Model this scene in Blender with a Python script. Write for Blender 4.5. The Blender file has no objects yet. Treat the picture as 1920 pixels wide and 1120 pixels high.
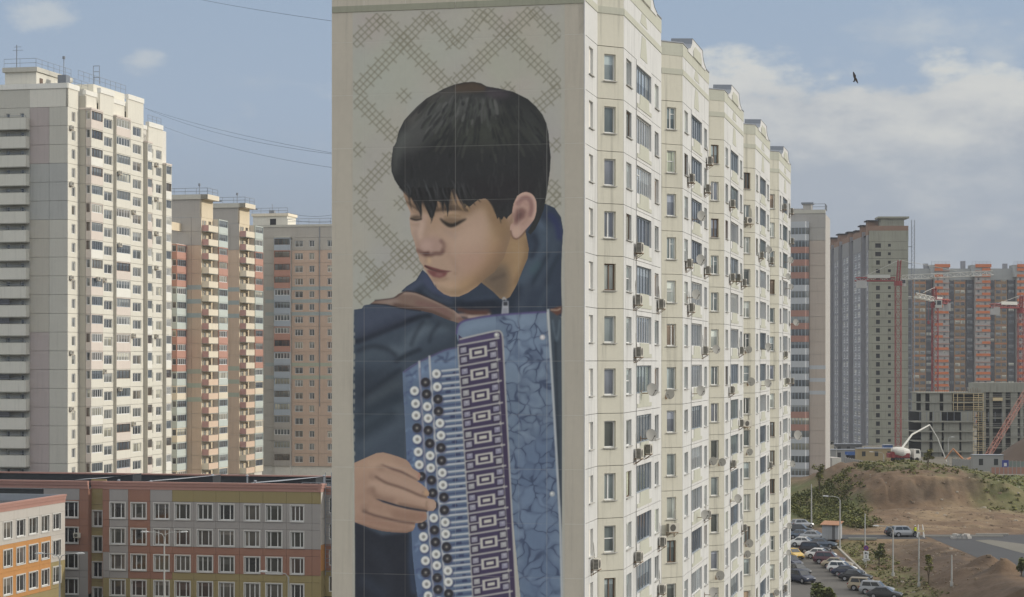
import bpy, math, random
import numpy as np
from mathutils import Vector, Matrix

random.seed(11)
SC = bpy.context.scene
COL = SC.collection
rad = math.radians

# ------------------------------------------------------------------ camera
FP, YH, ZC = 3800.0, 677.0, 30.0            # focal length and horizon in photo pixels, eye height in metres
cam_d = bpy.data.cameras.new("camera"); cam = bpy.data.objects.new("camera", cam_d); COL.objects.link(cam)
cam.location = (0, 0, ZC); cam.rotation_euler = (rad(90), 0, 0)
cam_d.sensor_width = 36.0; cam_d.lens = 36.0 * FP / 1920.0
cam_d.shift_y = (YH - 560.0) / 1920.0
cam_d.clip_start = 1.0; cam_d.clip_end = 12000.0
SC.camera = cam

# ------------------------------------------------------------------ light
SUN_AZ, SUN_EL = 88.0, 21.0                 # degrees clockwise from the view axis, degrees up
SUN_STRENGTH, SKY_STRENGTH, CLOUD_STRENGTH, EXPOSURE = 2.0, 0.12, 1.0, 0.12
sd = bpy.data.lights.new("sun", 'SUN'); sun = bpy.data.objects.new("sun", sd); COL.objects.link(sun)
sd.energy = SUN_STRENGTH; sd.angle = rad(0.6); sd.color = (1.0, 0.925, 0.80)
_s = Vector((math.sin(rad(SUN_AZ)) * math.cos(rad(SUN_EL)), math.cos(rad(SUN_AZ)) * math.cos(rad(SUN_EL)), math.sin(rad(SUN_EL))))
sun.rotation_euler = (-_s).to_track_quat('-Z', 'Y').to_euler()
sun.location = (300, 60, 300)

SC.view_settings.view_transform = 'Standard'; SC.view_settings.look = 'None'
SC.view_settings.gamma = 1.0; SC.view_settings.exposure = EXPOSURE
SC.view_settings.use_curve_mapping = False
SC.render.engine = 'CYCLES'
SC.cycles.use_denoising = True
SC.cycles.max_bounces = 6; SC.cycles.diffuse_bounces = 3; SC.cycles.glossy_bounces = 3
SC.cycles.volume_bounces = 0; SC.cycles.transparent_max_bounces = 8
SC.cycles.caustics_reflective = False; SC.cycles.caustics_refractive = False


def lin(r, g, b):
    f = lambda c: (c / 255.0 / 12.92) if c <= 10.3 else ((c / 255.0 + .055) / 1.055) ** 2.4
    return (f(r), f(g), f(b))


# ------------------------------------------------------------------ sky with clouds
world = bpy.data.worlds.new("World"); SC.world = world; world.use_nodes = True
wt = world.node_tree; wt.nodes.clear()


class NB:
    """tiny helper for node expressions"""
    def __init__(s, t): s.t = t
    def n(s, typ, **kw):
        q = s.t.nodes.new(typ)
        for k, v in kw.items(): setattr(q, k, v)
        return q
    def put(s, sock, v):
        if isinstance(v, bpy.types.NodeSocket): s.t.links.new(v, sock)
        else: sock.default_value = v
    def m(s, op, a, b=0.0, c=None, clamp=False):
        q = s.n('ShaderNodeMath', operation=op, use_clamp=clamp)
        s.put(q.inputs[0], a); s.put(q.inputs[1], b)
        if c is not None: s.put(q.inputs[2], c)
        return q.outputs[0]
    def smooth(s, x, lo, hi):
        q = s.n('ShaderNodeMapRange', interpolation_type='SMOOTHSTEP')
        s.put(q.inputs['Value'], x); s.put(q.inputs['From Min'], lo); s.put(q.inputs['From Max'], hi)
        return q.outputs[0]
    def noise(s, vec, scale, detail=6.0, rough=.55, dist=0.0):
        q = s.n('ShaderNodeTexNoise')
        s.put(q.inputs['Vector'], vec); q.inputs['Scale'].default_value = scale
        q.inputs['Detail'].default_value = detail; q.inputs['Roughness'].default_value = rough
        q.inputs['Distortion'].default_value = dist
        return q.outputs[0]
    def mix(s, f, a, b, blend='MIX'):
        q = s.n('ShaderNodeMix', data_type='RGBA', blend_type=blend)
        s.put(q.inputs[0], f)
        s.put(q.inputs[6], a if isinstance(a, bpy.types.NodeSocket) else (*a, 1)); s.put(q.inputs[7], b if isinstance(b, bpy.types.NodeSocket) else (*b, 1))
        return q.outputs[2]


w = NB(wt)
sky = w.n('ShaderNodeTexSky', sky_type='NISHITA', sun_disc=False)
sky.sun_elevation = rad(SUN_EL); sky.sun_rotation = rad(SUN_AZ)
sky.altitude = 150; sky.air_density = 1.0; sky.dust_density = 0.6; sky.ozone_density = 2.6
tc = w.n('ShaderNodeTexCoord')
sx = w.n('ShaderNodeSeparateXYZ'); wt.links.new(tc.outputs['Generated'], sx.inputs[0])
X, Y, Z = sx.outputs
mp = w.n('ShaderNodeMapping'); mp.inputs['Scale'].default_value = (1, 1, 2.2); mp.inputs['Location'].default_value = (.37, .1, .23)
wt.links.new(tc.outputs['Generated'], mp.inputs['Vector']); V = mp.outputs[0]
n_edge = w.noise(V, 30, 9, .60); n_big = w.noise(V, 11, 4, .5); n_puff = w.noise(V, 9, 8, .6, .4); n_wisp = w.noise(V, 6.5, 7, .62)
# a long bank of cumulus low on the right
top = w.m('SUBTRACT', .1545, w.m('MULTIPLY', w.m('MAXIMUM', X, 0.0), .055))
e = w.m('ADD', w.m('DIVIDE', w.m('SUBTRACT', top, Z), .012), w.m('ADD', w.m('MULTIPLY', w.m('SUBTRACT', n_edge, .5), 3.6), w.m('MULTIPLY', w.m('SUBTRACT', n_big, .5), 5.5)))
bank = w.smooth(e, 0.2, 1.3)
bank = w.m('MULTIPLY', bank, w.smooth(w.m('ADD', X, w.m('MULTIPLY', w.m('SUBTRACT', n_puff, .5), .12)), .0, .10))
low = w.smooth(Z, .03, .11)
bank = w.m('MULTIPLY', bank, w.m('ADD', .55, w.m('MULTIPLY', low, .42)))
# a few loose puffs and thin veils everywhere, more of them overhead
wisp = w.m('MULTIPLY', w.smooth(n_wisp, .56, .72), .50)
over = w.m('MULTIPLY', w.smooth(n_puff, w.m('SUBTRACT', .70, w.m('MULTIPLY', w.smooth(Z, .16, .45), .42)), w.m('SUBTRACT', .80, w.m('MULTIPLY', w.smooth(Z, .16, .45), .25))), .92)
loose = w.m('MAXIMUM', wisp, over)
for (px_, pz_, rx_, rz_, k_) in ((-.2237, .166, .016, .010, .55), (-.1768, .1435, .010, .007, .50), (-.1106, .0924, .011, .004, .42)):
    g_ = w.m('ADD', w.m('POWER', w.m('DIVIDE', w.m('SUBTRACT', X, px_), rx_), 2.0), w.m('POWER', w.m('DIVIDE', w.m('SUBTRACT', Z, pz_), rz_), 2.0))
    g_ = w.m('ADD', w.m('SUBTRACT', 1.0, g_), w.m('MULTIPLY', w.m('SUBTRACT', n_edge, .5), 5.5))
    loose = w.m('MAXIMUM', loose, w.m('MULTIPLY', w.m('MULTIPLY', w.smooth(g_, -.3, 1.3), k_), w.smooth(Y, .0, .2)))
# far-off layer of grey-blue air and cloud along the whole horizon
far = w.m('MULTIPLY', w.m('SUBTRACT', 1.0, w.smooth(Z, .05, .50)), .97)
mask = w.m('MAXIMUM', bank, loose, clamp=True)
mask_all = w.m('MAXIMUM', mask, far, clamp=True)
lit = w.smooth(w.m('ADD', w.m('ADD', w.m('MULTIPLY', n_edge, .45), w.m('MULTIPLY', n_big, .55)), w.m('MULTIPLY', w.smooth(Z, .07, .145), .20)), .46, .80)
CLOUD_GREY, CLOUD_WHITE, AIR_LOW, AIR_HIGH = lin(160, 167, 178), lin(199, 200, 198), lin(144, 153, 165), lin(154, 168, 187)
ccol = w.mix(lit, CLOUD_GREY, CLOUD_WHITE)
ccol = w.mix(w.smooth(Z, .25, .55), ccol, (1.35, 1.32, 1.26))  # cloud above the view made brighter than below, to fill the shaded walls
ccol = w.mix(w.m('DIVIDE', mask, w.m('MAXIMUM', mask_all, .001), clamp=True), w.mix(w.smooth(Z, .03, .13), AIR_LOW, AIR_HIGH), ccol)
bg1 = w.n('ShaderNodeBackground'); bg1.inputs[1].default_value = SKY_STRENGTH
wt.links.new(sky.outputs[0], bg1.inputs[0])
bg2 = w.n('ShaderNodeBackground'); bg2.inputs[1].default_value = CLOUD_STRENGTH; wt.links.new(ccol, bg2.inputs[0])
mx = w.n('ShaderNodeMixShader'); wt.links.new(mask_all, mx.inputs[0]); wt.links.new(bg1.outputs[0], mx.inputs[1]); wt.links.new(bg2.outputs[0], mx.inputs[2])
wo = w.n('ShaderNodeOutputWorld'); wt.links.new(mx.outputs[0], wo.inputs[0])


# ------------------------------------------------------------------ materials
def mat(name, col, rough=.8, var=.10, scale=.35, streak=.0, bump=.0, metallic=.0, spec=.3, fine=.05):
    """plain painted or raw surface: base colour with soft blotches, fine grain and (streak) run-off marks"""
    M = bpy.data.materials.new(name); M.use_nodes = True
    t = M.node_tree; b = NB(t); p = t.nodes['Principled BSDF']
    p.inputs['Roughness'].default_value = rough; p.inputs['Metallic'].default_value = metallic
    p.inputs['Specular IOR Level'].default_value = spec
    g = b.n('ShaderNodeNewGeometry')
    c = b.mix(1.0, (*col,), (1, 1, 1), 'MULTIPLY')
    n1 = b.noise(g.outputs['Position'], scale, 5, .6)
    f = b.m('ADD', 1.0 - var, b.m('MULTIPLY', n1, 2 * var))
    n2 = b.noise(g.outputs['Position'], scale * 14, 3, .6)
    f = b.m('MULTIPLY', f, b.m('ADD', 1.0 - fine, b.m('MULTIPLY', n2, 2 * fine)))
    if streak:
        mm = b.n('ShaderNodeMapping'); mm.inputs['Scale'].default_value = (3.2, 3.2, .16)
        t.links.new(g.outputs['Position'], mm.inputs['Vector'])
        n3 = b.smooth(b.noise(mm.outputs[0], .9, 5, .65), .48, .75)
        f = b.m('MULTIPLY', f, b.m('SUBTRACT', 1.0, b.m('MULTIPLY', n3, streak)))
    cc = b.n('ShaderNodeCombineColor')
    for i in range(3): b.put(cc.inputs[i], f)
    out = b.mix(1.0, c, cc.outputs[0], 'MULTIPLY')
    t.links.new(out, p.inputs['Base Color'])
    if bump:
        bp = b.n('ShaderNodeBump'); bp.inputs['Strength'].default_value = bump; bp.inputs['Distance'].default_value = .02
        t.links.new(n2, bp.inputs['Height']); t.links.new(bp.outputs[0], p.inputs['Normal'])
    return M


CURTAIN = .75


def glass_mat(name, stops, rough=.06, spec=.9, gain=1.0):
    """window glass with whatever hangs behind it: each pane takes its own tone"""
    M = bpy.data.materials.new(name); M.use_nodes = True
    t = M.node_tree; b = NB(t); p = t.nodes['Principled BSDF']
    oi = b.n('ShaderNodeObjectInfo'); cr = b.n('ShaderNodeValToRGB'); cr.color_ramp.interpolation = 'CONSTANT'
    els = cr.color_ramp.elements
    while len(els) < len(stops): els.new(.5)
    for e_, (pos, c) in zip(els, stops): e_.position = pos; e_.color = (*[min(1, q * gain) for q in c], 1)
    t.links.new(oi.outputs['Random'], cr.inputs[0])
    g = b.n('ShaderNodeNewGeometry')
    mm = b.n('ShaderNodeMapping'); mm.inputs['Scale'].default_value = (1.6, 1.6, .25); t.links.new(g.outputs['Position'], mm.inputs['Vector'])
    f = b.m('ADD', .62, b.m('MULTIPLY', b.noise(mm.outputs[0], 2.2, 3, .6), .76))
    tx = b.n('ShaderNodeTexCoord'); sp = b.n('ShaderNodeSeparateXYZ'); t.links.new(tx.outputs['Generated'], sp.inputs[0])
    r2 = b.m('FRACT', b.m('MULTIPLY', oi.outputs['Random'], 7.31)); r3 = b.m('FRACT', b.m('MULTIPLY', oi.outputs['Random'], 23.7)); r4 = b.m('FRACT', b.m('MULTIPLY', oi.outputs['Random'], 51.3))
    side = b.m('GREATER_THAN', b.m('ABSOLUTE', b.m('SUBTRACT', sp.outputs[0], b.m('ADD', .35, b.m('MULTIPLY', r4, .3)))), b.m('ADD', .22, b.m('MULTIPLY', r2, .6)))
    blind = b.m('GREATER_THAN', sp.outputs[2], b.m('ADD', .45, b.m('MULTIPLY', r3, .9)))
    cur = b.m('MAXIMUM', side, blind)
    f = b.m('MULTIPLY', f, b.m('ADD', .86, b.m('MULTIPLY', cur, CURTAIN)))
    f = b.m('MULTIPLY', f, b.m('ADD', .78, b.m('MULTIPLY', b.smooth(sp.outputs[2], .0, .9), .34)))
    cc = b.n('ShaderNodeCombineColor')
    for i in range(3): b.put(cc.inputs[i], f)
    t.links.new(b.mix(1.0, cr.outputs[0], cc.outputs[0], 'MULTIPLY'), p.inputs['Base Color'])
    p.inputs['Roughness'].default_value = rough; p.inputs['Specular IOR Level'].default_value = spec
    return M


def att_mat(name, att, rough=.85, bump=0.0, scale=2.0, var=.0):
    M = bpy.data.materials.new(name); M.use_nodes = True
    t = M.node_tree; b = NB(t); p = t.nodes['Principled BSDF']
    a = b.n('ShaderNodeAttribute', attribute_name=att)
    p.inputs['Roughness'].default_value = rough; p.inputs['Specular IOR Level'].default_value = .25
    if var:
        g = b.n('ShaderNodeNewGeometry'); n1 = b.noise(g.outputs['Position'], scale, 8, .68)
        f = b.m('ADD', 1 - var, b.m('MULTIPLY', n1, 2 * var))
        cc = b.n('ShaderNodeCombineColor')
        for i in range(3): b.put(cc.inputs[i], f)
        t.links.new(b.mix(1.0, a.outputs['Color'], cc.outputs[0], 'MULTIPLY'), p.inputs['Base Color'])
        if bump:
            bp = b.n('ShaderNodeBump'); bp.inputs['Strength'].default_value = bump; bp.inputs['Distance'].default_value = .25
            t.links.new(n1, bp.inputs['Height']); t.links.new(bp.outputs[0], p.inputs['Normal'])
    else:
        t.links.new(a.outputs['Color'], p.inputs['Base Color'])
    return M


# ------------------------------------------------------------------ mesh and object helpers
class MB:
    def __init__(s): s.v = []; s.f = []; s.m = []
    def quad(s, a, b, c, d, m=0):
        i = len(s.v); s.v += [a, b, c, d]; s.f.append((i, i + 1, i + 2, i + 3)); s.m.append(m)
    def ngon(s, pts, m=0):
        i = len(s.v); s.v += pts; s.f.append(tuple(range(i, i + len(pts)))); s.m.append(m)
    def box(s, x0, x1, y0, y1, z0, z1, m=0):
        i = len(s.v)
        s.v += [(x0, y0, z0), (x1, y0, z0), (x1, y1, z0), (x0, y1, z0), (x0, y0, z1), (x1, y0, z1), (x1, y1, z1), (x0, y1, z1)]
        for q in ((3, 2, 1, 0), (4, 5, 6, 7), (0, 1, 5, 4), (1, 2, 6, 5), (2, 3, 7, 6), (3, 0, 4, 7)):
            s.f.append(tuple(i + k for k in q)); s.m.append(m)
    def prism(s, pts, y0, y1, m=0):
        """outline in x,z (anticlockwise seen from -y) swept from y0 to y1"""
        n = len(pts); i = len(s.v)
        s.v += [(x, y0, z) for x, z in pts] + [(x, y1, z) for x, z in pts]
        s.f.append(tuple(range(i, i + n))); s.m.append(m)
        s.f.append(tuple(range(i + 2 * n - 1, i + n - 1, -1))); s.m.append(m)
        for k in range(n):
            j = (k + 1) % n
            s.f.append((i + j, i + k, i + n + k, i + n + j)); s.m.append(m)
    def slab(s, pts, z0, z1, m=0):
        """outline in x,y (anticlockwise from above) raised from z0 to z1"""
        n = len(pts); i = len(s.v)
        s.v += [(x, y, z0) for x, y in pts] + [(x, y, z1) for x, y in pts]
        s.f.append(tuple(range(i + n - 1, i - 1, -1))); s.m.append(m)
        s.f.append(tuple(range(i + n, i + 2 * n))); s.m.append(m)
        for k in range(n):
            j = (k + 1) % n
            s.f.append((i + k, i + j, i + n + j, i + n + k)); s.m.append(m)
    def tube(s, path, r, n=6, m=0, cap=True):
        P = [Vector(p) for p in path]; i0 = len(s.v)
        for k, p in enumerate(P):
            d = (P[min(k + 1, len(P) - 1)] - P[max(k - 1, 0)]).normalized()
            up = Vector((0, 0, 1)) if abs(d.z) < .95 else Vector((1, 0, 0))
            a = d.cross(up).normalized(); b = a.cross(d)
            rr = r[k] if isinstance(r, (list, tuple)) else r
            for q in range(n):
                t = 2 * math.pi * q / n
                s.v.append(tuple(p + a * (rr * math.cos(t)) + b * (rr * math.sin(t))))
        for k in range(len(P) - 1):
            for q in range(n):
                a = i0 + k * n + q; b = i0 + k * n + (q + 1) % n
                s.f.append((a, b, b + n, a + n)); s.m.append(m)
        if cap:
            s.f.append(tuple(range(i0 + n - 1, i0 - 1, -1))); s.m.append(m)
            e_ = i0 + (len(P) - 1) * n
            s.f.append(tuple(range(e_, e_ + n))); s.m.append(m)
    def cyl(s, c, r, h, axis='z', n=14, m=0, r2=None):
        r2 = r if r2 is None else r2
        x, y, z = c
        d = {'x': (h, 0, 0), 'y': (0, h, 0), 'z': (0, 0, h)}[axis]
        s.tube([(x, y, z), (x + d[0], y + d[1], z + d[2])], [r, r2], n, m)
    def mesh(s, name, mats, smooth=False):
        me = bpy.data.meshes.new(name)
        me.from_pydata(s.v, [], s.f)
        for q in (mats if isinstance(mats, (list, tuple)) else [mats]): me.materials.append(q)
        if any(s.m): me.polygons.foreach_set('material_index', s.m)
        if smooth: me.polygons.foreach_set('use_smooth', [True] * len(s.f))
        me.update()
        return me


def part(name, me, parent=None, loc=(0, 0, 0), rz=0.0):
    o = bpy.data.objects.new(name, me); COL.objects.link(o)
    o.location = loc
    if rz: o.rotation_euler = (0, 0, rz)
    if parent is not None: o.parent = parent
    return o


def tag(o, label=None, cat=None, group=None, kind=None):
    if label: o['label'] = label
    if cat: o['category'] = cat
    if group: o['group'] = group
    if kind: o['kind'] = kind
    return o


def thing(name, label, cat, loc=(0, 0, 0), rz=0.0, group=None):
    return tag(part(name, None, None, loc, rz), label, cat, group)


def copy_tree(o, parent=None):
    c = o.copy(); COL.objects.link(c)
    if parent is not None: c.parent = parent
    for ch in o.children: copy_tree(ch, c)
    return c


_cache = {}
def cached(key, fn):
    if key not in _cache: _cache[key] = fn()
    return _cache[key]


ORD = ['first', 'second', 'third', 'fourth', 'fifth', 'sixth', 'seventh', 'eighth', 'ninth', 'tenth', 'eleventh', 'twelfth', 'thirteenth', 'fourteenth', 'fifteenth',
       'sixteenth', 'seventeenth', 'eighteenth', 'nineteenth', 'twentieth', 'twenty-first', 'twenty-second', 'twenty-third']


def panel_mesh(w_, h, holes, m, joint=.03, depth=.22):
    """one wall panel: outer face with openings, reveals, edges; outward is -y"""
    def make():
        b = MB(); j = joint / 2
        xs = sorted({j, w_ - j} | {q for hx, hz, hw, hh in holes for q in (hx, hx + hw)})
        zs = sorted({j, h - j} | {q for hx, hz, hw, hh in holes for q in (hz, hz + hh)})
        for a, c in zip(xs, xs[1:]):
            for d, e_ in zip(zs, zs[1:]):
                mx_, mz_ = (a + c) / 2, (d + e_) / 2
                if any(hx < mx_ < hx + hw and hz < mz_ < hz + hh for hx, hz, hw, hh in holes): continue
                b.quad((a, 0, d), (c, 0, d), (c, 0, e_), (a, 0, e_))
        def ring(a, c, d, e_, inward):
            q = [(a, d), (c, d), (c, e_), (a, e_)]
            for k in range(4):
                p, r = q[k], q[(k + 1) % 4]
                if inward: p, r = r, p
                b.quad((r[0], 0, r[1]), (p[0], 0, p[1]), (p[0], depth, p[1]), (r[0], depth, r[1]))
        ring(j, w_ - j, j, h - j, False)
        for hx, hz, hw, hh in holes: ring(hx, hx + hw, hz, hz + hh, True)
        return b.mesh('wall_panel', m)
    return cached(('p', round(w_, 3), round(h, 3), tuple(holes), m.name, joint, depth), make)


def window_meshes(w_, h, kind):
    mull, trans, fm, gm, fw, sill = WK[kind]
    def make():
        b = MB(); y0, y1 = .13, .20
        b.box(0, w_, y0, y1, 0, fw); b.box(0, w_, y0, y1, h - fw, h)
        b.box(0, fw, y0, y1, fw, h - fw); b.box(w_ - fw, w_, y0, y1, fw, h - fw)
        for q in mull: b.box(q * w_ - fw * .5, q * w_ + fw * .5, y0 + .003, y1, fw, h - fw)
        for (a, c, q) in trans: b.box(a * w_ + fw * .5, c * w_ - fw * .5, y0 + .006, y1, q * h - fw * .4, q * h + fw * .4)
        f = b.mesh('window', fm)
        g = MB(); ed = [0.0] + list(mull) + [1.0]
        panes = []
        for a, c in zip(ed, ed[1:]):
            g.quad((a * w_ + .01, .175, .01), (c * w_ - .01, .175, .01), (c * w_ - .01, .175, h - .01), (a * w_ + .01, .175, h - .01))
        gl = g.mesh('pane', gm)
        s_ = None
        if sill:
            q = MB(); q.box(-.06, w_ + .06, -.10, .13, -.05, -.004)
            s_ = q.mesh('sill', sill)
        return f, gl, s_
    return cached(('w', round(w_, 3), round(h, 3), kind), make)


def add_window(parent, w_, h, kind, loc, rz, name='window'):
    f, g, s_ = window_meshes(w_, h, kind)
    o = part(name, f, parent, loc, rz)
    part('pane', g, o)
    if s_: part('sill', s_, o)
    return o


def run(parent, p0, p1, z0, h, n, m, wins=(), pname='wall_panel', joint=.03, depth=.22, mfn=None, wname='window', first=0):
    """n storeys of panels between two plan points (left to right seen from outside); m may depend on the storey (mfn)"""
    dx, dy = p1[0] - p0[0], p1[1] - p0[1]
    L = math.hypot(dx, dy); a = math.atan2(dy, dx)
    ux, uy = dx / L, dy / L
    for i in range(n):
        mm = mfn(i + first) if mfn else m
        holes = tuple((wx, wz, ww, wh) for wx, wz, ww, wh, k in wins)
        part(pname, panel_mesh(L, h, holes, mm, joint, depth), parent, (p0[0], p0[1], z0 + i * h), a)
        for wx, wz, ww, wh, k in wins:
            kk = random.choice(k) if isinstance(k, (list, tuple)) else k
            if kk is None: continue
            add_window(parent, ww, wh, kk, (p0[0] + ux * wx, p0[1] + uy * wx, z0 + i * h + wz), a, wname)


def wall_box(parent, name, p0, p1, z0, z1, m, thick=.3, proud=0.0):
    dx, dy = p1[0] - p0[0], p1[1] - p0[1]
    L = math.hypot(dx, dy)
    b = MB(); b.box(0, L, -proud, thick, 0, z1 - z0)
    return part(name, b.mesh(name, m), parent, (p0[0], p0[1], z0), math.atan2(dy, dx))


def railing(parent, pts, z, h=1.0, step=2.0, m=None, name='roof_railing', r=.03):
    b = MB()
    for a, c in zip(pts, pts[1:]):
        for k in (.5, 1.0): b.tube([(a[0], a[1], z + h * k), (c[0], c[1], z + h * k)], r, 4)
        L = math.hypot(c[0] - a[0], c[1] - a[1]); n = max(1, int(L / step))
        for i in range(n + 1):
            t = i / n; x, y = a[0] + (c[0] - a[0]) * t, a[1] + (c[1] - a[1]) * t
            b.tube([(x, y, z), (x, y, z + h)], r, 4)
    return part(name, b.mesh(name, m or M_steel), parent)


def at(px, py, y):
    """a point of the place at depth y that projects to photo pixel (px, py)"""
    return ((px - 960) * y / FP, y, ZC + (YH - py) * y / FP)


TH = rad(12.6)                               # the street grid is turned this much from the view axis
DX, DY = math.sin(TH), math.cos(TH)          # along the long facades
NX, NY = math.cos(TH), -math.sin(TH)         # out of the sunlit facades
GRID = -TH                                   # object rotation for the grid

# shared materials
M_white = mat('white_plastic_frame', (.72, .72, .70), .5, .05)
M_alu = mat('grey_aluminium_frame', (.30, .34, .38), .45, .06)
M_brown = mat('brown_wooden_frame', (.16, .11, .08), .6, .1)
M_sill = mat('galvanised_sill', (.42, .41, .38), .6, .12, 2.0)
M_steel = mat('painted_steel', (.22, .24, .27), .55, .1, 3.0)
M_cable = mat('black_cable', (.045, .05, .06), .7, .05)
M_conc = mat('raw_concrete', (.29, .285, .24), .9, .16, .5, .25)
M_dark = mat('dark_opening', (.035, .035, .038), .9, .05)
M_roof = mat('bitumen_roof', (.055, .058, .062), .9, .15, .4)
M_flash = mat('zinc_flashing', (.30, .32, .35), .5, .1, 1.2)
M_tyre = mat('tyre_rubber', (.02, .02, .021), .85, .1, 3)
M_rim = mat('alloy_rim', (.42, .42, .43), .35, .08, 4, metallic=.6)
M_autoglass = mat('dark_car_glass', (.03, .035, .04), .08, .05, spec=.9)
M_lamp = mat('clear_headlight', (.7, .7, .68), .15, .05, spec=.8)
M_red_lamp = mat('red_tail_lamp', (.30, .02, .02), .2, .05, spec=.7)
G_home = glass_mat('home_glass', [(0, lin(92, 100, 100)), (.22, lin(120, 128, 128)), (.42, lin(74, 78, 76)), (.58, lin(148, 152, 146)), (.74, lin(108, 112, 120)), (.88, lin(120, 104, 88)), (.95, lin(150, 155, 138))], gain=1.5)
G_log = glass_mat('loggia_glass', [(0, lin(84, 92, 100)), (.3, lin(110, 116, 120)), (.55, lin(70, 74, 80)), (.75, lin(128, 130, 128)), (.9, lin(100, 108, 104))], gain=1.25)
G_far = glass_mat('far_glass', [(0, lin(80, 84, 86)), (.3, lin(104, 106, 104)), (.55, lin(62, 66, 70)), (.75, lin(140, 138, 126)), (.9, lin(92, 88, 82))], gain=1.35)
G_school = glass_mat('school_glass', [(0, lin(66, 66, 62)), (.3, lin(84, 78, 74)), (.5, lin(48, 48, 50)), (.75, lin(96, 92, 86)), (.9, lin(72, 60, 56))], .04)

# window kinds: mullions (fractions), transoms (from, to, height), frame, glass, frame width, sill
WK = {
    'one': ((), (), M_white, G_home, .075, M_sill),
    'two': ((.42,), (), M_white, G_home, .07, M_sill),
    'two_b': ((.6,), (), M_white, G_home, .07, M_sill),
    'sash': ((), ((0, 1, .52),), M_white, G_home, .07, M_sill),
    'two_t': ((.45,), ((.45, 1, .7),), M_white, G_home, .07, M_sill),
    'brown': ((.5,), (), M_brown, G_home, .07, M_sill),
    'log5': ((.2, .4, .6, .8), (), M_alu, G_log, .06, None),
    'log5w': ((.17, .34, .5, .67, .84), (), M_white, G_log, .07, None),
    'log4': ((.3, .5, .72), (), M_alu, G_log, .07, None),
    'logmix': ((.16, .33, .5, .62, .75, .88), ((0, .33, .7),), M_white, G_log, .06, None),
    'far2': ((.5,), (), M_white, G_far, .10, None),
    'far3': ((.33, .67), (), M_white, G_far, .10, None),
    'far1': ((), (), M_white, G_far, .10, None),
    'farlog': ((.2, .4, .6, .8), (), M_alu, G_far, .09, None),
    'farlogw': ((.2, .4, .6, .8), (), M_white, G_far, .13, None),
    'farlogb': ((.25, .5, .75), (), M_brown, G_far, .08, None),
    'farframe': ((.25, .5, .75), ((0, 1, .5),), M_white, G_far, .16, None),
    'school3': ((.27, .72), (), M_white, G_school, .11, None),
    'school3b': ((.33, .66), (), M_white, G_school, .12, None),
    'school2': ((.5,), (), M_white, G_school, .11, None),
}
# ---------------------------------------------------------------- the painted gable: a small raster painter
PX0, PY0, PS = 655.0, -8.0, 1.7            # origin and scale of the painting, in units of the design sketch
PW, PH = int(409 * PS), int(1140 * PS)


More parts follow.
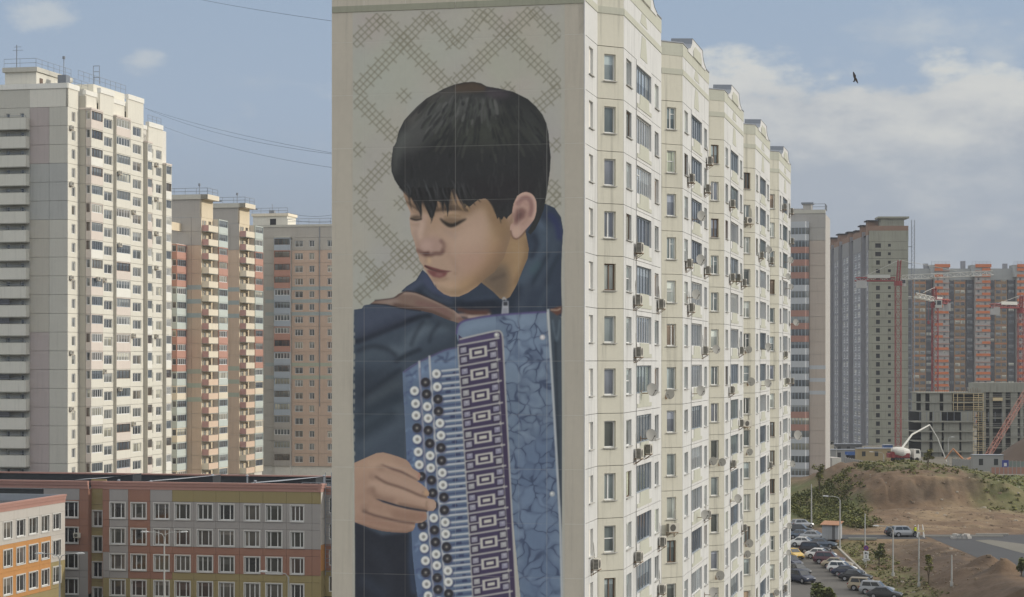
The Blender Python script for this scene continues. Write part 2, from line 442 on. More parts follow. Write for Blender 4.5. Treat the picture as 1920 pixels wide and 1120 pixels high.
class Painter:
    def __init__(s, bg):
        s.im = np.empty((PH, PW, 3), np.float32)
        s.im[:] = np.array(bg, np.float32)
        s.clip = None

    def _mask(s, polys, pad=0):
        P = [np.array([((x - PX0) * PS, (y - PY0) * PS) for x, y in p], np.float64) for p in polys]
        allp = np.concatenate(P)
        x0 = max(0, int(allp[:, 0].min()) - 1 - pad); x1 = min(PW, int(allp[:, 0].max()) + 2 + pad)
        y0 = max(0, int(allp[:, 1].min()) - 1 - pad); y1 = min(PH, int(allp[:, 1].max()) + 2 + pad)
        if x1 <= x0 or y1 <= y0:
            return None
        w, h = x1 - x0, y1 - y0
        m = np.zeros((h, w + 1), np.float32)
        xs = np.arange(w)
        a = np.concatenate(P); b = np.concatenate([np.roll(p, -1, 0) for p in P])
        keep = a[:, 1] != b[:, 1]
        a, b = a[keep], b[keep]
        lo, hi = np.minimum(a[:, 1], b[:, 1]), np.maximum(a[:, 1], b[:, 1])
        SUB = 3
        for r in range(h):
            row = m[r]
            for k in range(SUB):
                y = y0 + r + (k + .5) / SUB
                q = (lo <= y) & (hi > y)
                if not q.any():
                    continue
                aa, bb = a[q], b[q]
                c = np.sort(aa[:, 0] + (y - aa[:, 1]) / (bb[:, 1] - aa[:, 1]) * (bb[:, 0] - aa[:, 0])) - x0
                for i in range(0, len(c) - 1, 2):
                    l, e = max(c[i], 0), min(c[i + 1], w)
                    if e <= l:
                        continue
                    il, ie = int(l), int(e)
                    if il == ie:
                        row[il] += (e - l) / SUB
                    else:
                        row[il] += (il + 1 - l) / SUB
                        row[il + 1:ie] += 1 / SUB
                        row[ie] += (e - ie) / SUB
        return m[:, :w], x0, y0, x1, y1

    @staticmethod
    def _blur(m, r):
        n = max(1, int(round(r)))
        for _ in range(3):
            for ax in (0, 1):
                k = 2 * n + 1
                pad = [(0, 0), (0, 0)]; pad[ax] = (n + 1, n)
                c = np.cumsum(np.pad(m, pad), axis=ax)
                m = (c[k:] - c[:-k]) / k if ax == 0 else (c[:, k:] - c[:, :-k]) / k
        return m

    def fill(s, poly, col, a=1.0, blur=0.0, clip=None, smooth=False):
        if smooth:
            poly = spline(poly)
        b = blur * PS
        r = s._mask([poly], int(b * 3.2) + 2 if blur else 0)
        if r is None:
            return None
        m, x0, y0, x1, y1 = r
        if blur:
            m = s._blur(m, b * .75)
        if clip is not None:
            m = m * clip[y0:y1, x0:x1]
        m = (np.clip(m, 0, 1) * a)[..., None]
        s.im[y0:y1, x0:x1] = s.im[y0:y1, x0:x1] * (1 - m) + np.array(col, np.float32) * m

    def region(s, poly, smooth=False):
        if smooth:
            poly = spline(poly)
        full = np.zeros((PH, PW), np.float32)
        r = s._mask([poly])
        if r is not None:
            m, x0, y0, x1, y1 = r
            full[y0:y1, x0:x1] = m
        return full

    def line(s, pts, w, col, a=1.0, blur=0.0, clip=None, smooth=True, taper=False):
        if smooth and len(pts) > 2:
            pts = spline(pts, closed=False)
        p = np.array(pts, float)
        d = np.gradient(p, axis=0)
        n = np.stack([-d[:, 1], d[:, 0]], 1)
        n /= np.maximum(np.linalg.norm(n, axis=1, keepdims=True), 1e-6)
        ww = np.full(len(p), w / 2.0)
        if taper:
            t = np.linspace(0, 1, len(p))
            ww = ww * (np.sin(t * math.pi) ** .6 * .9 + .1) if taper is True else ww * (1 - t * .92)
        L, R = p + n * ww[:, None], p - n * ww[:, None]
        s.fill([tuple(q) for q in L] + [tuple(q) for q in R[::-1]], col, a, blur, clip)

    def disc(s, x, y, rx, ry, col, a=1.0, blur=0.0, clip=None, rot=0.0):
        c, q = math.cos(rot), math.sin(rot)
        pts = []
        for i in range(26):
            t = i / 26 * 2 * math.pi
            u, v = rx * math.cos(t), ry * math.sin(t)
            pts.append((x + u * c - v * q, y + u * q + v * c))
        s.fill(pts, col, a, blur, clip)


def spline(p, closed=True, n=6):
    p = [tuple(q) for q in p]
    out = []
    N = len(p)
    rng = range(N) if closed else range(N - 1)
    for i in rng:
        if closed:
            a, b, c, d = p[(i - 1) % N], p[i], p[(i + 1) % N], p[(i + 2) % N]
        else:
            a, b, c, d = p[max(i - 1, 0)], p[i], p[i + 1], p[min(i + 2, N - 1)]
        for k in range(n):
            t = k / n
            out.append(tuple(.5 * (2 * b[j] + (c[j] - a[j]) * t + (2 * a[j] - 5 * b[j] + 4 * c[j] - d[j]) * t * t
                                   + (3 * b[j] - a[j] - 3 * c[j] + d[j]) * t ** 3) for j in (0, 1)))
    if not closed:
        out.append(p[-1])
    return out


def tf(ox, oy, sx, sy=None):
    sy = sy or sx
    return lambda *pts: [(ox + x / sx, oy + y / sy) for x, y in pts]


def paint_mural():
    R = random.Random(5)
    A = tf(620, 0, 4); B = tf(620, 260, 4); C = tf(730, 340, 4.667); D = tf(620, 520, 4)
    E = tf(640, 780, 3.293); H = tf(650, 830, 6.22); K = tf(750, 660, 5.6); L = tf(760, 940, 6.222); M = tf(840, 570, 5.333)
    bg = (153, 149, 137)
    P = Painter(bg)
    # faint uneven wash of the ground coat
    for i in range(60):
        x, y = R.uniform(655, 1062), R.uniform(0, 620)
        P.disc(x, y, R.uniform(15, 50), R.uniform(20, 70), (150 + R.uniform(-8, 9), 146 + R.uniform(-6, 7), 136 + R.uniform(-7, 7)), .35, 14)
    # ---- embroidery pattern -------------------------------------------------
    pc = (116, 111, 94)

    def band(p, q, w=9.8, step=10.2, ph=0.0):
        (x0, y0), (x1, y1) = p, q
        ln = math.hypot(x1 - x0, y1 - y0); ux, uy = (x1 - x0) / ln, (y1 - y0) / ln
        nx, ny = -uy, ux
        for o in (-w, 0, w):
            P.line([(x0 + nx * o, y0 + ny * o), (x1 + nx * o, y1 + ny * o)], 1.9, pc, .9, .2, smooth=False)
        t, k = ph, 0
        while t < ln:
            cx, cy = x0 + ux * t, y0 + uy * t
            e = w * (1.9 if k % 2 else 1.05); k += 1
            P.line([(cx - nx * e, cy - ny * e), (cx + nx * e, cy + ny * e)], 1.9, pc, .9, .2, smooth=False)
            t += step

    for a, b in (((170, 330), (375, 130)), ((375, 130), (900, 670)), ((190, 690), (735, 112)), ((735, 112), (935, 345)),
                 ((935, 345), (1150, 85)), ((1150, 85), (1725, 650)), ((945, 625), (1520, 72)), ((1520, 72), (1722, 290)),
                 ((200, 740), (500, 1050)), ((1722, 660), (1545, 810))):
        q = A(a, b); band(q[0], q[1])
    for a, b in (((470, 130), (205, 420)), ((195, 490), (690, 1010)), ((190, 870), (430, 1110)), ((650, 790), (185, 1200)),
                 ((1630, 340), (1725, 420)), ((1725, 430), (1600, 540))):
        q = B(a, b); band(q[0], q[1])
    for c in (A((550, 720))[0], A((1330, 670))[0], B((205, 85))[0], B((530, 485))[0], B((1695, 50))[0]):
        for o in (-4, 4):
            P.line([(c[0] - 10 + o, c[1] - 10 - o), (c[0] + 10 + o, c[1] + 10 - o)], 1.9, pc, .9, .2, smooth=False)
            P.line([(c[0] - 10 + o, c[1] + 10 + o), (c[0] + 10 + o, c[1] - 10 + o)], 1.9, pc, .9, .2, smooth=False)
    # trim: pattern ends on straight edges left and right
    P.fill([(655, -8), (662, -8), (664, 1140), (655, 1140)], bg)
    P.fill([(1052, -8), (1064, -8), (1064, 1140), (1054, 1140)], bg)
    P.fill([(655, -8), (1064, -8), (1064, 10), (655, 27)], bg)

    # ---- jacket --------------------------------------------------------------
    jk = (60, 69, 80)
    jacket = D((175, 245), (235, 236), (250, 212), (330, 198), (430, 180), (560, 200), (700, 240), (850, 290), (980, 350), (1010, 600)) + \
        [(860, 1140), (666, 1140), (665, 900), (662, 760), (663, 640)]
    P.fill(jacket, jk)
    cj = P.region(jacket)
    hood = B((690, 985), (640, 1065), (570, 1110)) + D((530, 108), (580, 112), (700, 150), (900, 260), (960, 300), (1010, 330), (1270, 300), (1640, 260), (1733, 300), (1735, 215)) + \
        B((1730, 1050), (1735, 850), (1745, 690), (1728, 590), (1680, 520), (1605, 488), (1450, 700), (1200, 1000), (800, 1120), (745, 1035))
    P.fill(hood, (50, 58, 71))
    ch = P.region(hood)
    # hood / raised collar right of the neck
    P.line(B((1560, 640), (1600, 720), (1560, 850), (1480, 1000), (1430, 1110)), 26, (70, 82, 94), .8, 7, ch)
    P.line(B((1690, 640), (1680, 800), (1600, 960), (1530, 1120)), 20, (62, 72, 84), .8, 6, ch)
    P.line(B((1640, 560), (1700, 650), (1720, 760)), 12, (45, 50, 82), .9, 4, ch)
    P.line(B((1520, 720), (1545, 800), (1500, 900)), 9, (38, 43, 54), .8, 4, ch)
    P.line(B((1640, 860), (1560, 1000), (1500, 1120)), 7, (42, 50, 60), .9, 3, ch)
    P.line(B((1720, 870), (1650, 1000), (1620, 1120)), 7, (44, 52, 62), .9, 3, ch)
    P.line(B((1570, 930), (1500, 1010)), 12, (62, 84, 88), .6, 5, ch)
    P.line(B((1555, 600), (1590, 680)), 9, (80, 92, 108), .7, 4, ch)
    P.line(D((1400, 60), (1340, 190), (1330, 260)), 24, (40, 46, 56), .8, 7, ch)
    P.line(D((1500, 40), (1420, 240)), 16, (58, 66, 78), .8, 6, ch)
    P.line(D((1640, 60), (1560, 240)), 12, (58, 68, 80), .8, 5, ch)
    # collar left under the chin
    P.line(B((700, 1000), (720, 1060), (760, 1110)) + D((800, 120), (900, 180)), 17, (62, 68, 90), .9, 4, ch)
    P.line(D((560, 110), (640, 60), (690, 20)), 9, (66, 73, 92), .9, 4, ch)
    P.line(D((640, 120), (760, 150), (900, 200), (1100, 200), (1260, 190)), 14, (36, 41, 50), .9, 5, ch)
    P.line(D((700, 100), (800, 165), (930, 195)), 7, (70, 78, 92), .7, 4, ch)
    P.line(D((1000, 180), (1100, 165), (1230, 150)), 6, (56, 66, 82), .7, 3, ch)
    P.fill(D((930, 195), (1300, 185), (1320, 280), (1010, 300)), (34, 38, 48), .8, 6, ch)
    P.fill(D((1010, 250), (1190, 240), (1210, 280), (1000, 310)), (82, 62, 56), .8, 3, ch)
    # shoulder and sleeve folds
    P.fill(D((175, 250), (420, 205), (900, 330), (600, 330), (400, 390), (180, 470)), (64, 70, 86), .8, 9, cj)
    P.line(D((180, 490), (330, 430), (480, 370), (640, 310), (760, 290)), 9, (30, 33, 41), 1, 4, cj)
    P.line(D((200, 450), (380, 380), (560, 300)), 16, (52, 57, 70), .7, 6, cj)
    P.line(D((440, 520), (520, 560), (620, 480), (740, 330)), 17, (86, 97, 106), .7, 7, cj)
    P.line(D((560, 480), (680, 400), (760, 400), (900, 380)), 14, (84, 95, 104), .65, 7, cj)
    P.line(D((640, 350), (800, 330), (940, 380)), 12, (50, 58, 66), .7, 6, cj)
    P.fill(D((560, 620), (900, 500), (945, 400), (945, 520), (760, 590)), (40, 46, 54), .7, 9, cj)
    P.line(D((200, 620), (330, 560), (420, 600)), 20, (70, 80, 88), .6, 9, cj)
    P.fill(D((175, 700), (520, 720), (545, 900), (300, 980), (175, 1000)), (42, 48, 57), .8, 12, cj)
    P.line(D((240, 900), (380, 800), (530, 690)), 8, (34, 39, 47), .8, 4, cj); P.line(D((190, 560), (300, 520), (420, 540), (500, 600)), 7, (38, 43, 51), .75, 4, cj); P.line(D((480, 640), (560, 590), (680, 540)), 7, (34, 39, 47), .8, 3.5, cj); P.line(D((700, 320), (640, 420), (600, 520)), 6, (42, 48, 57), .7, 3.5, cj); P.line(D((820, 340), (760, 420), (740, 500)), 6, (40, 46, 55), .7, 3.5, cj)
    P.line(D((260, 950), (420, 850), (540, 770)), 22, (70, 78, 84), .7, 9, cj)
    P.line(D((200, 800), (330, 760), (500, 640)), 14, (54, 62, 71), .6, 8, cj)
    P.line(D((190, 1080), (350, 980), (540, 900)), 18, (42, 50, 58), .8, 8, cj)
    P.line(D((250, 1110), (420, 1040), (550, 980)), 16, (68, 78, 86), .65, 8, cj)
    P.line(E((120, 210), (240, 130), (390, 20)), 20, (70, 80, 90), .65, 8, cj)
    P.line(E((90, 120), (200, 60), (330, -20)), 22, (44, 52, 60), .8, 8, cj)
    P.fill(E((80, 650), (250, 740), (420, 720), (450, 900), (470, 1180), (80, 1180)), (40, 42, 49), 1, 3, cj)
    P.line(E((440, 720), (430, 900), (450, 1100)), 10, (52, 64, 84), .8, 4, cj)
    P.line(E((180, 800), (260, 900), (300, 1100)), 18, (47, 50, 58), .6, 9, cj)
    P.line(E((120, 1000), (200, 1060), (280, 1120)), 18, (50, 58, 70), .6, 9, cj)

    # ---- face and neck ---------------------------------------------------------
    skin = (159, 131, 110)
    neck = B((1120, 900), (1300, 720), (1460, 690), (1478, 780), (1487, 830), (1478, 900), (1435, 1000), (1400, 1090)) + \
        D((1385, 80), (1345, 150), (1300, 172), (1270, 160), (1220, 110), (1130, 40), (1080, 0))
    P.fill(neck, (140, 112, 82))
    cn = P.region(neck)
    P.fill(B((1150, 1010), (1290, 930), (1350, 1000), (1330, 1180), (1270, 1210), (1120, 1080)), (98, 84, 70), .9, 9, cn)
    P.line(B((1370, 760), (1420, 900), (1390, 1040)), 22, (150, 121, 88), .8, 8, cn)
    P.line(B((1470, 760), (1480, 850), (1440, 980), (1390, 1100)), 9, (118, 93, 66), .8, 4, cn)
    P.line(B((1200, 1060), (1250, 1045), (1310, 1020)), 6, (80, 66, 58), .6, 3, cn)
    face = B((540, 380), (552, 440), (575, 500), (600, 560), (592, 600), (597, 660), (605, 710), (630, 780), (638, 815), (645, 850), (660, 880),
             (668, 920), (690, 950), (705, 985), (735, 1030), (765, 1075), (790, 1120)) + \
        D((775, 30), (800, 88), (850, 128), (905, 148), (960, 148), (1030, 118), (1100, 70), (1150, 20)) + \
        B((1230, 1000), (1300, 900), (1345, 760), (1375, 640), (1400, 540), (1380, 400), (900, 300), (600, 330))
    P.fill(face, skin)
    cf = P.region(face)
    # broad colour planes
    P.fill(B((1010, 470), (1240, 440), (1330, 620), (1340, 760), (1250, 830), (1150, 720), (1220, 620), (1190, 540)), (156, 126, 90), .6, 12, cf)
    P.fill(B((1200, 640), (1330, 600), (1340, 780), (1240, 760)), (126, 100, 74), .6, 11, cf)
    P.fill(B((1180, 760), (1340, 780), (1290, 930), (1180, 1040), (1080, 1120), (1000, 1190), (960, 1120), (1080, 960), (1160, 880)), (148, 113, 82), .75, 14, cf)
    P.fill(B((1330, 800), (1310, 900), (1200, 1010), (1110, 1110), (1160, 1120), (1330, 960)), (112, 88, 64), .8, 7, cf)
    P.fill(D((900, 60), (1000, 20), (1110, 0), (1100, 70), (980, 140), (900, 130)), (156, 124, 86), .5, 10, cf)
    P.fill(D((790, 20), (880, 20), (960, 60), (930, 120), (850, 110)), (166, 138, 112), .7, 8, cf)
    P.fill(B((880, 720), (1120, 600), (1180, 700), (1080, 860), (900, 880)), (170, 141, 120), .8, 16, cf)
    P.fill(B((930, 880), (1120, 820), (1150, 960), (1000, 1020)), (160, 124, 106), .6, 14, cf)
    P.fill(B((640, 560), (700, 560), (690, 700), (650, 790), (615, 740), (600, 660)), (160, 134, 118), .8, 5, cf)
    P.line(B((570, 470), (580, 540), (605, 620), (615, 720)), 8, (172, 146, 126), .6, 4, cf)
    P.fill(B((790, 520), (830, 640), (760, 700), (730, 600)), (150, 121, 96), .7, 7, cf)
    P.fill(B((810, 560), (1020, 540), (1040, 600), (940, 600), (850, 590)), (150, 123, 96), .7, 6, cf)
    P.line(B((830, 660), (900, 690), (1000, 650)), 8, (150, 121, 98), .6, 5, cf)
    P.line(B((860, 690), (940, 740)), 8, (145, 120, 108), .5, 5, cf)
    # nose
    P.line(B((705, 560), (690, 660), (668, 760)), 11, (176, 150, 132), .8, 5, cf)
    P.fill(B((640, 800), (700, 740), (800, 740), (850, 790), (845, 840), (800, 870), (720, 880), (660, 860)), (152, 122, 110), .8, 5, cf)
    P.line(B((645, 835), (690, 862), (730, 880), (780, 865), (830, 862), (850, 835)), 6.5, (98, 70, 62), .95, 2.0, cf)
    P.line(B((820, 760), (852, 800), (840, 850)), 6, (108, 80, 72), .85, 2.4, cf)
    P.fill(B((690, 855), (740, 845), (745, 875), (710, 880)), (78, 52, 48), .9, 1.4, cf)
    P.disc(*B((720, 800))[0], 10, 9, (172, 144, 130), .6, 5, cf)
    # philtrum and lips
    P.line(B((735, 890), (740, 940)), 6, (178, 148, 112), .8, 3, cf)
    P.line(B((715, 890), (715, 935)), 4, (140, 110, 92), .6, 2, cf)
    P.fill(B((700, 950), (730, 955), (760, 965), (830, 985), (915, 998), (830, 1005), (760, 985), (715, 970)), (104, 62, 60), 1, 1.0, cf)
    P.fill(B((720, 985), (780, 990), (880, 1005), (860, 1035), (820, 1050), (770, 1040), (740, 1015)), (112, 68, 65), 1, 1.2, cf)
    P.line(B((705, 955), (760, 985), (835, 1002), (895, 1000)), 2.8, (62, 38, 38), .95, .8, cf, taper='tip')
    P.line(B((790, 1020), (840, 1025)), 5, (142, 104, 96), .7, 2.5, cf)
    P.line(B((760, 1055), (820, 1062), (880, 1045)), 6, (132, 102, 82), .7, 3, cf)
    P.line(B((925, 1005), (945, 1020)), 5, (138, 106, 84), .7, 2.5, cf)
    P.line(D((800, 40), (860, 55), (940, 50)), 8, (172, 140, 112), .5, 5, cf)
    # eyes and brows
    P.fill(B((600, 585), (640, 575), (680, 578), (685, 600), (650, 612), (610, 612)), (82, 68, 56), .9, 2, cf)
    P.line(B((598, 600), (640, 612), (684, 604)), 3, (44, 38, 34), .9, 1, cf)
    P.line(B((560, 465), (600, 495), (645, 525), (668, 545)), 5, (62, 52, 46), .95, 1.2, cf, taper=True)
    P.line(B((610, 545), (650, 560), (680, 560)), 4, (128, 100, 78), .7, 2, cf)
    P.fill(B((830, 610), (880, 590), (950, 598), (1010, 602), (960, 640), (910, 662), (860, 645)), (104, 84, 64), .8, 3.5, cf)
    P.line(B((820, 598), (850, 628), (890, 648), (930, 648), (975, 625), (1020, 602)), 6, (40, 35, 32), .95, 1.2, cf, taper=True)
    P.line(B((860, 640), (900, 660), (950, 640)), 4, (44, 40, 36), .8, 1.4, cf, taper=True)
    P.line(B((850, 590), (910, 575), (980, 585)), 3, (118, 94, 66), .8, 1.6, cf)
    P.line(B((860, 570), (920, 555), (1000, 570)), 8, (160, 132, 104), .6, 4, cf)
    P.line(B((775, 545), (830, 530), (880, 522), (950, 520), (1000, 530), (1040, 545)), 10, (40, 36, 33), 1, 1.4, cf, taper=True)
    P.line(B((600, 640), (640, 650), (670, 640)), 5, (140, 112, 94), .5, 3, cf)

    sh = (112, 88, 66)
    P.line(B((545, 420), (620, 470), (700, 510), (800, 520), (900, 480), (1000, 540), (1080, 500), (1150, 470), (1210, 520), (1240, 600), (1320, 615)), 20, sh, .62, 7, cf)
    P.fill(B((560, 390), (1060, 400), (1020, 520), (900, 520), (780, 545), (700, 540), (600, 500)), (128, 102, 80), .6, 8, cf)
    P.line(B((1340, 640), (1330, 760), (1290, 880), (1200, 1000), (1110, 1090)), 24, (104, 82, 60), .55, 10, cf)
    P.fill(B((1150, 480), (1230, 520), (1330, 640), (1340, 760), (1240, 700), (1190, 600)), (132, 104, 74), .55, 9, cf)
    P.line(B((860, 780), (880, 860), (930, 940), (960, 1010)), 8, (146, 116, 98), .6, 5, cf)
    P.line(B((690, 580), (720, 650), (700, 740)), 9, (140, 112, 94), .45, 5, cf)
    P.line(B((630, 690), (655, 790), (665, 880)), 5, (138, 110, 96), .5, 3, cf)
    P.fill(D((770, 60), (850, 120), (960, 140), (1100, 60), (1140, 10), (1110, 0), (1000, 90), (880, 100)), (124, 98, 72), .6, 5, cf)

    # ---- hair ------------------------------------------------------------------
    hair = A((476, 1100), (492, 1070), (512, 985), (552, 905), (600, 852), (650, 800), (720, 740), (800, 695), (850, 667), (930, 636), (1000, 620),
             (1070, 615), (1130, 627), (1170, 650), (1260, 665), (1370, 690), (1480, 745), (1540, 800), (1590, 862), (1620, 930), (1635, 1000), (1642, 1090)) + \
        B((1652, 140), (1646, 240), (1630, 360), (1615, 450), (1600, 530), (1565, 620), (1535, 680), (1500, 722), (1480, 705), (1530, 600), (1545, 540), (1530, 450),
          (1470, 405), (1400, 430), (1372, 490), (1362, 560), (1330, 590), (1322, 606), (1300, 585), (1285, 612), (1262, 590), (1250, 606), (1236, 560), (1226, 520),
          (1205, 480), (1160, 450), (1110, 458), (1075, 485), (1045, 512), (1020, 505), (1010, 520), (985, 470), (955, 420), (925, 375), (905, 385), (898, 430),
          (885, 510), (878, 590), (868, 520), (850, 470), (845, 540), (830, 480), (800, 470), (788, 530), (765, 600), (745, 590), (725, 540), (700, 450),
          (685, 470), (682, 590), (668, 530), (640, 470), (612, 430), (600, 445), (560, 400), (530, 378), (505, 350), (480, 310), (458, 250), (454, 190), (462, 120), (470, 60))
    P.fill(hair, (45, 45, 45))
    cr = P.region(hair)
    P.fill(A((930, 640), (1070, 615), (1168, 650), (1160, 690), (1020, 700), (930, 700)), (76, 62, 50), .85, 3, cr)
    P.fill(A((560, 900), (760, 720), (930, 636), (935, 700), (760, 800), (600, 960)), (84, 78, 72), .7, 7, cr)
    P.fill(A((1170, 650), (1380, 700), (1300, 740), (1160, 740)), (78, 68, 74), .6, 6, cr)
    P.fill(A((500, 1100), (560, 930), (760, 760), (1000, 700), (1180, 740), (1300, 800), (1180, 900), (960, 880), (800, 960), (700, 1100), (600, 1180)), (78, 78, 75), .8, 11, cr)
    P.fill(B((462, 250), (470, 60), (520, -40), (600, -60), (560, 60), (520, 180), (500, 280)), (82, 84, 80), .8, 7, cr)
    P.fill(A((1000, 900), (1300, 900), (1400, 1000), (1350, 1120), (900, 1120)), (62, 64, 56), .8, 16, cr)
    P.fill(A((1400, 760), (1560, 880), (1620, 1080), (1500, 1120), (1380, 900)), (60, 62, 58), .7, 14, cr)
    P.fill(B((560, 120), (900, 80), (1500, 120), (1610, 300), (1560, 460), (1230, 520), (900, 360), (640, 420), (520, 320)), (45, 45, 45), .8, 22, cr)
    P.fill(B((900, 330), (1300, 300), (1560, 330), (1540, 440), (1380, 440), (1230, 560), (1100, 440)), (43, 40, 41), .85, 14, cr)
    # light and dark locks that follow the growth from the crown
    for i in range(330):
        t = R.random()
        ang = math.radians(R.uniform(100, 250) if t < .62 else R.uniform(20, 100))
        r0 = R.uniform(8, 120)
        cx, cy = 905, 176
        x, y = cx + r0 * math.cos(ang) * 1.15, cy + r0 * abs(math.sin(ang)) * .95
        ln = R.uniform(10, 34)
        dx = (x - cx) * .010 + R.uniform(-.12, .12)
        pts = [(x, y), (x + dx * ln * .5, y + ln * .5), (x + dx * ln * .85, y + ln)]
        hi = y < 235 and x < 930 and R.random() < .45
        if hi:
            col = R.choice([(78, 78, 75), (88, 88, 84), (70, 72, 68)])
        else:
            col = R.choice([(44, 44, 44), (38, 38, 39), (56, 57, 52), (62, 64, 58)])
        P.line(pts, R.uniform(2.4, 6.5), col, R.uniform(.35, .75), .9, cr, taper=True)
    for i in range(90):
        x, y = R.uniform(740, 1030), R.uniform(280, 400)
        P.line([(x, y), (x + R.uniform(-3, 3), y + 14), (x + R.uniform(-5, 5), y + R.uniform(20, 34))], R.uniform(2, 4), R.choice([(38, 37, 38), (54, 54, 55), (60, 60, 58)]), .4, .9, cr, taper=True)
    # strands over the forehead
    for pts, w in ((((560, 360), (600, 420), (640, 490), (672, 560), (680, 610)), 7), (((610, 370), (650, 440), (678, 520), (684, 580)), 6),
                   (((680, 400), (715, 500), (745, 570), (760, 620)), 8), (((720, 400), (745, 480), (768, 540), (778, 585)), 6),
                   (((790, 420), (790, 500), (770, 580), (752, 640)), 5), (((840, 420), (845, 490), (843, 540)), 5),
                   (((880, 400), (885, 480), (880, 570)), 5), (((940, 390), (970, 460), (1010, 530)), 5),
                   (((970, 400), (1010, 470), (1050, 530)), 4), (((520, 360), (560, 410), (602, 452)), 5)):
        P.line(B(*pts), w, (38, 37, 37), .95, .6, taper='tip')
    for i in range(46):
        x = 590 + i * 10.3 + R.uniform(-8, 8)
        y1 = (480 + R.uniform(0, 95)) if x < 900 else (455 + R.uniform(0, 75))
        P.line(B((x - 18, 370), (x - 4, (370 + y1) / 2), (x + 14, y1)), R.uniform(2.2, 4.6), R.choice([(38, 37, 37), (46, 44, 43), (34, 33, 33)]), R.uniform(.7, .95), .5, taper='tip')
    for pts, w in ((((1020, 420), (1060, 470), (1090, 505)), 5), (((1060, 420), (1100, 455), (1130, 480)), 5), (((1180, 440), (1215, 500), (1240, 570)), 7), (((1230, 500), (1262, 570), (1280, 640)), 6)):
        P.line(B(*pts), w, (44, 42, 41), .9, .8, taper='tip')
    for pts in (((905, 400), (915, 450), (930, 500)), ((950, 470), (975, 510), (1000, 545)), ((1000, 490), (1030, 520), (1045, 560))):
        P.line(B(*pts), 3, (150, 122, 84), .6, 1, taper=True)
    for i in range(26):
        x, y = B((R.uniform(540, 1030), R.uniform(300, 370)))[0]
        P.line([(x, y), (x + R.uniform(2, 8), y + 12), (x + R.uniform(4, 16), y + R.uniform(22, 36))], 2.2, R.choice([(72, 74, 74), (34, 34, 34), (58, 58, 58)]), .6, .6, cr, taper=True)

    # ---- ear --------------------------------------------------------------------
    ear = B((1375, 620), (1362, 560), (1378, 480), (1410, 425), (1460, 403), (1510, 418), (1540, 465), (1545, 530), (1530, 600), (1495, 650), (1460, 690),
            (1425, 735), (1395, 752), (1365, 740), (1348, 700), (1350, 650))
    P.fill(spline(ear), (164, 131, 116))
    ce = P.region(spline(ear))
    P.line(B((1395, 470), (1430, 425), (1480, 415), (1525, 450), (1535, 530), (1510, 610)), 7, (178, 146, 130), .9, 2.5, ce)
    P.line(B((1400, 500), (1440, 452), (1490, 455), (1508, 520), (1490, 590)), 8, (128, 94, 88), .9, 2.5, ce)
    P.fill(B((1395, 530), (1440, 520), (1470, 545), (1460, 595), (1420, 620), (1385, 655), (1372, 610)), (112, 80, 74), .9, 3, ce)
    P.fill(B((1405, 560), (1440, 560), (1430, 590), (1390, 620)), (92, 66, 62), .8, 2.5, ce)
    P.line(B((1400, 500), (1440, 480), (1480, 500)), 4, (152, 116, 106), .8, 2, ce)
    P.line(B((1480, 560), (1470, 610), (1430, 650)), 6, (150, 116, 102), .7, 2.5, ce)
    P.disc(*B((1395, 700))[0], 9, 10, (176, 146, 126), .8, 4, ce)
    P.line(B((1350, 690), (1365, 738), (1395, 754), (1430, 732), (1470, 685)), 2.6, (98, 72, 58), .8, 1)
    P.line(B((1350, 640), (1362, 590), (1370, 560)), 4, (120, 92, 78), .6, 2)

    # ---- strap and zip ------------------------------------------------------------
    strap = D((300, 200), (330, 178), (400, 165), (470, 160), (510, 125), (560, 110), (640, 118), (740, 160), (840, 205), (920, 245), (960, 280), (1010, 330), (960, 345),
              (880, 320), (760, 270), (640, 245), (520, 232), (420, 205))
    P.fill(strap, (116, 94, 82))
    cs = P.region(strap)
    P.line(D((540, 122), (640, 128), (760, 175), (900, 240), (980, 300)), 4, (142, 120, 106), .9, 1.2, cs)
    P.line(D((330, 176), (470, 158), (560, 108), (640, 116), (760, 165), (920, 245)), 2.2, (58, 48, 46), .8, .8)
    P.line(D((470, 205), (620, 235), (760, 262), (900, 320)), 7, (84, 64, 56), .95, 2.2, cs)
    P.line(D((640, 190), (800, 230), (900, 290)), 9, (112, 82, 76), .8, 4, cs)
    P.fill(D((330, 185), (470, 165), (540, 180), (430, 205)), (136, 118, 108), .8, 3, cs)
    P.line(D((300, 202), (420, 210), (540, 236), (680, 255)), 2, (40, 38, 42), .9, .8)
    P.line(D((940, 290), (1000, 285), (1060, 300), (1110, 312)), 7, (140, 116, 104), .9, 1.5)
    P.line(D((960, 310), (1030, 330)), 6, (112, 84, 76), .9, 1.5)
    P.line(D((1030, 300), (1120, 290), (1200, 285)), 6, (156, 136, 122), .9, 1.2)
    P.line(D((950, 240), (1050, 262), (1180, 270)), 7, (84, 56, 48), .9, 2)
    P.fill(D((1280, 290), (1290, 180), (1335, 180), (1337, 290)), (150, 150, 154), 1, .6)
    P.fill(D((1296, 185), (1328, 185), (1328, 215), (1296, 215)), (56, 58, 64), 1, .6)
    P.line(D((1290, 175), (1300, 155), (1320, 175)), 3, (150, 150, 152), .9, .6)
    P.fill(D((1292, 230), (1330, 230), (1330, 290), (1290, 290)), (122, 122, 130), .7, 1.5)

    # ---- accordion ------------------------------------------------------------------
    blue = (99, 113, 130)
    lowbody = D((540, 712), (600, 668), (680, 625), (760, 590), (860, 545), (960, 525), (980, 560)) + [(880, 760), (960, 1140), (786, 1140)] + \
        E((455, 1000), (440, 850), (430, 600), (405, 330), (398, 120)) + D((545, 860))
    P.fill(lowbody, (84, 99, 120))
    cl = P.region(lowbody)
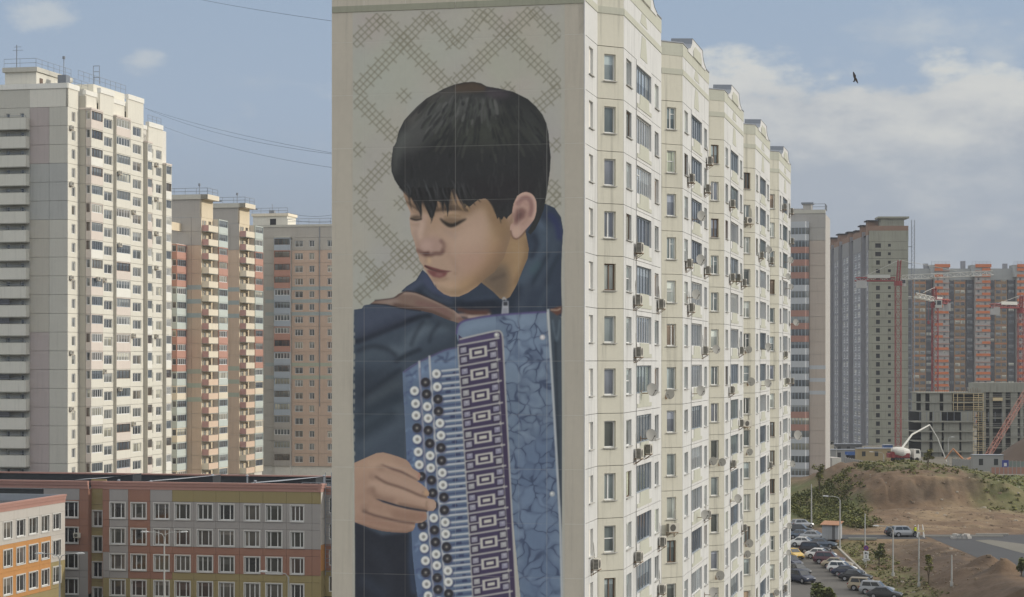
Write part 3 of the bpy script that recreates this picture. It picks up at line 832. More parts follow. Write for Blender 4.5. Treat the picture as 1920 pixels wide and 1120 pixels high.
    P.fill(D((545, 720), (700, 630), (960, 530), (970, 680), (760, 700), (740, 760), (560, 780)), (102, 119, 142), .8, 6, cl)
    P.fill(E((395, 100), (470, 80), (520, 500), (560, 1130), (450, 1130), (430, 600)), (80, 96, 124), .7, 6, cl)
    P.line(D((545, 715), (660, 640), (760, 592), (860, 548), (950, 528)), 3.2, (76, 70, 100), .9, 1)
    for i in range(70):
        x, y = R.uniform(757, 800), R.uniform(690, 1118)
        a = R.uniform(0, 6.28)
        P.line([(x, y), (x + 8 * math.cos(a), y + 8 * math.sin(a)), (x + 14 * math.cos(a + .8), y + 14 * math.sin(a + .8))], R.uniform(2, 5),
               R.choice([(60, 66, 98), (112, 134, 158), (66, 76, 108), (120, 138, 160)]), .6, 1.2, cl, taper=True)
    for p, q in (((800, 590), (860, 640)), ((780, 640), (850, 600)), ((860, 640), (940, 600)), ((880, 560), (860, 640)), ((560, 745), (610, 740)), ((610, 740), (650, 700))):
        P.line(D(p, ((p[0] + q[0]) / 2 + 6, (p[1] + q[1]) / 2 - 8), q), 4, (62, 72, 96), .75, 1.3, cl)

    # upper case
    xr = lambda y: min(1028.0 + (y - 584) * .060 - (y - 584) ** 2 * 7e-6, 1054.0)          # right rim (light line)
    case = D((955, 480), (945, 420), (955, 370), (990, 335), (1060, 315), (1200, 292), (1400, 275), (1620, 262)) + [(xr(700), 700), (xr(900), 900), (xr(1140), 1140), (978, 1140), (930, 650)]
    P.fill(case, blue)
    cc = P.region(case)
    P.line(D((945, 430), (955, 370), (990, 335), (1060, 315), (1200, 292), (1400, 275), (1620, 262)), 4, (78, 70, 108), .95, 1)
    P.fill(D((960, 430), (975, 370), (1060, 335), (1270, 310), (1500, 290), (1500, 330), (1200, 360), (1040, 400)), (116, 132, 150), .7, 7, cc)
    P.fill(D((1300, 420), (1480, 330), (1620, 330), (1640, 600), (1420, 700), (1330, 640)), (108, 124, 144), .7, 16, cc)
    P.fill([(958, 860), (1040, 800), (1050, 1140), (985, 1140)], (88, 104, 128), .7, 16, cc)
    # marbling: dark veins
    veins = (((1330, 690), (1420, 700), (1480, 770), (1485, 850)), ((1420, 640), (1480, 690), (1560, 720), (1640, 700)), ((1490, 780), (1530, 790), (1550, 720)),
             ((1355, 870), (1400, 900), (1480, 890)), ((1350, 930), (1420, 970), (1500, 980)), ((1560, 800), (1575, 900), (1555, 1000), (1500, 1060)),
             ((1610, 800), (1620, 900), (1600, 1010), (1560, 1100)), ((1490, 450), (1500, 530), (1560, 560), (1630, 540)), ((1380, 330), (1390, 420), (1370, 500)),
             ((1400, 500), (1440, 540), (1480, 500)), ((1330, 520), (1380, 560), (1450, 570)), ((1620, 720), (1650, 730)), ((1410, 1100), (1440, 1050), (1500, 1060)))
    rs0 = np.random.RandomState(12)
    gx, gy = np.meshgrid(np.arange(PW) / PS + PX0, np.arange(PH) / PS + PY0)
    wx = Painter._blur(rs0.normal(0, 1, (PH, PW)), 9) * 110; wyy = Painter._blur(rs0.normal(0, 1, (PH, PW)), 9) * 110
    pts_c = np.stack([rs0.uniform(930, 1060, 130), rs0.uniform(585, 1140, 130)], 1)
    d1 = np.full((PH, PW), 1e9); d2 = d1.copy(); tone = np.zeros((PH, PW))
    x0c, y0c = int((930 - PX0) * PS), int((580 - PY0) * PS)
    sl_ = (slice(y0c, PH), slice(x0c, PW)); xx, yy = (gx + wx)[sl_], (gy + wyy)[sl_]
    a1, a2, tn = d1[sl_], d2[sl_], tone[sl_]
    for k_, (qx, qy) in enumerate(pts_c):
        dd = np.hypot((xx - qx) * 1.0, (yy - qy) * 1.0)
        near = dd < a1
        a2 = np.where(near, a1, np.minimum(a2, dd)); tn = np.where(near, rs0.uniform(-1, 1), tn); a1 = np.where(near, dd, a1)
    thick = .9 + 1.6 * np.clip(Painter._blur(rs0.normal(0, 1, xx.shape), 14) * 9 + .4, 0, 1.3)
    crack = np.clip(1.25 - (a2 - a1) / (2.0 * thick), 0, 1) * np.clip(Painter._blur(rs0.normal(0, 1, xx.shape), 8) * 12 + .72, .0, 1)
    soft = np.clip(1.0 - (a2 - a1) / 9.0, 0, 1) * .3
    m_ = (cc[sl_] * np.maximum(crack * .85, soft))[..., None]
    im_ = P.im[sl_]; im_ += (tn * 7 * cc[sl_])[..., None] * np.array([1, 1, .9])
    P.im[sl_] = im_ * (1 - m_) + np.array([55, 64, 86]) * m_
    for i in range(40):
        x, y = R.uniform(955, 1046), R.uniform(600, 1125)
        P.disc(x, y, R.uniform(5, 14), R.uniform(4, 12), R.choice([(80, 94, 118), (116, 129, 146), (92, 106, 130)]), .25, 4, cc, R.uniform(0, 3))
    # rim and the dark bellows behind it
    bell = [(xr(584) + 1, 578), (1053, 596), (1054, 800), (1054, 960), (1055, 1140), (xr(1100), 1100), (xr(900), 900), (xr(740), 740)]
    P.fill(bell, (62, 70, 78))
    P.line([(1041, 620), (1046, 800), (1050, 950)], 5, (46, 52, 60), .8, 1.5)
    P.line([(1036, 600), (1044, 640), (1050, 600)], 4, (88, 102, 112), .7, 1.5)
    P.fill(D((1640, 245), (1700, 225), (1735, 215), (1733, 270), (1700, 290)), (92, 62, 52), 1, 1.2)
    P.line(D((1650, 245), (1700, 248), (1725, 235)), 3, (148, 124, 106), .9, 1)
    P.line([(xr(y), y) for y in (580, 700, 800, 900, 1000, 1140)], 4.4, (158, 160, 160), .95, .7, smooth=False)
    P.disc(*D((1590, 452))[0], 5, 5, (172, 165, 165), 1, 1); P.disc(*D((1588, 450))[0], 2, 2, (205, 200, 196), 1, .6)
    P.disc(*E((1303, 483))[0], 5, 5, (150, 152, 152), 1, .9); P.disc(*E((1300, 480))[0], 2, 2, (190, 190, 186), 1, .5)

    # fretwork strip: columns lean to the right as they go down
    lx = lambda y: 858.5 + (y - 640) * .0617 + (y - 640) ** 2 * -6e-6      # left edge of the strip
    rx = lambda y: 932.0 + (y - 640) * .0535                                # right edge of the fret columns
    ox = lambda y: 943.0 + (y - 640) * .0525                                # outer rim
    strip = [(860, 628), (870, 636), (930, 622), (938, 622), (944, 632)] + [(ox(y), y) for y in (700, 800, 900, 1000, 1140)] + [(lx(y), y) for y in (1140, 1000, 900, 800, 700, 660)]
    P.fill(strip, (62, 54, 78))
    cp = P.region(strip)
    P.fill(D((955, 470), (1240, 415), (1250, 460), (965, 510)), (76, 66, 98), .8, 3, cp)
    P.line([(ox(y) - 5, y) for y in (650, 800, 950, 1140)], 7, (60, 50, 72), .8, 1.5, cp)
    metal = (158, 154, 147)
    P.line(D((965, 468), (1100, 435), (1240, 405), (1275, 412), (1290, 450)) + [(ox(y), y) for y in (660, 760, 860, 960, 1060, 1140)], 3.0, metal, .95, .6)
    P.line([(lx(y), y) for y in (650, 740, 830, 920, 1010, 1140)], 3.2, (142, 138, 134), .95, .6)
    P.line([(rx(y) - 1.5, y) for y in (640, 740, 840, 940, 1040, 1140)], 3.0, metal, .95, .6)
    P.disc(*D((1247, 435))[0], 5.2, 5.2, (150, 148, 144), 1, .8); P.disc(*D((1243, 432))[0], 2.2, 2.2, (196, 192, 186), 1, .5)
    ys = [648.0, 687.5, 728.0, 769.0, 806.0, 846.5, 885.5, 924.5, 964.0, 1003.0, 1042.5, 1082.0, 1121.0]   # left ends of the cross bars
    for i, y0 in enumerate(ys):
        sl = -13.0 if i < 4 else -11.5
        def G(u, v, y0=y0, i=i, sl=sl):
            h = (ys[i + 1] - y0) if i + 1 < len(ys) else 39.0
            y = y0 + v * h
            a, b = lx(y), rx(y)
            return (a + u * (b - a), y + sl * u)
        P.line([G(-.02, 0), G(1.06, 0)], 3.2, metal, .95, .6, smooth=False)
        if i + 1 >= len(ys):
            break
        # side links, centre ring, jewel, four square stones
        P.line([G(0, .5), G(.28, .5)], 2.6, metal, .95, .5, smooth=False); P.line([G(.72, .5), G(1, .5)], 2.6, metal, .95, .5, smooth=False)
        ring = [G(.27, .24), G(.73, .24), G(.73, .76), G(.27, .76)]
        P.fill(ring, (166, 161, 152), 1, .5)
        P.fill([G(.345, .335), G(.655, .335), G(.655, .665), G(.345, .665)], (52, 44, 66), 1, .4)
        P.fill([G(.40, .42), G(.60, .42), G(.60, .58), G(.40, .58)], (170, 165, 154), 1, .5)
        for (u0, u1, v0, v1) in ((.05, .21, .14, .40), (.05, .21, .60, .86), (.80, .96, .12, .38), (.80, .96, .60, .86)):
            P.fill([G(u0 - .02, v0 - .05), G(u1 + .02, v0 - .05), G(u1 + .02, v1 + .05), G(u0 - .02, v1 + .05)], (44, 38, 52), .9, .5)
            P.fill([G(u0, v0), G(u1, v0), G(u1, v1), G(u0, v1)], R.choice([(132, 128, 140), (144, 141, 142), (124, 120, 138)]), 1, .5)
            P.fill([G(u0 + .04, v0 + .05), G(u1 - .03, v0 + .05), G(u1 - .07, v1 - .1)], (170, 168, 164), .6, .8)
    # key rods
    rowx3 = lambda y: 818.5 + (y - 702) * .0566
    ks = np.arange(696.5, 1130, 11.85)
    for i, y in enumerate(ks):
        x1 = lx(y) - 1
        long = i % 2 == 1
        x0 = (rowx3(y) - 9) if long else (rowx3(y) + 9)
        dy = -.105 * (x1 - x0)
        P.fill([(x0, y + 5.5 - .105 * 0), (x1, y + 5.5 + dy), (x1, y + 9 + dy), (x0, y + 9)], (58, 62, 92), .55, .9)
        if R.random() < .8:
            a = R.uniform(.45, .7)
            P.line([(x0 + a * (x1 - x0), y + 6 + dy * a), (x0 + (a + .18) * (x1 - x0), y + 6 + dy * (a + .18))], 5, (46, 50, 76), .7, 1)
        P.line([(x0, y), (x1, y + dy)], 3.8, (157, 158, 160), .95, .6, smooth=False)
        P.line([(x0, y - 1), (x1, y + dy - 1)], 1.3, (182, 182, 180), .7, .4, smooth=False)
    # rails between the button rows
    P.line(K((203, 95), (213, 300), (232, 620), (252, 1000)) + L((262, 120), (290, 480), (310, 760), (335, 1120)), 3.8, (166, 164, 162), .95, .6)
    P.line(K((310, 40), (322, 260), (348, 600), (372, 1000)) + L((400, 130), (425, 480), (455, 900), (470, 1120)), 3.8, (166, 164, 162), .95, .6)
    P.line([(788, 690), (792, 800), (800, 900), (808, 1000), (816, 1125)], 3, (70, 72, 104), .6, 1.2)

    # hand is painted before the buttons that lie right of it, after those beneath it
    def button(x, y, white, r=8.6):
        P.disc(x + 1.2, y + 2.0, r + 1, r + 1, (54, 56, 84), .7, 1.2)
        if white:
            P.disc(x, y, r, r * 1.02, (178, 177, 171), 1, .6)
            P.disc(x - .5, y - .8, r * .8, r * .8, (194, 192, 186), .8, 1)
            P.disc(x + .2, y, r * .4, r * .42, (138, 135, 128), 1, .9)
            P.disc(x + .2, y + .3, r * .18, r * .18, (112, 110, 106), 1, .6)
        else:
            P.disc(x, y, r + .6, r + .6, (92, 92, 102), .8, .6)
            P.disc(x, y, r * .98, r, (46, 44, 48), 1, .6)
            P.disc(x, y, r * .55, r * .55, (62, 60, 63), 1, 1.0)
            P.disc(x, y, r * .24, r * .24, (134, 128, 118), 1, .6)

    row1 = [(777.5, 733.5, 1), (779.5, 757.5, 1), (780.5, 779.5, 1), (782, 803, 0), (782.5, 824.5, 1), (784.5, 848, 1), (786.3, 872, 1), (790, 894, 0), (792, 985, 0),
            (794.2, 1007, 1), (796, 1029, 1), (798, 1052, 1), (798.5, 1074, 0), (800, 1096, 1), (803, 1118, 1)]
    row2 = [(798, 717.5, 0), (800, 739.5, 0), (801.3, 763, 1), (803, 785, 1), (803.3, 807.5, 0), (806, 832, 0), (806.8, 855, 1), (808, 878, 1), (809.3, 901, 0), (811.5, 925, 0),
            (812.5, 948, 0), (813.5, 972, 1), (814.8, 994.5, 0), (816.7, 1017, 0), (818, 1040, 1), (819.3, 1061, 1), (820, 1084, 0), (821.5, 1106, 0), (823, 1128, 1)]
    row3 = [(818.5, 701.5, 1), (820, 726, 1), (821.5, 749, 0), (822.5, 771.5, 0), (825, 794, 1), (827, 817, 1), (827, 840, 0), (828.2, 864, 0), (829.5, 887, 1), (830.8, 910, 1),
            (832.5, 933, 0), (833.5, 957, 0), (835, 980, 1), (836, 1002, 1), (837.5, 1026, 0), (839, 1048, 0), (840, 1071, 1), (841, 1092, 1), (841.5, 1114, 0)]
    for x, y, wt in row1 + row2 + row3:
        button(x, y, wt)

    # ---- hand --------------------------------------------------------------------------
    sk = (152, 122, 103)
    hand = H((88, 240), (180, 200), (270, 160), (350, 125), (430, 118), (500, 135), (600, 165), (700, 205), (730, 235), (770, 305), (820, 335), (855, 360), (865, 390), (850, 440),
             (820, 450), (880, 490), (940, 545), (965, 590), (960, 620), (930, 640), (960, 655), (1020, 670), (1045, 705), (1045, 760), (1010, 800), (950, 800), (930, 810), (938, 850),
             (935, 900), (880, 935), (800, 945), (800, 980), (775, 1030), (700, 1055), (560, 1050), (420, 1035), (280, 1000), (160, 955), (95, 930))
    P.fill(hand, sk)
    chd = P.region(hand)
    P.fill(H((90, 250), (350, 130), (500, 150), (560, 240), (300, 320), (100, 420)), (160, 130, 108), .8, 7, chd)
    # fingers as separate rounded planes
    fing = [(H((250, 260), (480, 260), (640, 320), (780, 400), (850, 430)), 12, (166, 137, 116)),
            (H((300, 370), (520, 420), (720, 500), (900, 580)), 16, (160, 131, 112)),
            (H((260, 480), (480, 540), (720, 610), (960, 700)), 17, (166, 137, 117)),
            (H((230, 700), (420, 760), (620, 820), (860, 870)), 15, (146, 115, 96)),
            (H((200, 880), (400, 940), (600, 985), (740, 1000)), 12, (136, 105, 88))]
    for pts, w, c in fing:
        P.line(pts, w, c, .75, 4, chd)
    dk = (98, 74, 64)
    P.line(H((400, 255), (520, 305), (640, 345), (740, 395), (840, 448)), 3.6, (86, 64, 58), .9, 1.3, chd, taper=True)
    P.line(H((330, 395), (460, 470), (600, 515), (720, 560), (860, 620), (950, 640)), 4.2, dk, .85, 1.8, chd)
    P.line(H((300, 520), (330, 620), (420, 660), (560, 690)), 9, (122, 95, 80), .7, 4, chd)
    P.fill(H((335, 655), (450, 685), (600, 730), (750, 760), (940, 790), (945, 812), (840, 800), (700, 775), (560, 740), (430, 700)), (40, 44, 56), 1, .9)
    P.line(H((600, 715), (750, 745), (930, 785)), 4, (104, 80, 66), .8, 2, chd)
    P.line(H((190, 800), (320, 850), (480, 890), (640, 925), (800, 945)), 4, (88, 66, 58), .9, 1.5, chd)
    P.line(H((190, 810), (210, 790), (240, 815)), 5, (98, 76, 66), .7, 2.5, chd)
    P.fill(H((500, 790), (900, 820), (935, 900), (800, 940), (560, 890)), (128, 97, 80), .6, 5, chd)
    P.line(H((120, 950), (300, 1000), (480, 1040), (700, 1052), (780, 1020)), 5, (112, 84, 70), .8, 2.2, chd)
    P.line(H((860, 350), (850, 420)), 6, (150, 100, 88), .7, 2.5, chd)
    P.line(H((940, 680), (930, 740), (950, 790)), 3, (124, 96, 78), .6, 1.6, chd)
    P.disc(*H((1000, 725))[0], 7, 9, (168, 140, 120), .8, 3, chd)
    P.disc(*H((935, 590))[0], 5, 6, (172, 138, 104), .8, 2.5, chd)
    P.line(H((880, 600), (900, 570)), 3, (120, 92, 76), .5, 1.5, chd)
    P.disc(*H((900, 860))[0], 7, 7, (140, 102, 86), .7, 3, chd)
    P.line(H((280, 600), (200, 640), (120, 620)), 12, (142, 112, 94), .6, 6, chd)
    P.fill(H((90, 840), (240, 850), (460, 930), (600, 990), (300, 980), (100, 920)), (142, 108, 90), .5, 6, chd)
    for q in ((400, 300), (310, 400), (270, 560), (210, 760)):
        P.disc(*H(q)[0], 8, 7, (128, 100, 84), .45, 4, chd)
    # ragged painted edge on the left
    for i in range(40):
        y = 585 + i * 14
        P.disc(664 + R.uniform(-1, .5), y, R.uniform(.6, 2.0), R.uniform(3, 8), (150, 146, 132), .8, .6)
    # grain of the roller and brush
    rs = np.random.RandomState(3)
    g = rs.normal(0, 1, (PH, PW)).astype(np.float32)
    g = Painter._blur(g, 1) * 3.0 + Painter._blur(rs.normal(0, 1, (PH, PW)).astype(np.float32), 4) * 9
    P.im += np.clip(g, -5, 5)[..., None] * .8
    grey = P.im.mean(-1, keepdims=True)
    P.im = (grey + (P.im - grey) * .88) * .985
    return np.clip(P.im, 0, 255)
# ------------------------------------------------------------------ the tall panel block with the painted gable
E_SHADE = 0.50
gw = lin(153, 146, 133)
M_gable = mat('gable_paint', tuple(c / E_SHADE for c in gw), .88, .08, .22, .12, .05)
M_joint = mat('joint_mortar', (.72, .69, .62), .9, .15, 1.5)
M_cream = mat('cream_facade_panel', (.605, .603, .585), .85, .09, .3, .30, .05)
M_cream2 = mat('cream_loggia_panel', (.622, .615, .594), .85, .09, .3, .20, .05)
M_tan = mat('sand_facade_panel', (.62, .595, .50), .85, .09, .3, .30, .05)
M_olive = mat('olive_relief_paint', (.49, .49, .41), .85, .08, .4, .12)
M_olive2 = mat('olive_band_paint', (.40, .395, .30), .85, .08, .4, .12)

main = thing('panel_apartment_block', 'tall cream apartment block with a huge mural of a boy on its end wall', 'apartment building',
             (3.69, 103.4, 0), GRID)
FH = 2.78
ZT = ZC + 6 * FH                              # joint above the top storey
ROOF = ZC + 20.45
W_GAB, SEC = 13.47, 23.1
B0, B1, BD = 3.8, 18.65, 1.2                   # bay: from, to (outer front end), depth

# gable panels
seam_t = [0.0, 1.953, 3.43, 6.787, 9.469, 11.71, W_GAB]
GROWS = 11
for i, (a, b_) in enumerate(zip(seam_t, seam_t[1:])):
    for k in range(GROWS):
        part('gable_panel', panel_mesh(b_ - a, FH, (), M_gable, .022, .03), main, (-b_, 0, ZT - (k + 1) * FH))
    part('gable_panel', panel_mesh(b_ - a, ROOF - ZT, (), M_gable, .022, .03), main, (-b_, 0, ZT))
for i, (a, b_) in enumerate(((0, 6.787), (6.787, W_GAB))):
    q = MB(); q.box(-b_ + .02, -a - .02, -.035, .04, 48.26, 48.58)
    part('gable_band', q.mesh('gable_band', M_olive2), main)

b = MB(); b.quad((-W_GAB, .0065, 0), (0, .0065, 0), (0, .0065, ROOF - .02), (-W_GAB, .0065, ROOF - .02)); part('joint_mortar', b.mesh('joint_mortar', mat('pale_joint_mortar', (.74, .71, .64), .9, .1, 1.5)), main)
# solid body behind the panels
nsec = 5
b = MB()
outline = [(-W_GAB + .04, .05), (-.04, .05)]
for s_ in range(nsec):
    o = s_ * SEC
    outline += [(-.2, o + B0 + .08), (BD - .22, o + B0 + BD + .08), (BD - .22, o + B1 - .05), (-.2, o + B1 + BD - .05)]
outline += [(-.2, nsec * SEC - 3.0), (-W_GAB + .04, nsec * SEC - 3.0)]
b.slab(outline, 0, ROOF - .5)
part('building_core', b.mesh('building_core', [M_joint]), main)
q = MB(); q.slab(outline, ROOF - .5 + .004, ROOF - .4); part('roof_deck', q.mesh('roof_deck', M_roof), main)
# plain lower storeys in front of the core
for s_ in range(nsec):
    o = s_ * SEC
    nf = [12, 13, 14, 15, 15][s_]
    zb = ZT - nf * FH - .02
    wall_box(main, 'lower_wall', (0, o + B0), (BD, o + B0 + BD), 0, zb, M_tan, .2)
    wall_box(main, 'lower_wall', (BD, o + B0 + BD), (BD, o + B1), 0, zb, M_cream, .2)
wall_box(main, 'lower_wall', (0, 0), (0, B0), 0, ZT - 12 * FH - .02, M_cream, .2)
wall_box(main, 'lower_wall', (-W_GAB, 0), (0, 0), 0, ZT - GROWS * FH - .02, M_gable, .04)

WH = 1.42
WZ = FH - .40 - WH
home = ['one', 'one', 'two', 'two_b', 'sash', 'two_t', 'one', 'brown']
small = ['one', 'two', 'one', 'one', 'two_b']
logk = ['log5', 'log5', 'log5', 'log5w', 'log4', 'logmix', 'log5w', 'log5']
relief_a = [(.15, .0), (5.35, .0), (5.35, .22), (4.45, .22), (4.35, .82), (1.15, .82), (1.05, .22), (.15, .22)]


def relief_mesh():
    b = MB(); b.prism(relief_a, -.03, .01); return b.mesh('parapet_relief', M_olive)


rel = relief_mesh()
# first stretch of flat wall beside the gable corner
run(main, (0, 0), (0, B0), ZT - 12 * FH, FH, 12, M_cream, [(1.3, WZ, 1.2, WH, small)], 'facade_panel')
q = MB(); q.box(-.025, .03, -.03, .16, 0, ROOF); part('corner_strip', q.mesh('corner_strip', M_cream2), main)
for s_ in range(nsec):
    o = s_ * SEC
    nf = [12, 13, 14, 15, 15][s_]
    zb = ZT - nf * FH
    L45 = BD * math.sqrt(2)
    run(main, (0, o + B0), (BD, o + B0 + BD), zb, FH, nf, M_tan, [(.44, WZ, .74, WH, home)], 'bay_panel')
    f0 = o + B0 + BD
    run(main, (BD, f0), (BD, f0 + 4.15), zb, FH, nf, M_cream, [(.85, WZ, 1.75, WH, ['two', 'two_b', 'two', 'sash', 'brown'])], 'facade_panel')
    for i in range(nf):
        z = zb + i * FH
        hole = ((.06, FH - .26 - 1.56, 5.33, 1.56),)
        p = part('loggia_panel', panel_mesh(5.45, FH, hole, M_cream2), main, (BD + .03, f0 + 4.17, z), rad(90))
        part('parapet_relief', rel, p, (0, 0, .18))
        k = random.choice(logk)
        add_window(main, 5.33, 1.56, k, (BD + .03, f0 + 4.17 + .06, z + hole[0][1]), rad(90), 'loggia_window')
    run(main, (BD, f0 + 9.64), (BD, o + B1), zb, FH, nf, M_cream, [(1.45, WZ, 1.55, WH, small)], 'facade_panel')
    # return side and the flat wall behind it, seen only from a step aside
    run(main, (BD, o + B1), (0, o + B1 + BD), zb, FH, nf, M_tan, (), 'bay_panel')
    wall_box(main, 'flat_wall', (0, o + B1 + BD), (0, o + SEC + B0 - (3.0 if s_ == nsec - 1 else 0)), 0, ROOF, M_cream, .2)
    # attic storey: walls, band, olive frieze, zinc cap, stepped pediment over the loggias
    att = [((0, o + B0), (BD, f0), M_tan), ((BD, f0), (BD, o + B1), M_cream), ((BD, o + B1), (0, o + B1 + BD), M_tan)]
    if s_ == 0: att.insert(0, ((0, 0), (0, B0), M_cream))
    for p0, p1, m_ in att:
        wall_box(main, 'attic_wall', p0, p1, ZT + .02, ROOF, m_, .3)
        wall_box(main, 'attic_band', p0, p1, ZC + 18.42, ZC + 18.78, M_olive, .05, .035)
        wall_box(main, 'attic_frieze', p0, p1, ZC + 19.62, ROOF - .07, M_olive, .05, .022)
        wall_box(main, 'zinc_cap', p0, p1, ROOF, ROOF + .07, M_flash, .34, .05)
    q = MB()
    cen = f0 + 6.9
    prof = [(-4.6, -.2), (-4.6, .0), (-3.6, .18), (-2.9, .55), (-2.7, .95), (2.7, .95), (2.9, .55), (3.6, .18), (4.6, .0), (4.6, -.2)]
    q.prism([(u, v) for u, v in prof][::-1], -.06, 1.3)
    part('pediment', q.mesh('pediment', M_cream2), main, (BD, cen, ROOF + .02), rad(90))
    q = MB()
    for (u0, v0), (u1, v1) in zip(prof[1:-1], prof[2:-1]):
        q.ngon([(u0, -.09, v0 + .008), (u1, -.09, v1 + .008), (u1, 1.34, v1 + .06), (u0, 1.34, v0 + .06)])
    part('pediment_roof', q.mesh('pediment_roof', M_steel), main, (BD, cen, ROOF + .02), rad(90))
    q = MB()
    q.prism([(-2.1, 0), (-2.1, .4), (-1.35, .75), (1.35, .75), (2.1, .4), (2.1, 0)][::-1], -.10, -.06)
    part('pediment_relief', q.mesh('pediment_relief', M_olive), main, (BD, cen, ROOF - .15), rad(90))
    for (w0, zz, hh) in ((1.25, 17.0, 1.3), (1.25, 18.95, .62)):
        q = MB(); q.prism([(-w0, 0), (-w0 * .55, hh), (w0 * .55, hh), (w0, 0)][::-1], -.02, .01)
        part('attic_relief', q.mesh('attic_relief', M_olive), main, (BD, cen, ZC + zz), rad(90))
    # lift and stair head on the roof behind
    q = MB(); q.box(-9, -4.5, f0 + 1, f0 + 9, ROOF - .4, ROOF + 2.2); part('roof_house', q.mesh('roof_house', M_cream), main)

# faint stains run down the joints: rust lip under each sill is geometry enough

# ------------------------------------------------------------------ the mural
def build_mural():
    im = paint_mural() / 255.0
    im = np.where(im <= .04045, im / 12.92, ((im + .055) / 1.055) ** 2.4)
    step = .030
    t0, t1, z0, z1 = 1.02, 12.34, 17.0, 48.24
    tt = np.arange(t0, t1, step); zz = np.arange(z0, z1, step)
    # keep grid lines off the joints: drop the cells that lie over one
    T, Z = np.meshgrid(tt, zz)
    co = np.stack([-T, np.full_like(T, -.008), Z], -1).reshape(-1, 3)
    Xw = 3.69 - NX * T + DX * -.012; Yw = 103.4 - NY * T + DY * -.012
    px = 960 + FP * Xw / Yw; py = YH - FP * (Z - ZC) / Yw
    u = np.clip((px - PX0) * PS, 0, PW - 1.01); v = np.clip((py - PY0) * PS, 0, PH - 1.01)
    iu, iv = u.astype(int), v.astype(int); fu, fv = (u - iu)[..., None], (v - iv)[..., None]
    c = im[iv, iu] * (1 - fu) * (1 - fv) + im[iv, iu + 1] * fu * (1 - fv) + im[iv + 1, iu] * (1 - fu) * fv + im[iv + 1, iu + 1] * fu * fv
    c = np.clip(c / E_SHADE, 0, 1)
    nz, nt = T.shape
    idx = np.arange(nz * nt).reshape(nz, nt)
    # t grows towards -x, so run the corners the other way round to face outward
    f = np.stack([idx[:-1, 1:], idx[:-1, :-1], idx[1:, :-1], idx[1:, 1:]], -1)
    ct = (tt[:-1] + tt[1:]) / 2; cz = (zz[:-1] + zz[1:]) / 2
    # the paint dips into the panel joints and wears pale along them
    nz, nt = T.shape
    groove = np.zeros(T.shape)
    for s_, a_ in zip(seam_t, (0, .34, .18, .26, .12, .26, 0)):
        if t0 < s_ < t1: groove[:, np.argmin(abs(tt - s_))] = a_
    for k in range(GROWS + 1):
        if z0 < ZT - k * FH < z1:
            r_ = np.argmin(abs(zz - (ZT - k * FH))); groove[r_] = np.maximum(groove[r_], .10 + .16 * np.random.RandomState(k).rand(nt).repeat(40)[:nt])
    c = c * (1 - groove[..., None]) + np.array([.58, .55, .50]) * groove[..., None]
    co[:, 1] += .0062 * (groove.ravel() > 0)
    f = f.reshape(-1, 4)
    me = bpy.data.meshes.new('mural')
    me.vertices.add(len(co)); me.vertices.foreach_set('co', co.astype(np.float32).ravel())
    me.loops.add(f.size); me.loops.foreach_set('vertex_index', f.astype(np.int32).ravel())
    me.polygons.add(len(f)); me.polygons.foreach_set('loop_start', np.arange(0, f.size, 4, dtype=np.int32))
    me.update(calc_edges=True); me.validate()
    a = me.color_attributes.new('paint', 'FLOAT_COLOR', 'POINT')
    a.data.foreach_set('color', np.concatenate([c.reshape(-1, 3), np.ones((nz * nt, 1))], 1).astype(np.float32).ravel())
    M = att_mat('mural_paint', 'paint', .8)
    me.materials.append(M)
    tag(part('mural', me, main), 'painted mural of a dark-haired boy looking down at a blue button accordion')


build_mural()

# ------------------------------------------------------------------ air conditioners and dishes on the facade
M_ac = mat('aged_white_casing', (.56, .53, .46), .6, .12, 1.5, .2)
M_ac_dark = mat('condenser_fins', (.10, .095, .085), .7, .15, 6)
M_bracket = mat('rusty_bracket', (.24, .16, .10), .8, .2, 5)
M_dish = mat('grey_dish_enamel', (.36, .35, .32), .55, .12, 2.0)


def make_ac():
    t = thing('air_conditioner', '', 'air conditioner')
    b = MB(); b.box(-.40, .40, -.42, -.14, 0, .56)
    part('casing', b.mesh('casing', M_ac), t)
    b = MB(); b.cyl((-.10, -.424, .28), .22, -.014, 'y', 18); part('fan_grille', b.mesh('fan_grille', M_ac_dark), t)
    b = MB()
    for i in range(7): b.box(-.412, -.401, -.40, -.16, .05 + i * .07, .095 + i * .07)
    part('side_fins', b.mesh('side_fins', M_ac_dark), t)
    b = MB()
    for x in (-.3, .3):
        b.box(x - .02, x + .02, -.44, 0, -.05, -.004); b.box(x - .02, x + .02, -.02, 0, -.35, -.05)
        b.tube([(x, -.40, -.05), (x, -.02, -.32)], .015, 4)
    b.box(-.28, .28, -.43, -.39, -.049, -.006)
    part('bracket', b.mesh('bracket', M_bracket), t)
    b = MB(); b.tube([(.36, -.16, .4), (.42, -.05, .55), (.40, -.03, 1.0), (.36, .0, 1.35)], .025, 5)
    part('hose', b.mesh('hose', M_sill), t)
    return t


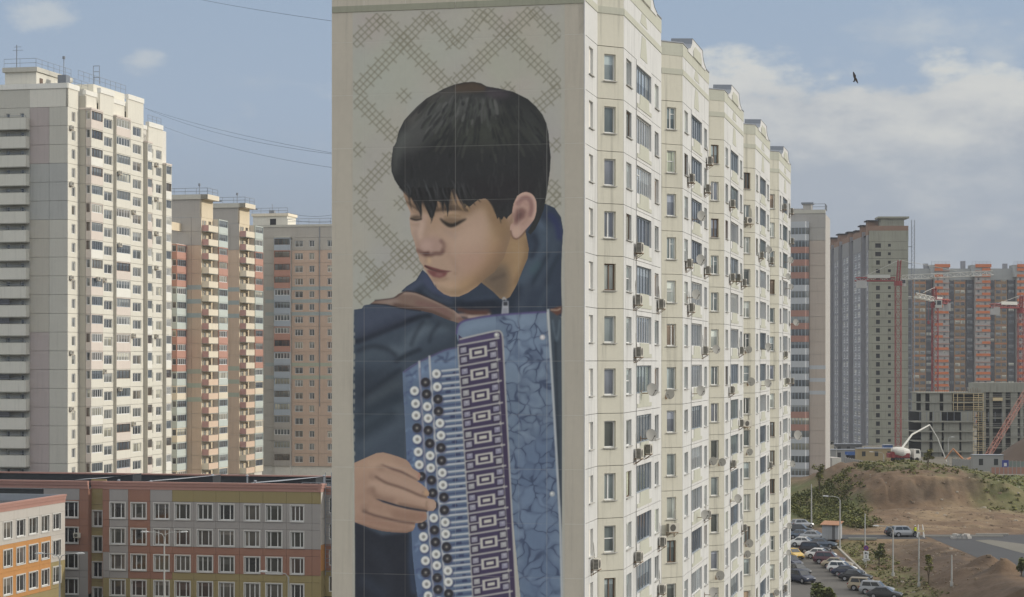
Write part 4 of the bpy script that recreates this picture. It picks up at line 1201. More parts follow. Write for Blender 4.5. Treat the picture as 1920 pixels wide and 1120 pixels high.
def make_dish(r=.33):
    t = thing('satellite_dish', '', 'satellite dish')
    b = MB(); n, rings = 20, 4; aim = Vector((-.80, -.56, .20)).normalized()
    cpt = Vector((-.12, -.62, .1)); a = aim.cross(Vector((0, 0, 1))).normalized(); c2 = a.cross(aim)
    for side, off in ((0, 0.0), (1, -.015)):
        i0 = len(b.v); b.v.append(tuple(cpt + aim * off))
        for k in range(1, rings + 1):
            rr = r * k / rings
            for q in range(n):
                th = 2 * math.pi * q / n
                b.v.append(tuple(cpt + a * (rr * math.cos(th)) + c2 * (rr * 1.08 * math.sin(th)) + aim * (off + .32 * rr * rr)))
        for q in range(n):
            f = (i0, i0 + 1 + q, i0 + 1 + (q + 1) % n); b.f.append(f if side else f[::-1]); b.m.append(0)
        for k in range(rings - 1):
            for q in range(n):
                u0, u1 = i0 + 1 + k * n + q, i0 + 1 + k * n + (q + 1) % n
                f = (u0, u0 + n, u1 + n, u1); b.f.append(f if side else f[::-1]); b.m.append(0)
    part('reflector', b.mesh('reflector', M_dish, True), t)
    b = MB(); tip = cpt + aim * .42 - c2 * .12
    b.tube([tuple(cpt - c2 * r), tuple(tip)], .014, 5); b.tube([tuple(tip - aim * .05), tuple(tip + aim * .06)], .035, 6)
    part('feed_arm', b.mesh('feed_arm', M_ac_dark), t)
    b = MB(); b.tube([(0, 0, -.1), (0, -.35, -.1), tuple(cpt - aim * .03)], .025, 5); b.box(-.08, .08, -.02, 0, -.25, .05)
    part('wall_arm', b.mesh('wall_arm', M_bracket), t)
    return t


# facade outline in plan, to find where each box hangs
def facade_hit(pxx):
    best = None
    segs = []
    for s_ in range(nsec):
        o = s_ * SEC; f0 = o + B0 + BD
        if s_ == 0: segs.append(((0, 0), (0, B0), s_, 'flat'))
        segs += [((0, o + B0), (BD, f0), s_, 'bay'), ((BD, f0), (BD, o + B1), s_, 'front')]
    r = (pxx - 960) / FP
    for (a, c, s_, nm) in segs:
        wa = (3.69 + NX * a[0] + DX * a[1], 103.4 + NY * a[0] + DY * a[1]); wc = (3.69 + NX * c[0] + DX * c[1], 103.4 + NY * c[0] + DY * c[1])
        den = (wc[0] - wa[0]) - r * (wc[1] - wa[1])
        if abs(den) < 1e-9: continue
        t = (r * wa[1] - wa[0]) / den
        if -.001 <= t <= 1.001:
            y = wa[1] + (wc[1] - wa[1]) * t
            if best is None or y < best[0]:
                best = (y, (a[0] + (c[0] - a[0]) * t, a[1] + (c[1] - a[1]) * t), s_, nm, math.atan2(c[1] - a[1], c[0] - a[0]))
    return best


AC = [(1191, 465), (1189, 562), (1233, 570), (1290, 335), (1321, 354), (1286, 494), (1321, 507), (1290, 577), (1190, 660), (1316, 657), (1190, 850), (1208, 842), (1110, 1057),
      (1190, 1043), (1257, 989), (1235, 1015), (1234, 1104), (1321, 964), (1325, 302), (1368, 382), (1467, 388), (1480, 396), (1402, 414), (1368, 520), (1379, 521), (1390, 530),
      (1423, 479), (1442, 488), (1481, 452), (1385, 657), (1469, 664), (1472, 714), (1481, 714), (1367, 731), (1385, 793), (1397, 794), (1440, 872), (1370, 869), (1391, 989), (1468, 1101)]
DISH = [(1298, 406), (1296, 488), (1288, 553), (1328, 655), (1202, 731), (1249, 739), (1297, 733), (1201, 816), (1331, 864), (1306, 965), (1321, 1110), (1429, 469), (1471, 488),
        (1467, 519), (1473, 538), (1481, 605), (1398, 656), (1427, 651), (1402, 716), (1426, 719), (1480, 817), (1400, 847), (1348, 866), (1475, 870), (1369, 935), (1469, 986),
        (1469, 1036), (1451, 1110), (1343, 1078), (1396, 1038), (1399, 1018)]
SECN = ['of the mural-side bay', 'of the second bay', 'of the third bay', 'of the fourth bay', 'of the farthest bay']
hung = {}


def hang(proto, px, py, kind):
    h = facade_hit(px)
    if h is None: return
    y, (lx_, ly_), s_, nm, ang = h
    z = ZC + (YH - py) * y / FP
    fl = int((ZT - z) / FH) + 1                # window row counted from the top
    v = ly_ - s_ * SEC
    where = ('on the flat wall' if nm == 'flat' else 'by the slanted window' if nm == 'bay' else 'by the narrow window' if v < 8.9
             else 'under the loggia' if v < 12.0 else 'at the loggia end' if v < 14.8 else 'by the far window')
    o = copy_tree(proto)
    wx, wy = 3.69 + NX * lx_ + DX * ly_, 103.4 + NY * lx_ + DY * ly_
    o.location = (wx, wy, z - (.28 if 'air' in kind else .1))
    o.rotation_euler = (0, 0, ang + GRID)
    hung.setdefault((kind, f"{where} {SECN[s_]}, {ORD[max(fl, 1) - 1]} row down"), []).append((ly_, z, o))
    return o


ac0, di0 = make_ac(), make_dish()
ac0['group'] = 'air conditioners on the cream block'; di0['group'] = 'satellite dishes on the cream block'
for x_, y_ in AC: hang(ac0, x_, y_, 'air conditioner')
for i, (x_, y_) in enumerate(DISH):
    o = hang(di0, x_, y_, 'grey dish')
    if o is not None:
        sc = 1.45 if (x_, y_) == (1480, 817) else random.uniform(.85, 1.08)
        o.scale = (sc, sc, sc)
for (kind, text), L_ in hung.items():
    L_.sort(key=lambda q: q[:2])
    for i, (_, _, o) in enumerate(L_):
        if len(L_) == 1: o['label'] = f"{kind} {text}"
        else: o['label'] = f"{['nearest', 'second nearest', 'third nearest', 'farthest'][i]} {kind} {text}"
for q in (ac0, di0):
    for ch in list(q.children): bpy.data.objects.remove(ch)
    bpy.data.objects.remove(q)
# ------------------------------------------------------------------ tall block at the left edge
M_lcream = mat('pale_yellow_panel', (.72, .69, .60), .85, .05, .25, .08)
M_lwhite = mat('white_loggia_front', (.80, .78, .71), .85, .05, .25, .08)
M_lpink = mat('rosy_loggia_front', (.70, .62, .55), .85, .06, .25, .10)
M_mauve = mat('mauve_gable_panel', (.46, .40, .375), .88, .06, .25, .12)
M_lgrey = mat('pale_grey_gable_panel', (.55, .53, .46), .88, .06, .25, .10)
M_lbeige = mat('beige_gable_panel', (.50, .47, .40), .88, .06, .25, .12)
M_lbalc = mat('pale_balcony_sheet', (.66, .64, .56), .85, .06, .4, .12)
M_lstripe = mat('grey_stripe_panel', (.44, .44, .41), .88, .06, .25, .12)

L0 = (-66.2, 302.0)
left = thing('apartment_tower', 'tall pale yellow apartment tower at the left, balconies stacked on its grey end wall', 'apartment building', (L0[0], L0[1], 0), GRID)
LH, LN = 2.8, 20
LT = 67.9                                       # joint above the top window row
LB = LT - LN * LH


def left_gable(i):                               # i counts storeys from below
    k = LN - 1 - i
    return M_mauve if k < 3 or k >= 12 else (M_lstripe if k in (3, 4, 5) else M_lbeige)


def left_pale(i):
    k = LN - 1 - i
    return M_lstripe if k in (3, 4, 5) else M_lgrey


loh = [(.12, LH - .15 - 1.32, None, 1.32)]
logf = ['farlog', 'farlog', 'farlogw', 'farlogw', 'farlogb']


def left_log(i): return random.choice([M_lcream, M_lcream, M_lwhite, M_lpink]) if i < LN - 1 else M_lpink


def seg(p0, p1, wins, mfn=None, m=None, n=LN, z0=LB, nm='facade_panel', wn='window', top=None, cap=True):
    run(left, p0, p1, z0, LH, n, m, wins, nm, .05, .25, mfn, wn)
    zt = z0 + n * LH
    if top:
        wall_box(left, 'attic_wall', p0, p1, zt + .02, top, m or M_lcream, .3)
        if cap: wall_box(left, 'cornice', p0, p1, top - .02, top + .75, M_lwhite, .5, .12)
    wall_box(left, 'plinth_wall', p0, p1, 0, z0 - .02, m or M_lcream, .25)


# end wall: pale strip by the corner, dark strip, balcony column, plain strip
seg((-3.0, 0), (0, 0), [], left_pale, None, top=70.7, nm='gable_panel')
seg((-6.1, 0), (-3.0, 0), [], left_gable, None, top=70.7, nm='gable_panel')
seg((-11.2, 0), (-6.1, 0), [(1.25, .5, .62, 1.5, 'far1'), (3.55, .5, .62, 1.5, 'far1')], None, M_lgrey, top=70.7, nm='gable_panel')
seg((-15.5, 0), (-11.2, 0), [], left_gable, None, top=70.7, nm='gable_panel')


def balcony_mesh(w_, d, h, m_front, m_side, floor=.14, th=.10):
    def make():
        b = MB()
        b.box(0, w_, -d, 0, -floor, 0, 2)
        b.box(0, w_, -d, -d + th, .004, h, 0)
        b.box(-.003, th, -d + th, 0, .004, h, 1); b.box(w_ - th, w_ + .003, -d + th, 0, .004, h, 1)
        b.box(-.02, w_ + .02, -d - .02, -d + th + .02, h, h + .05, 2)
        return b.mesh('balcony', [m_front, m_side, M_conc])
    return cached(('balc', w_, d, h, m_front.name, m_side.name), make)


M_dkglaze = mat('dark_glazing', (.06, .06, .065), .2, .1, 2, spec=.8)
for i in range(LN):
    z = LB + i * LH
    o = part('balcony', balcony_mesh(5.0, 1.3, 1.72, M_lbalc, M_lbalc), left, (-11.15, 0, z - .50))
    q = cached('lrail', lambda: (lambda b: (b.tube([(.05, -1.25, 1.98), (4.95, -1.25, 1.98)], .025, 4), b.tube([(.05, -1.25, 1.7), (.05, -1.25, 1.98)], .025, 4),
                                        b.tube([(4.95, -1.25, 1.7), (4.95, -1.25, 1.98)], .025, 4), b)[-1])(MB()).mesh('rail', M_steel))
    part('rail', q, o)
    if i in (LN - 11, LN - 12, LN - 14 - 1, LN - 17):
        g = MB(); g.box(.5, 2.3, -1.2, -1.1, 1.78, 2.6); part('glazed_screen', g.mesh('glazed_screen', M_dkglaze), o)

# sunlit front, a stepped outline
A_, S1, S2 = 0.0, 1.1, 2.0
seg((0, 0), (0, 3.9), [(1.4, .75, 1.25, 1.45, ['far2', 'far1', 'far2'])], None, M_lcream, top=70.7)
seg((0, 3.9), (S1, 3.9), [], None, M_lbeige, top=70.0, cap=False)
seg((S1, 3.9), (S2, 3.9), [(.08, LH - .15 - 1.32, .76, 1.32, ['far1', 'farlogb', 'far1'])], None, M_lpink)
seg((S2, 3.9), (S2, 8.2), [(.1, LH - .15 - 1.32, 4.1, 1.32, logf)], left_log, None, wn='loggia_window')
seg((1.5, 8.2), (1.5, 13.4), [(1.5, .75, 3.1, 1.45, ['far3', 'far2', 'far3'])], None, M_lcream, top=71.0)
seg((S2, 13.2), (S2, 18.7), [(.1, LH - .15 - 1.32, 5.3, 1.32, logf)], left_log, None, wn='loggia_window')
seg((1.5, 18.7), (1.5, 25.0), [(2.0, .75, 3.4, 1.45, ['far3', 'far2', 'far3'])], None, M_lcream, top=71.4)
seg((S2 + .2, 25.0), (S2 + .2, 27.0), [(.1, LH - .15 - 1.32, 1.8, 1.32, logf)], left_log, None, n=LN - 1, wn='loggia_window')
seg((1.5, 27.0), (1.5, 33.0), [(.4, .75, 1.6, 1.45, ['far2', 'farlogw']), (3.2, .75, 2.3, 1.45, ['far2', 'far3'])], None, M_lcream, n=LN - 1, top=68.0)
seg((S2 + .1, 33.0), (S2 + .1, 35.4), [(.1, LH - .15 - 1.32, 2.2, 1.32, logf)], left_log, None, n=LN - 2, wn='loggia_window')
# small side returns where the outline steps back and forward
for y_, n0, n1, tp in ((8.2, 1.5, S2, LT), (13.2, 1.5, S2, LT), (18.7, 1.5, S2, LT), (25.0, 1.5, S2 + .2, LT - LH), (27.0, 1.5, S2 + .2, LT - LH), (33.0, 1.5, S2 + .1, LT - 2 * LH)):
    wall_box(left, 'side_return', (n0 - .25, y_ + .012), (n1 - .01, y_ + .012), 0, tp - .01, M_lbeige, .02)
# loggia tops, body, roof
for (y0, y1, n1, tp) in ((3.9, 8.2, S2, LT), (13.2, 18.7, S2, LT), (25.0, 27.0, S2 + .2, LT - LH), (33, 35.4, S2 + .1, LT - 2 * LH)):
    b = MB(); b.box(-.5, n1 + .06, y0 - .05, y1 + .05, tp + .02, tp + .30); part('loggia_roof', b.mesh('loggia_roof', M_lpink), left)
    if tp > LT - 2 * LH:
        wall_box(left, 'attic_wall', (n1 - 1.0, y0 + .02), (n1 - 1.0, y1 - .02), tp + .3, tp + 2.3, M_lcream, .25)
        wall_box(left, 'cornice', (n1 - 1.0, y0 + .02), (n1 - 1.0, y1 - .02), tp + 2.31, tp + 2.95, M_lwhite, .4, .12)
b = MB(); b.slab([(-15.4, .26), (-.26, .26), (-.26, 4.1), (1.2, 4.1), (1.2, 35.2), (-15.4, 35.2)], 0, 68.0)
part('building_core', b.mesh('building_core', M_joint), left)
b = MB(); b.box(-15.2, -.3, .4, 27, 68.01, 69.8); part('roof_deck', b.mesh('roof_deck', M_roof), left)
b = MB(); b.box(-14.9, -1.0, 8.0, 26.9, 69.81, 71.6); part('roof_parapet_wall', b.mesh('roof_parapet_wall', M_lcream), left)
# roof house at the end wall with an overhanging cap and a dark door
b = MB(); b.box(-10.6, -5.5, .9, 13.0, 69.82, 73.4); rh = part('roof_house', b.mesh('roof_house', M_lcream), left)
b = MB(); b.box(-10.9, -5.25, .6, 13.2, 73.41, 74.1); part('cap', b.mesh('cap', M_lgrey), rh)
b = MB(); b.box(-5.49, -5.44, 2.0, 3.0, 69.9, 72.6); part('door', b.mesh('door', M_brown), rh)
b = MB(); b.box(-7.5, -2.2, 14.0, 26, 71.61, 73.2); part('roof_house', b.mesh('roof_house', M_lcream), left)
railing(left, [(-10.7, .8), (-5.5, .8), (-5.5, 13)], 74.1, 1.3, 1.8)
railing(left, [(-2.0, 8.0), (-2.0, 26)], 73.2, 1.3, 2.0); railing(left, [(-.4, 1), (-.4, 8)], 71.5, 1.0, 2.0)
railing(left, [(1.2, 27.5), (1.2, 33)], 68.8, 1.1, 1.6)
b = MB(); b.tube([(-3.2, 5.5, 71.4), (-3.2, 5.5, 76.0)], .06, 5); b.cyl((-3.2, 5.5, 75.9), .22, .4); b.box(-3.9, -2.5, 4.8, 6.2, 71.4, 73.4)
part('aerial_mast', b.mesh('aerial_mast', M_steel), left)
b = MB(); b.box(-9.0, -8.9, 1.4, 1.5, 74.1, 77.6); b.tube([(-9.6, 1.45, 76.8), (-7.9, 1.45, 76.8)], .03, 4); b.tube([(-9.4, 1.45, 77.3), (-8.2, 1.45, 77.3)], .03, 4)
part('tv_aerial', b.mesh('tv_aerial', M_steel), left)
b = MB()
for x in (-2.2, -1.2): b.tube([(x, 14, 73.2), (x, 14, 76.0)], .05, 4)
for z in (74.2, 75.1, 76.0): b.tube([(-2.2, 14, z), (-1.2, 14, z)], .05, 4)
part('roof_ladder', b.mesh('roof_ladder', M_steel), left)

# air conditioners on the left tower: placed on its wall columns
proto_s = None


def small_ac():
    t = thing('air_conditioner', '', 'air conditioner')
    b = MB(); b.box(-.45, .45, -.45, -.12, 0, .62); part('casing', b.mesh('casing', M_ac), t)
    b = MB(); b.cyl((-.08, -.454, .31), .24, -.014, 'y', 14); part('fan_grille', b.mesh('fan_grille', M_ac_dark), t)
    b = MB(); b.box(-.4, .4, -.46, 0, -.06, -.004); part('bracket', b.mesh('bracket', M_bracket), t)
    return t


def on_wall(root, ox, oy, x, y, z, rz):
    """building-local to world"""
    return (ox + NX * x + DX * y, oy + NY * x + DY * y, z), rz + GRID


sac = small_ac()
lab = {0.9: 'by the corner window column', 9.4: 'beside the second window column', 20.6: 'beside the third window column', 29.9: 'beside the farthest window column', 6.0: 'under the first loggia column', 14.0: 'under the wide loggia column'}
cnt = {}
for (yy, n_, k) in ((0.9, 0, 1), (0.9, 0, 4), (0.9, 0, 9), (0.9, 0, 13), (0.9, 0, 16), (9.4, 1.5, 9), (9.4, 1.5, 14), (20.6, 1.5, 12), (20.6, 1.5, 17), (29.9, 1.5, 2), (29.9, 1.5, 4), (29.9, 1.5, 6),
                    (29.9, 1.5, 8), (29.9, 1.5, 12), (6.0, 2.0, 9), (14.0, 2.0, 3), (14.0, 2.0, 7), (14.0, 2.0, 15), (20.6, 1.5, 5)):
    p, r = on_wall(left, *L0, n_, yy, LT - k * LH - .55, rad(90))
    o = copy_tree(sac); o.location = p; o.rotation_euler = (0, 0, r)
    tag(o, f"air conditioner {lab[yy]} of the left tower, {ORD[k]} row down", None, 'air conditioners on the left tower')
for ch in list(sac.children): bpy.data.objects.remove(ch)
bpy.data.objects.remove(sac)

# ------------------------------------------------------------------ the stepped row of towers behind the school
M_pbeige = mat('pinkish_beige_panel', (.60, .455, .34), .88, .06, .25, .12)
M_tgrey = mat('warm_grey_panel', (.43, .40, .36), .88, .06, .25, .12)
M_tstripe = mat('blue_grey_stripe', (.37, .42, .41), .88, .05, .3, .1)
M_gstripe = mat('green_grey_stripe', (.42, .45, .36), .88, .05, .3, .1)
M_tcream = mat('warm_cream_wall', (.74, .63, .46), .86, .06, .3, .08)
M_bwhite = mat('cream_balcony_front', (.76, .68, .54), .86, .06, .3, .08)
M_bpink = mat('rose_balcony_side', (.52, .31, .28), .86, .06, .3, .08)
M_bpinkl = mat('pale_rose_front', (.70, .53, .40), .86, .06, .3, .08)
M_rose = mat('rose_loggia_front', (.50, .28, .22), .86, .06, .3, .08)
M_mint = mat('mint_loggia_front', (.55, .60, .56), .86, .06, .3, .08)
M_blue = mat('grey_blue_loggia_front', (.42, .47, .52), .86, .06, .3, .08)
TN = 19


def tower_panel(i):
    k = TN - 1 - i
    return M_tgrey if k < 2 else M_pbeige


def loggia_col(i):
    k = TN - 1 - i
    return M_mint if k in (0, 1) else M_rose if k in (2, 3, 4, 8, 9, 10) else M_mint if k < 8 else (M_mint if k % 3 else M_bwhite)


def stripes(root, p0, p1, zt, rows, m):
    for k in rows:
        wall_box(root, 'painted_stripe', p0, p1, zt - k * 2.8 - .45, zt - k * 2.8 + .45, m, .02, .006)


def tower(px, depth, label, gable_w, top, n_floor, zt, balc=True):
    x0 = (px - 960) * depth / FP
    t = thing('apartment_tower', label, 'apartment building', (x0, depth, 0), GRID)
    zb = zt - n_floor * 2.8
    for a, c in ((-gable_w, -2.1), (-2.1, 0)):
        run(t, (a, 0), (c, 0), zb, 2.8, n_floor, None, (), 'gable_panel', .05, .25, tower_panel)
    wall_box(t, 'attic_wall', (-gable_w, 0), (0, 0), zt + .02, top, M_tgrey, .3)
    wall_box(t, 'plinth_wall', (-gable_w, 0), (0, 0), 0, zb - .02, M_tgrey, .3)
    wall_box(t, 'cornice', (-gable_w, 0), (1.4, 0), top, top + .95, M_lgrey, .6, .25)
    wall_box(t, 'cornice', (1.4, -.25), (1.4, 6.0), top, top + .95, M_bwhite, 1.4, .1)
    stripes(t, (-gable_w, 0), (0, 0), zt, (5, 6, 7), M_tstripe); stripes(t, (-gable_w, 0), (0, 0), zt, (11, 12, 13), M_gstripe)
    run(t, (0, 0), (0, 6.4), zb, 2.8, n_floor, M_tcream, [(.5, .1, .8, 2.1, 'far1'), (1.45, .8, 1.2, 1.4, 'far2'), (3.9, .8, 1.5, 1.4, ['far2', 'farlogb'])], 'facade_panel', .04)
    wall_box(t, 'attic_wall', (0, 0), (0, 6.4), zt + .02, top, M_tcream, .3)
    for i in range(n_floor):
        k = n_floor - 1 - i
        col = M_bpink if (k in (0, 1, 2, 6, 7, 8) or 9 <= k < 17) else M_bwhite
        fr = M_bwhite if k < 11 else M_bpinkl
        part('balcony', balcony_mesh(5.2, 1.45, 1.22, fr, col), t, (0.02, .35, zb + i * 2.8 + .02), rad(90))
    run(t, (1.3, 6.4), (1.3, 11.5), zb, 2.8, n_floor, None, [(.12, 2.8 - .2 - 1.3, 4.86, 1.3, ['farlog', 'farlogw', 'farlog'])], 'loggia_panel', .04, .25, loggia_col, 'loggia_window')
    b = MB(); b.slab([(-gable_w + .1, .26), (-.26, .26), (-.26, 6.5), (1.04, 6.5), (1.04, 11.4), (-gable_w + .1, 11.4)], 0, zt)
    part('building_core', b.mesh('building_core', M_joint), t)
    b = MB(); b.box(-gable_w + .2, 1.3, .4, 8, top + .1, top + .25); part('roof_deck', b.mesh('roof_deck', M_roof), t)
    railing(t, [(-gable_w, .3), (1.2, .3), (1.2, 6)], top + .95, 1.3, 2.2, r=.045)
    b = MB(); b.tube([(-1.2, 2, top), (-1.2, 2, top + 3.2)], .07, 5); b.cyl((-1.2, 2, top + 2.8), .22, .5); part('roof_vent', b.mesh('roof_vent', M_steel), t)
    return t, zb


t2, zb2 = tower(377.5, 404.6, 'first balcony tower right of the pale yellow one, rose and cream balconies', 13.0, 62.3, TN, 58.7)
t3, zb3 = tower(448.5, 430.8, 'set-back balcony tower in the middle of the stepped row, rose and cream balconies', 9.0, 62.6, TN, 59.2)
# wing in front of the first of them: window strip and a coloured loggia column
x0 = (377.5 - 960) * 404.6 / FP
wg = thing('apartment_wing', 'narrow sunlit wing with a mint and rose loggia column, next to the left tower', 'apartment building', (x0, 404.6, 0), GRID)
run(wg, (-4.2, -16), (-4.2, -5.4), zb2, 2.8, TN - 1, M_tcream, [(8.2, .8, 1.5, 1.45, ['far2', 'far2', 'farlogb'])], 'facade_panel', .04)
run(wg, (-4.2, -5.4), (-3.0, -5.4), zb2, 2.8, TN - 2, None, [(.1, 2.8 - .2 - 1.3, .95, 1.3, 'far1')], 'loggia_side', .04, .2, lambda i: loggia_col(i))
run(wg, (-3.0, -5.4), (-3.0, -.15), zb2, 2.8, TN - 2, None, [(.12, 2.8 - .2 - 1.3, 5.0, 1.3, ['farlog', 'farlogw', 'farlog'])], 'loggia_panel', .04, .2, loggia_col, 'loggia_window')
b = MB(); b.slab([(-12, -15.8), (-4.5, -15.8), (-4.5, -5.2), (-3.25, -5.2), (-3.25, -.1), (-12, -.1)], 0, zb2 + (TN - 2) * 2.8 + .1); part('building_core', b.mesh('building_core', M_joint), wg)
wall_box(wg, 'attic_wall', (-4.2, -16), (-4.2, -.1), zb2 + (TN - 1) * 2.8, zb2 + (TN - 1) * 2.8 + 1.6, M_tcream, .3)

# ------------------------------------------------------------------ last block of the row: long shaded front
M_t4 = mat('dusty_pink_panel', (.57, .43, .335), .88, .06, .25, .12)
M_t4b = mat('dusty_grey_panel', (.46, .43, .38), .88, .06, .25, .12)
x4 = (497.5 - 960) * 449.0 / FP
t4 = thing('apartment_block', 'dusty pink apartment block in shade beside the mural wall, grey-blue loggia column', 'apartment building', (x4, 449.0, 0), GRID)
Z4 = 58.9 - 1.7; N4 = 18; zb4 = Z4 - N4 * 2.8


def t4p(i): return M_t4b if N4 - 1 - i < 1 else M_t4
def t4l(i):
    k = N4 - 1 - i
    return M_blue if k in (0, 4, 5, 6, 9, 10, 11, 12, 13) else M_rose if k in (1, 2, 3, 7, 8) else M_tgrey


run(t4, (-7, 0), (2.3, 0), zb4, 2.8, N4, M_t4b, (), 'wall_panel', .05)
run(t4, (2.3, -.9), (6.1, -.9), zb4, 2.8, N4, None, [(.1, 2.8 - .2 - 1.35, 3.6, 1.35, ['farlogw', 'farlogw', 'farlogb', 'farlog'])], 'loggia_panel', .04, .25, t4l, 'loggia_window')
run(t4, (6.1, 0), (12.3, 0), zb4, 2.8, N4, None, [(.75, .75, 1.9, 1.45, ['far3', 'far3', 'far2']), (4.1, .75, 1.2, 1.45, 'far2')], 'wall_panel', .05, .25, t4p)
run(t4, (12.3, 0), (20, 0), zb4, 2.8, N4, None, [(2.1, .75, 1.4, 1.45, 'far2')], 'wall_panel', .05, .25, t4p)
for k in (4, 5, 6): wall_box(t4, 'painted_stripe', (6.1, 0), (20, 0), Z4 - k * 2.8 - .4, Z4 - k * 2.8 + .4, M_tstripe, .02, .006)
for k in (4, 5, 6, 10, 11): wall_box(t4, 'painted_stripe', (0, 0), (2.3, 0), Z4 - k * 2.8 - .4, Z4 - k * 2.8 + .4, M_tstripe, .02, .006)
for k in (10, 11): wall_box(t4, 'painted_stripe', (6.1, 0), (20, 0), Z4 - k * 2.8 - .4, Z4 - k * 2.8 + .4, M_gstripe, .02, .006)
wall_box(t4, 'attic_wall', (-7, 0), (20, 0), Z4 + .02, 59.6, M_t4b, .3); wall_box(t4, 'cornice', (-7, 0), (20, 0), 59.6, 60.1, M_lgrey, .5, .12)
b = MB(); b.box(-7, 20, .27, 14, 0, 58.5); b.box(2.4, 6.0, -.64, .27, 0, 56.6); part('building_core', b.mesh('building_core', M_joint), t4)
b = MB(); b.box(-3.6, 4.4, 2.0, 8, 58.51, 62.2); rh = part('roof_house', b.mesh('roof_house', M_lcream), t4)
b = MB(); b.box(-3.9, 4.7, 1.7, 8.2, 62.21, 62.8); part('cap', b.mesh('cap', M_bwhite), rh)
b = MB(); b.box(.4, 1.8, 1.94, 1.99, 59.9, 61.6); part('vent_opening', b.mesh('vent_opening', M_dark), rh)
b = MB(); b.box(2.4, 6.0, -.95, 0, Z4 + .02, Z4 + .3); part('loggia_roof', b.mesh('loggia_roof', M_lgrey), t4)
railing(t4, [(-3.8, 2), (4.5, 2)], 62.8, 1.2, 1.8, r=.045); railing(t4, [(5, .4), (20, .4)], 60.1, 1.3, 2.4, r=.04)
for z_ in (0,):
    b = MB(); b.tube([(12.6, -.06, 20), (12.6, -.06, 59.5)], .09, 5); part('drain_pipe', b.mesh('drain_pipe', M_steel), t4)
b = MB(); b.box(-.2, 1.0, 3, 4, 62.8, 63.6); b.tube([(.4, 3.5, 63.6), (.4, 3.5, 65)], .06, 5); part('roof_vent', b.mesh('roof_vent', M_steel), t4)
# ------------------------------------------------------------------ school in coloured cladding, lower left
M_cred = mat('brick_red_cladding', (.30, .16, .115), .8, .06, .6, .05)
M_cgrey = mat('grey_cladding', (.335, .315, .30), .8, .06, .6, .05)
M_colive = mat('mustard_cladding', (.30, .245, .12), .8, .06, .6, .05)
M_corange = mat('orange_cladding', (.50, .25, .09), .8, .06, .6, .05)
M_cpale = mat('pale_grey_cladding', (.50, .47, .43), .8, .06, .6, .05)
M_parap = mat('dusty_red_parapet', (.40, .225, .185), .7, .06, .8, .05)
M_wframe = mat('pale_window_surround', (.58, .57, .54), .6, .05, 1)
M_black = mat('black_ribbed_cladding', (.035, .038, .042), .7, .15, 1.2)

S0 = (-23.95, 254.0)
school = thing('school_building', 'low school clad in red, grey and mustard panels, below the pale towers', 'school', (S0[0], S0[1], 0), GRID)
SZT = 14.55                                     # parapet top
SF = 3.3


def tpx(px, y0=0.0):
    """photo column to distance along the shaded front (local x is minus that)"""
    r = (px - 960) / FP
    X0, Y0 = S0[0] + DX * y0, S0[1] + DY * y0
    return (X0 - r * Y0) / (NX + DX * r)


wincols = [(205, 236), (244.5, 275.5), (287.5, 318.5), (327, 358), (369, 400), (409.5, 440.5), (457, 488.5), (497.5, 530), (543.5, 571)]
edges_px = [193, 205] + [(a[1] + b_[0]) / 2 for a, b_ in zip(wincols, wincols[1:])] + [585, 601]
WT = SZT - 2.55                                  # top of the first window row
rows = []                                        # (z0, z1, window?)
z = WT + .06
for k in range(4):
    rows.append((z - 2.42, z, True)); rows.append((z - SF, z - 2.42, False)); z -= SF
band_top = (WT + .06, SZT - 1.0)


def school_col(ci, ri):
    """ri: -1 top band, 0.. window rows and the strips below them"""
    if ci == 0: return M_cred if ri < 4 else (M_cgrey if ri < 6 else M_colive)
    if ci == 1: return M_cgrey if ri < 6 else M_colive
    if ci == 2: return M_cred if ri < 6 else M_colive
    if ci == 3: return M_cgrey if ri < 3 else (M_cred if ri < 6 else M_colive)
    if ri == -1: return M_colive
    return M_cgrey if ri < 3 else (M_cred if ri < 5 else M_colive)


def surround(w_, h):
    def make():
        b = MB(); t = .12
        b.box(-t, 0, -.07, .14, -t, h + t); b.box(w_, w_ + t, -.07, .14, -t, h + t); b.box(0, w_, -.07, .14, h, h + t); b.box(0, w_, -.10, .14, -t, 0)
        return b.mesh('surround', M_wframe)
    return cached(('sur', round(w_, 2), round(h, 2)), make)


def school_window(parent, w_, h, kind, loc, rz):
    o = add_window(parent, w_, h, kind, loc, rz)
    part('surround', surround(w_, h), o)
    return o


for ci in range(len(edges_px) - 1):
    a, c = tpx(edges_px[ci]), tpx(edges_px[ci + 1])           # a is farther left
    if ci == len(edges_px) - 2: c = 0.0
    wd = a - c
    part('cladding_panel', panel_mesh(wd, band_top[1] - band_top[0], (), school_col(ci, -1), .03, .1), school, (-a, 0, band_top[0]))
    for ri, (z0, z1, isw) in enumerate(rows):
        m_ = school_col(ci, ri); holes = ()
        win = isw and 1 <= ci <= len(wincols)
        if win:
            l, r_ = tpx(wincols[ci - 1][0]), tpx(wincols[ci - 1][1])
            ww = l - r_ - .24; wx = a - l + .12; holes = ((wx, .18, ww, 2.0),)
        part('cladding_panel', panel_mesh(wd, z1 - z0, holes, m_, .03, .18), school, (-a, 0, z0))
        if win:
            school_window(school, ww, 2.0, random.choice(['school3', 'school3', 'school3b']), (-a + wx, 0, z0 + .18), 0)
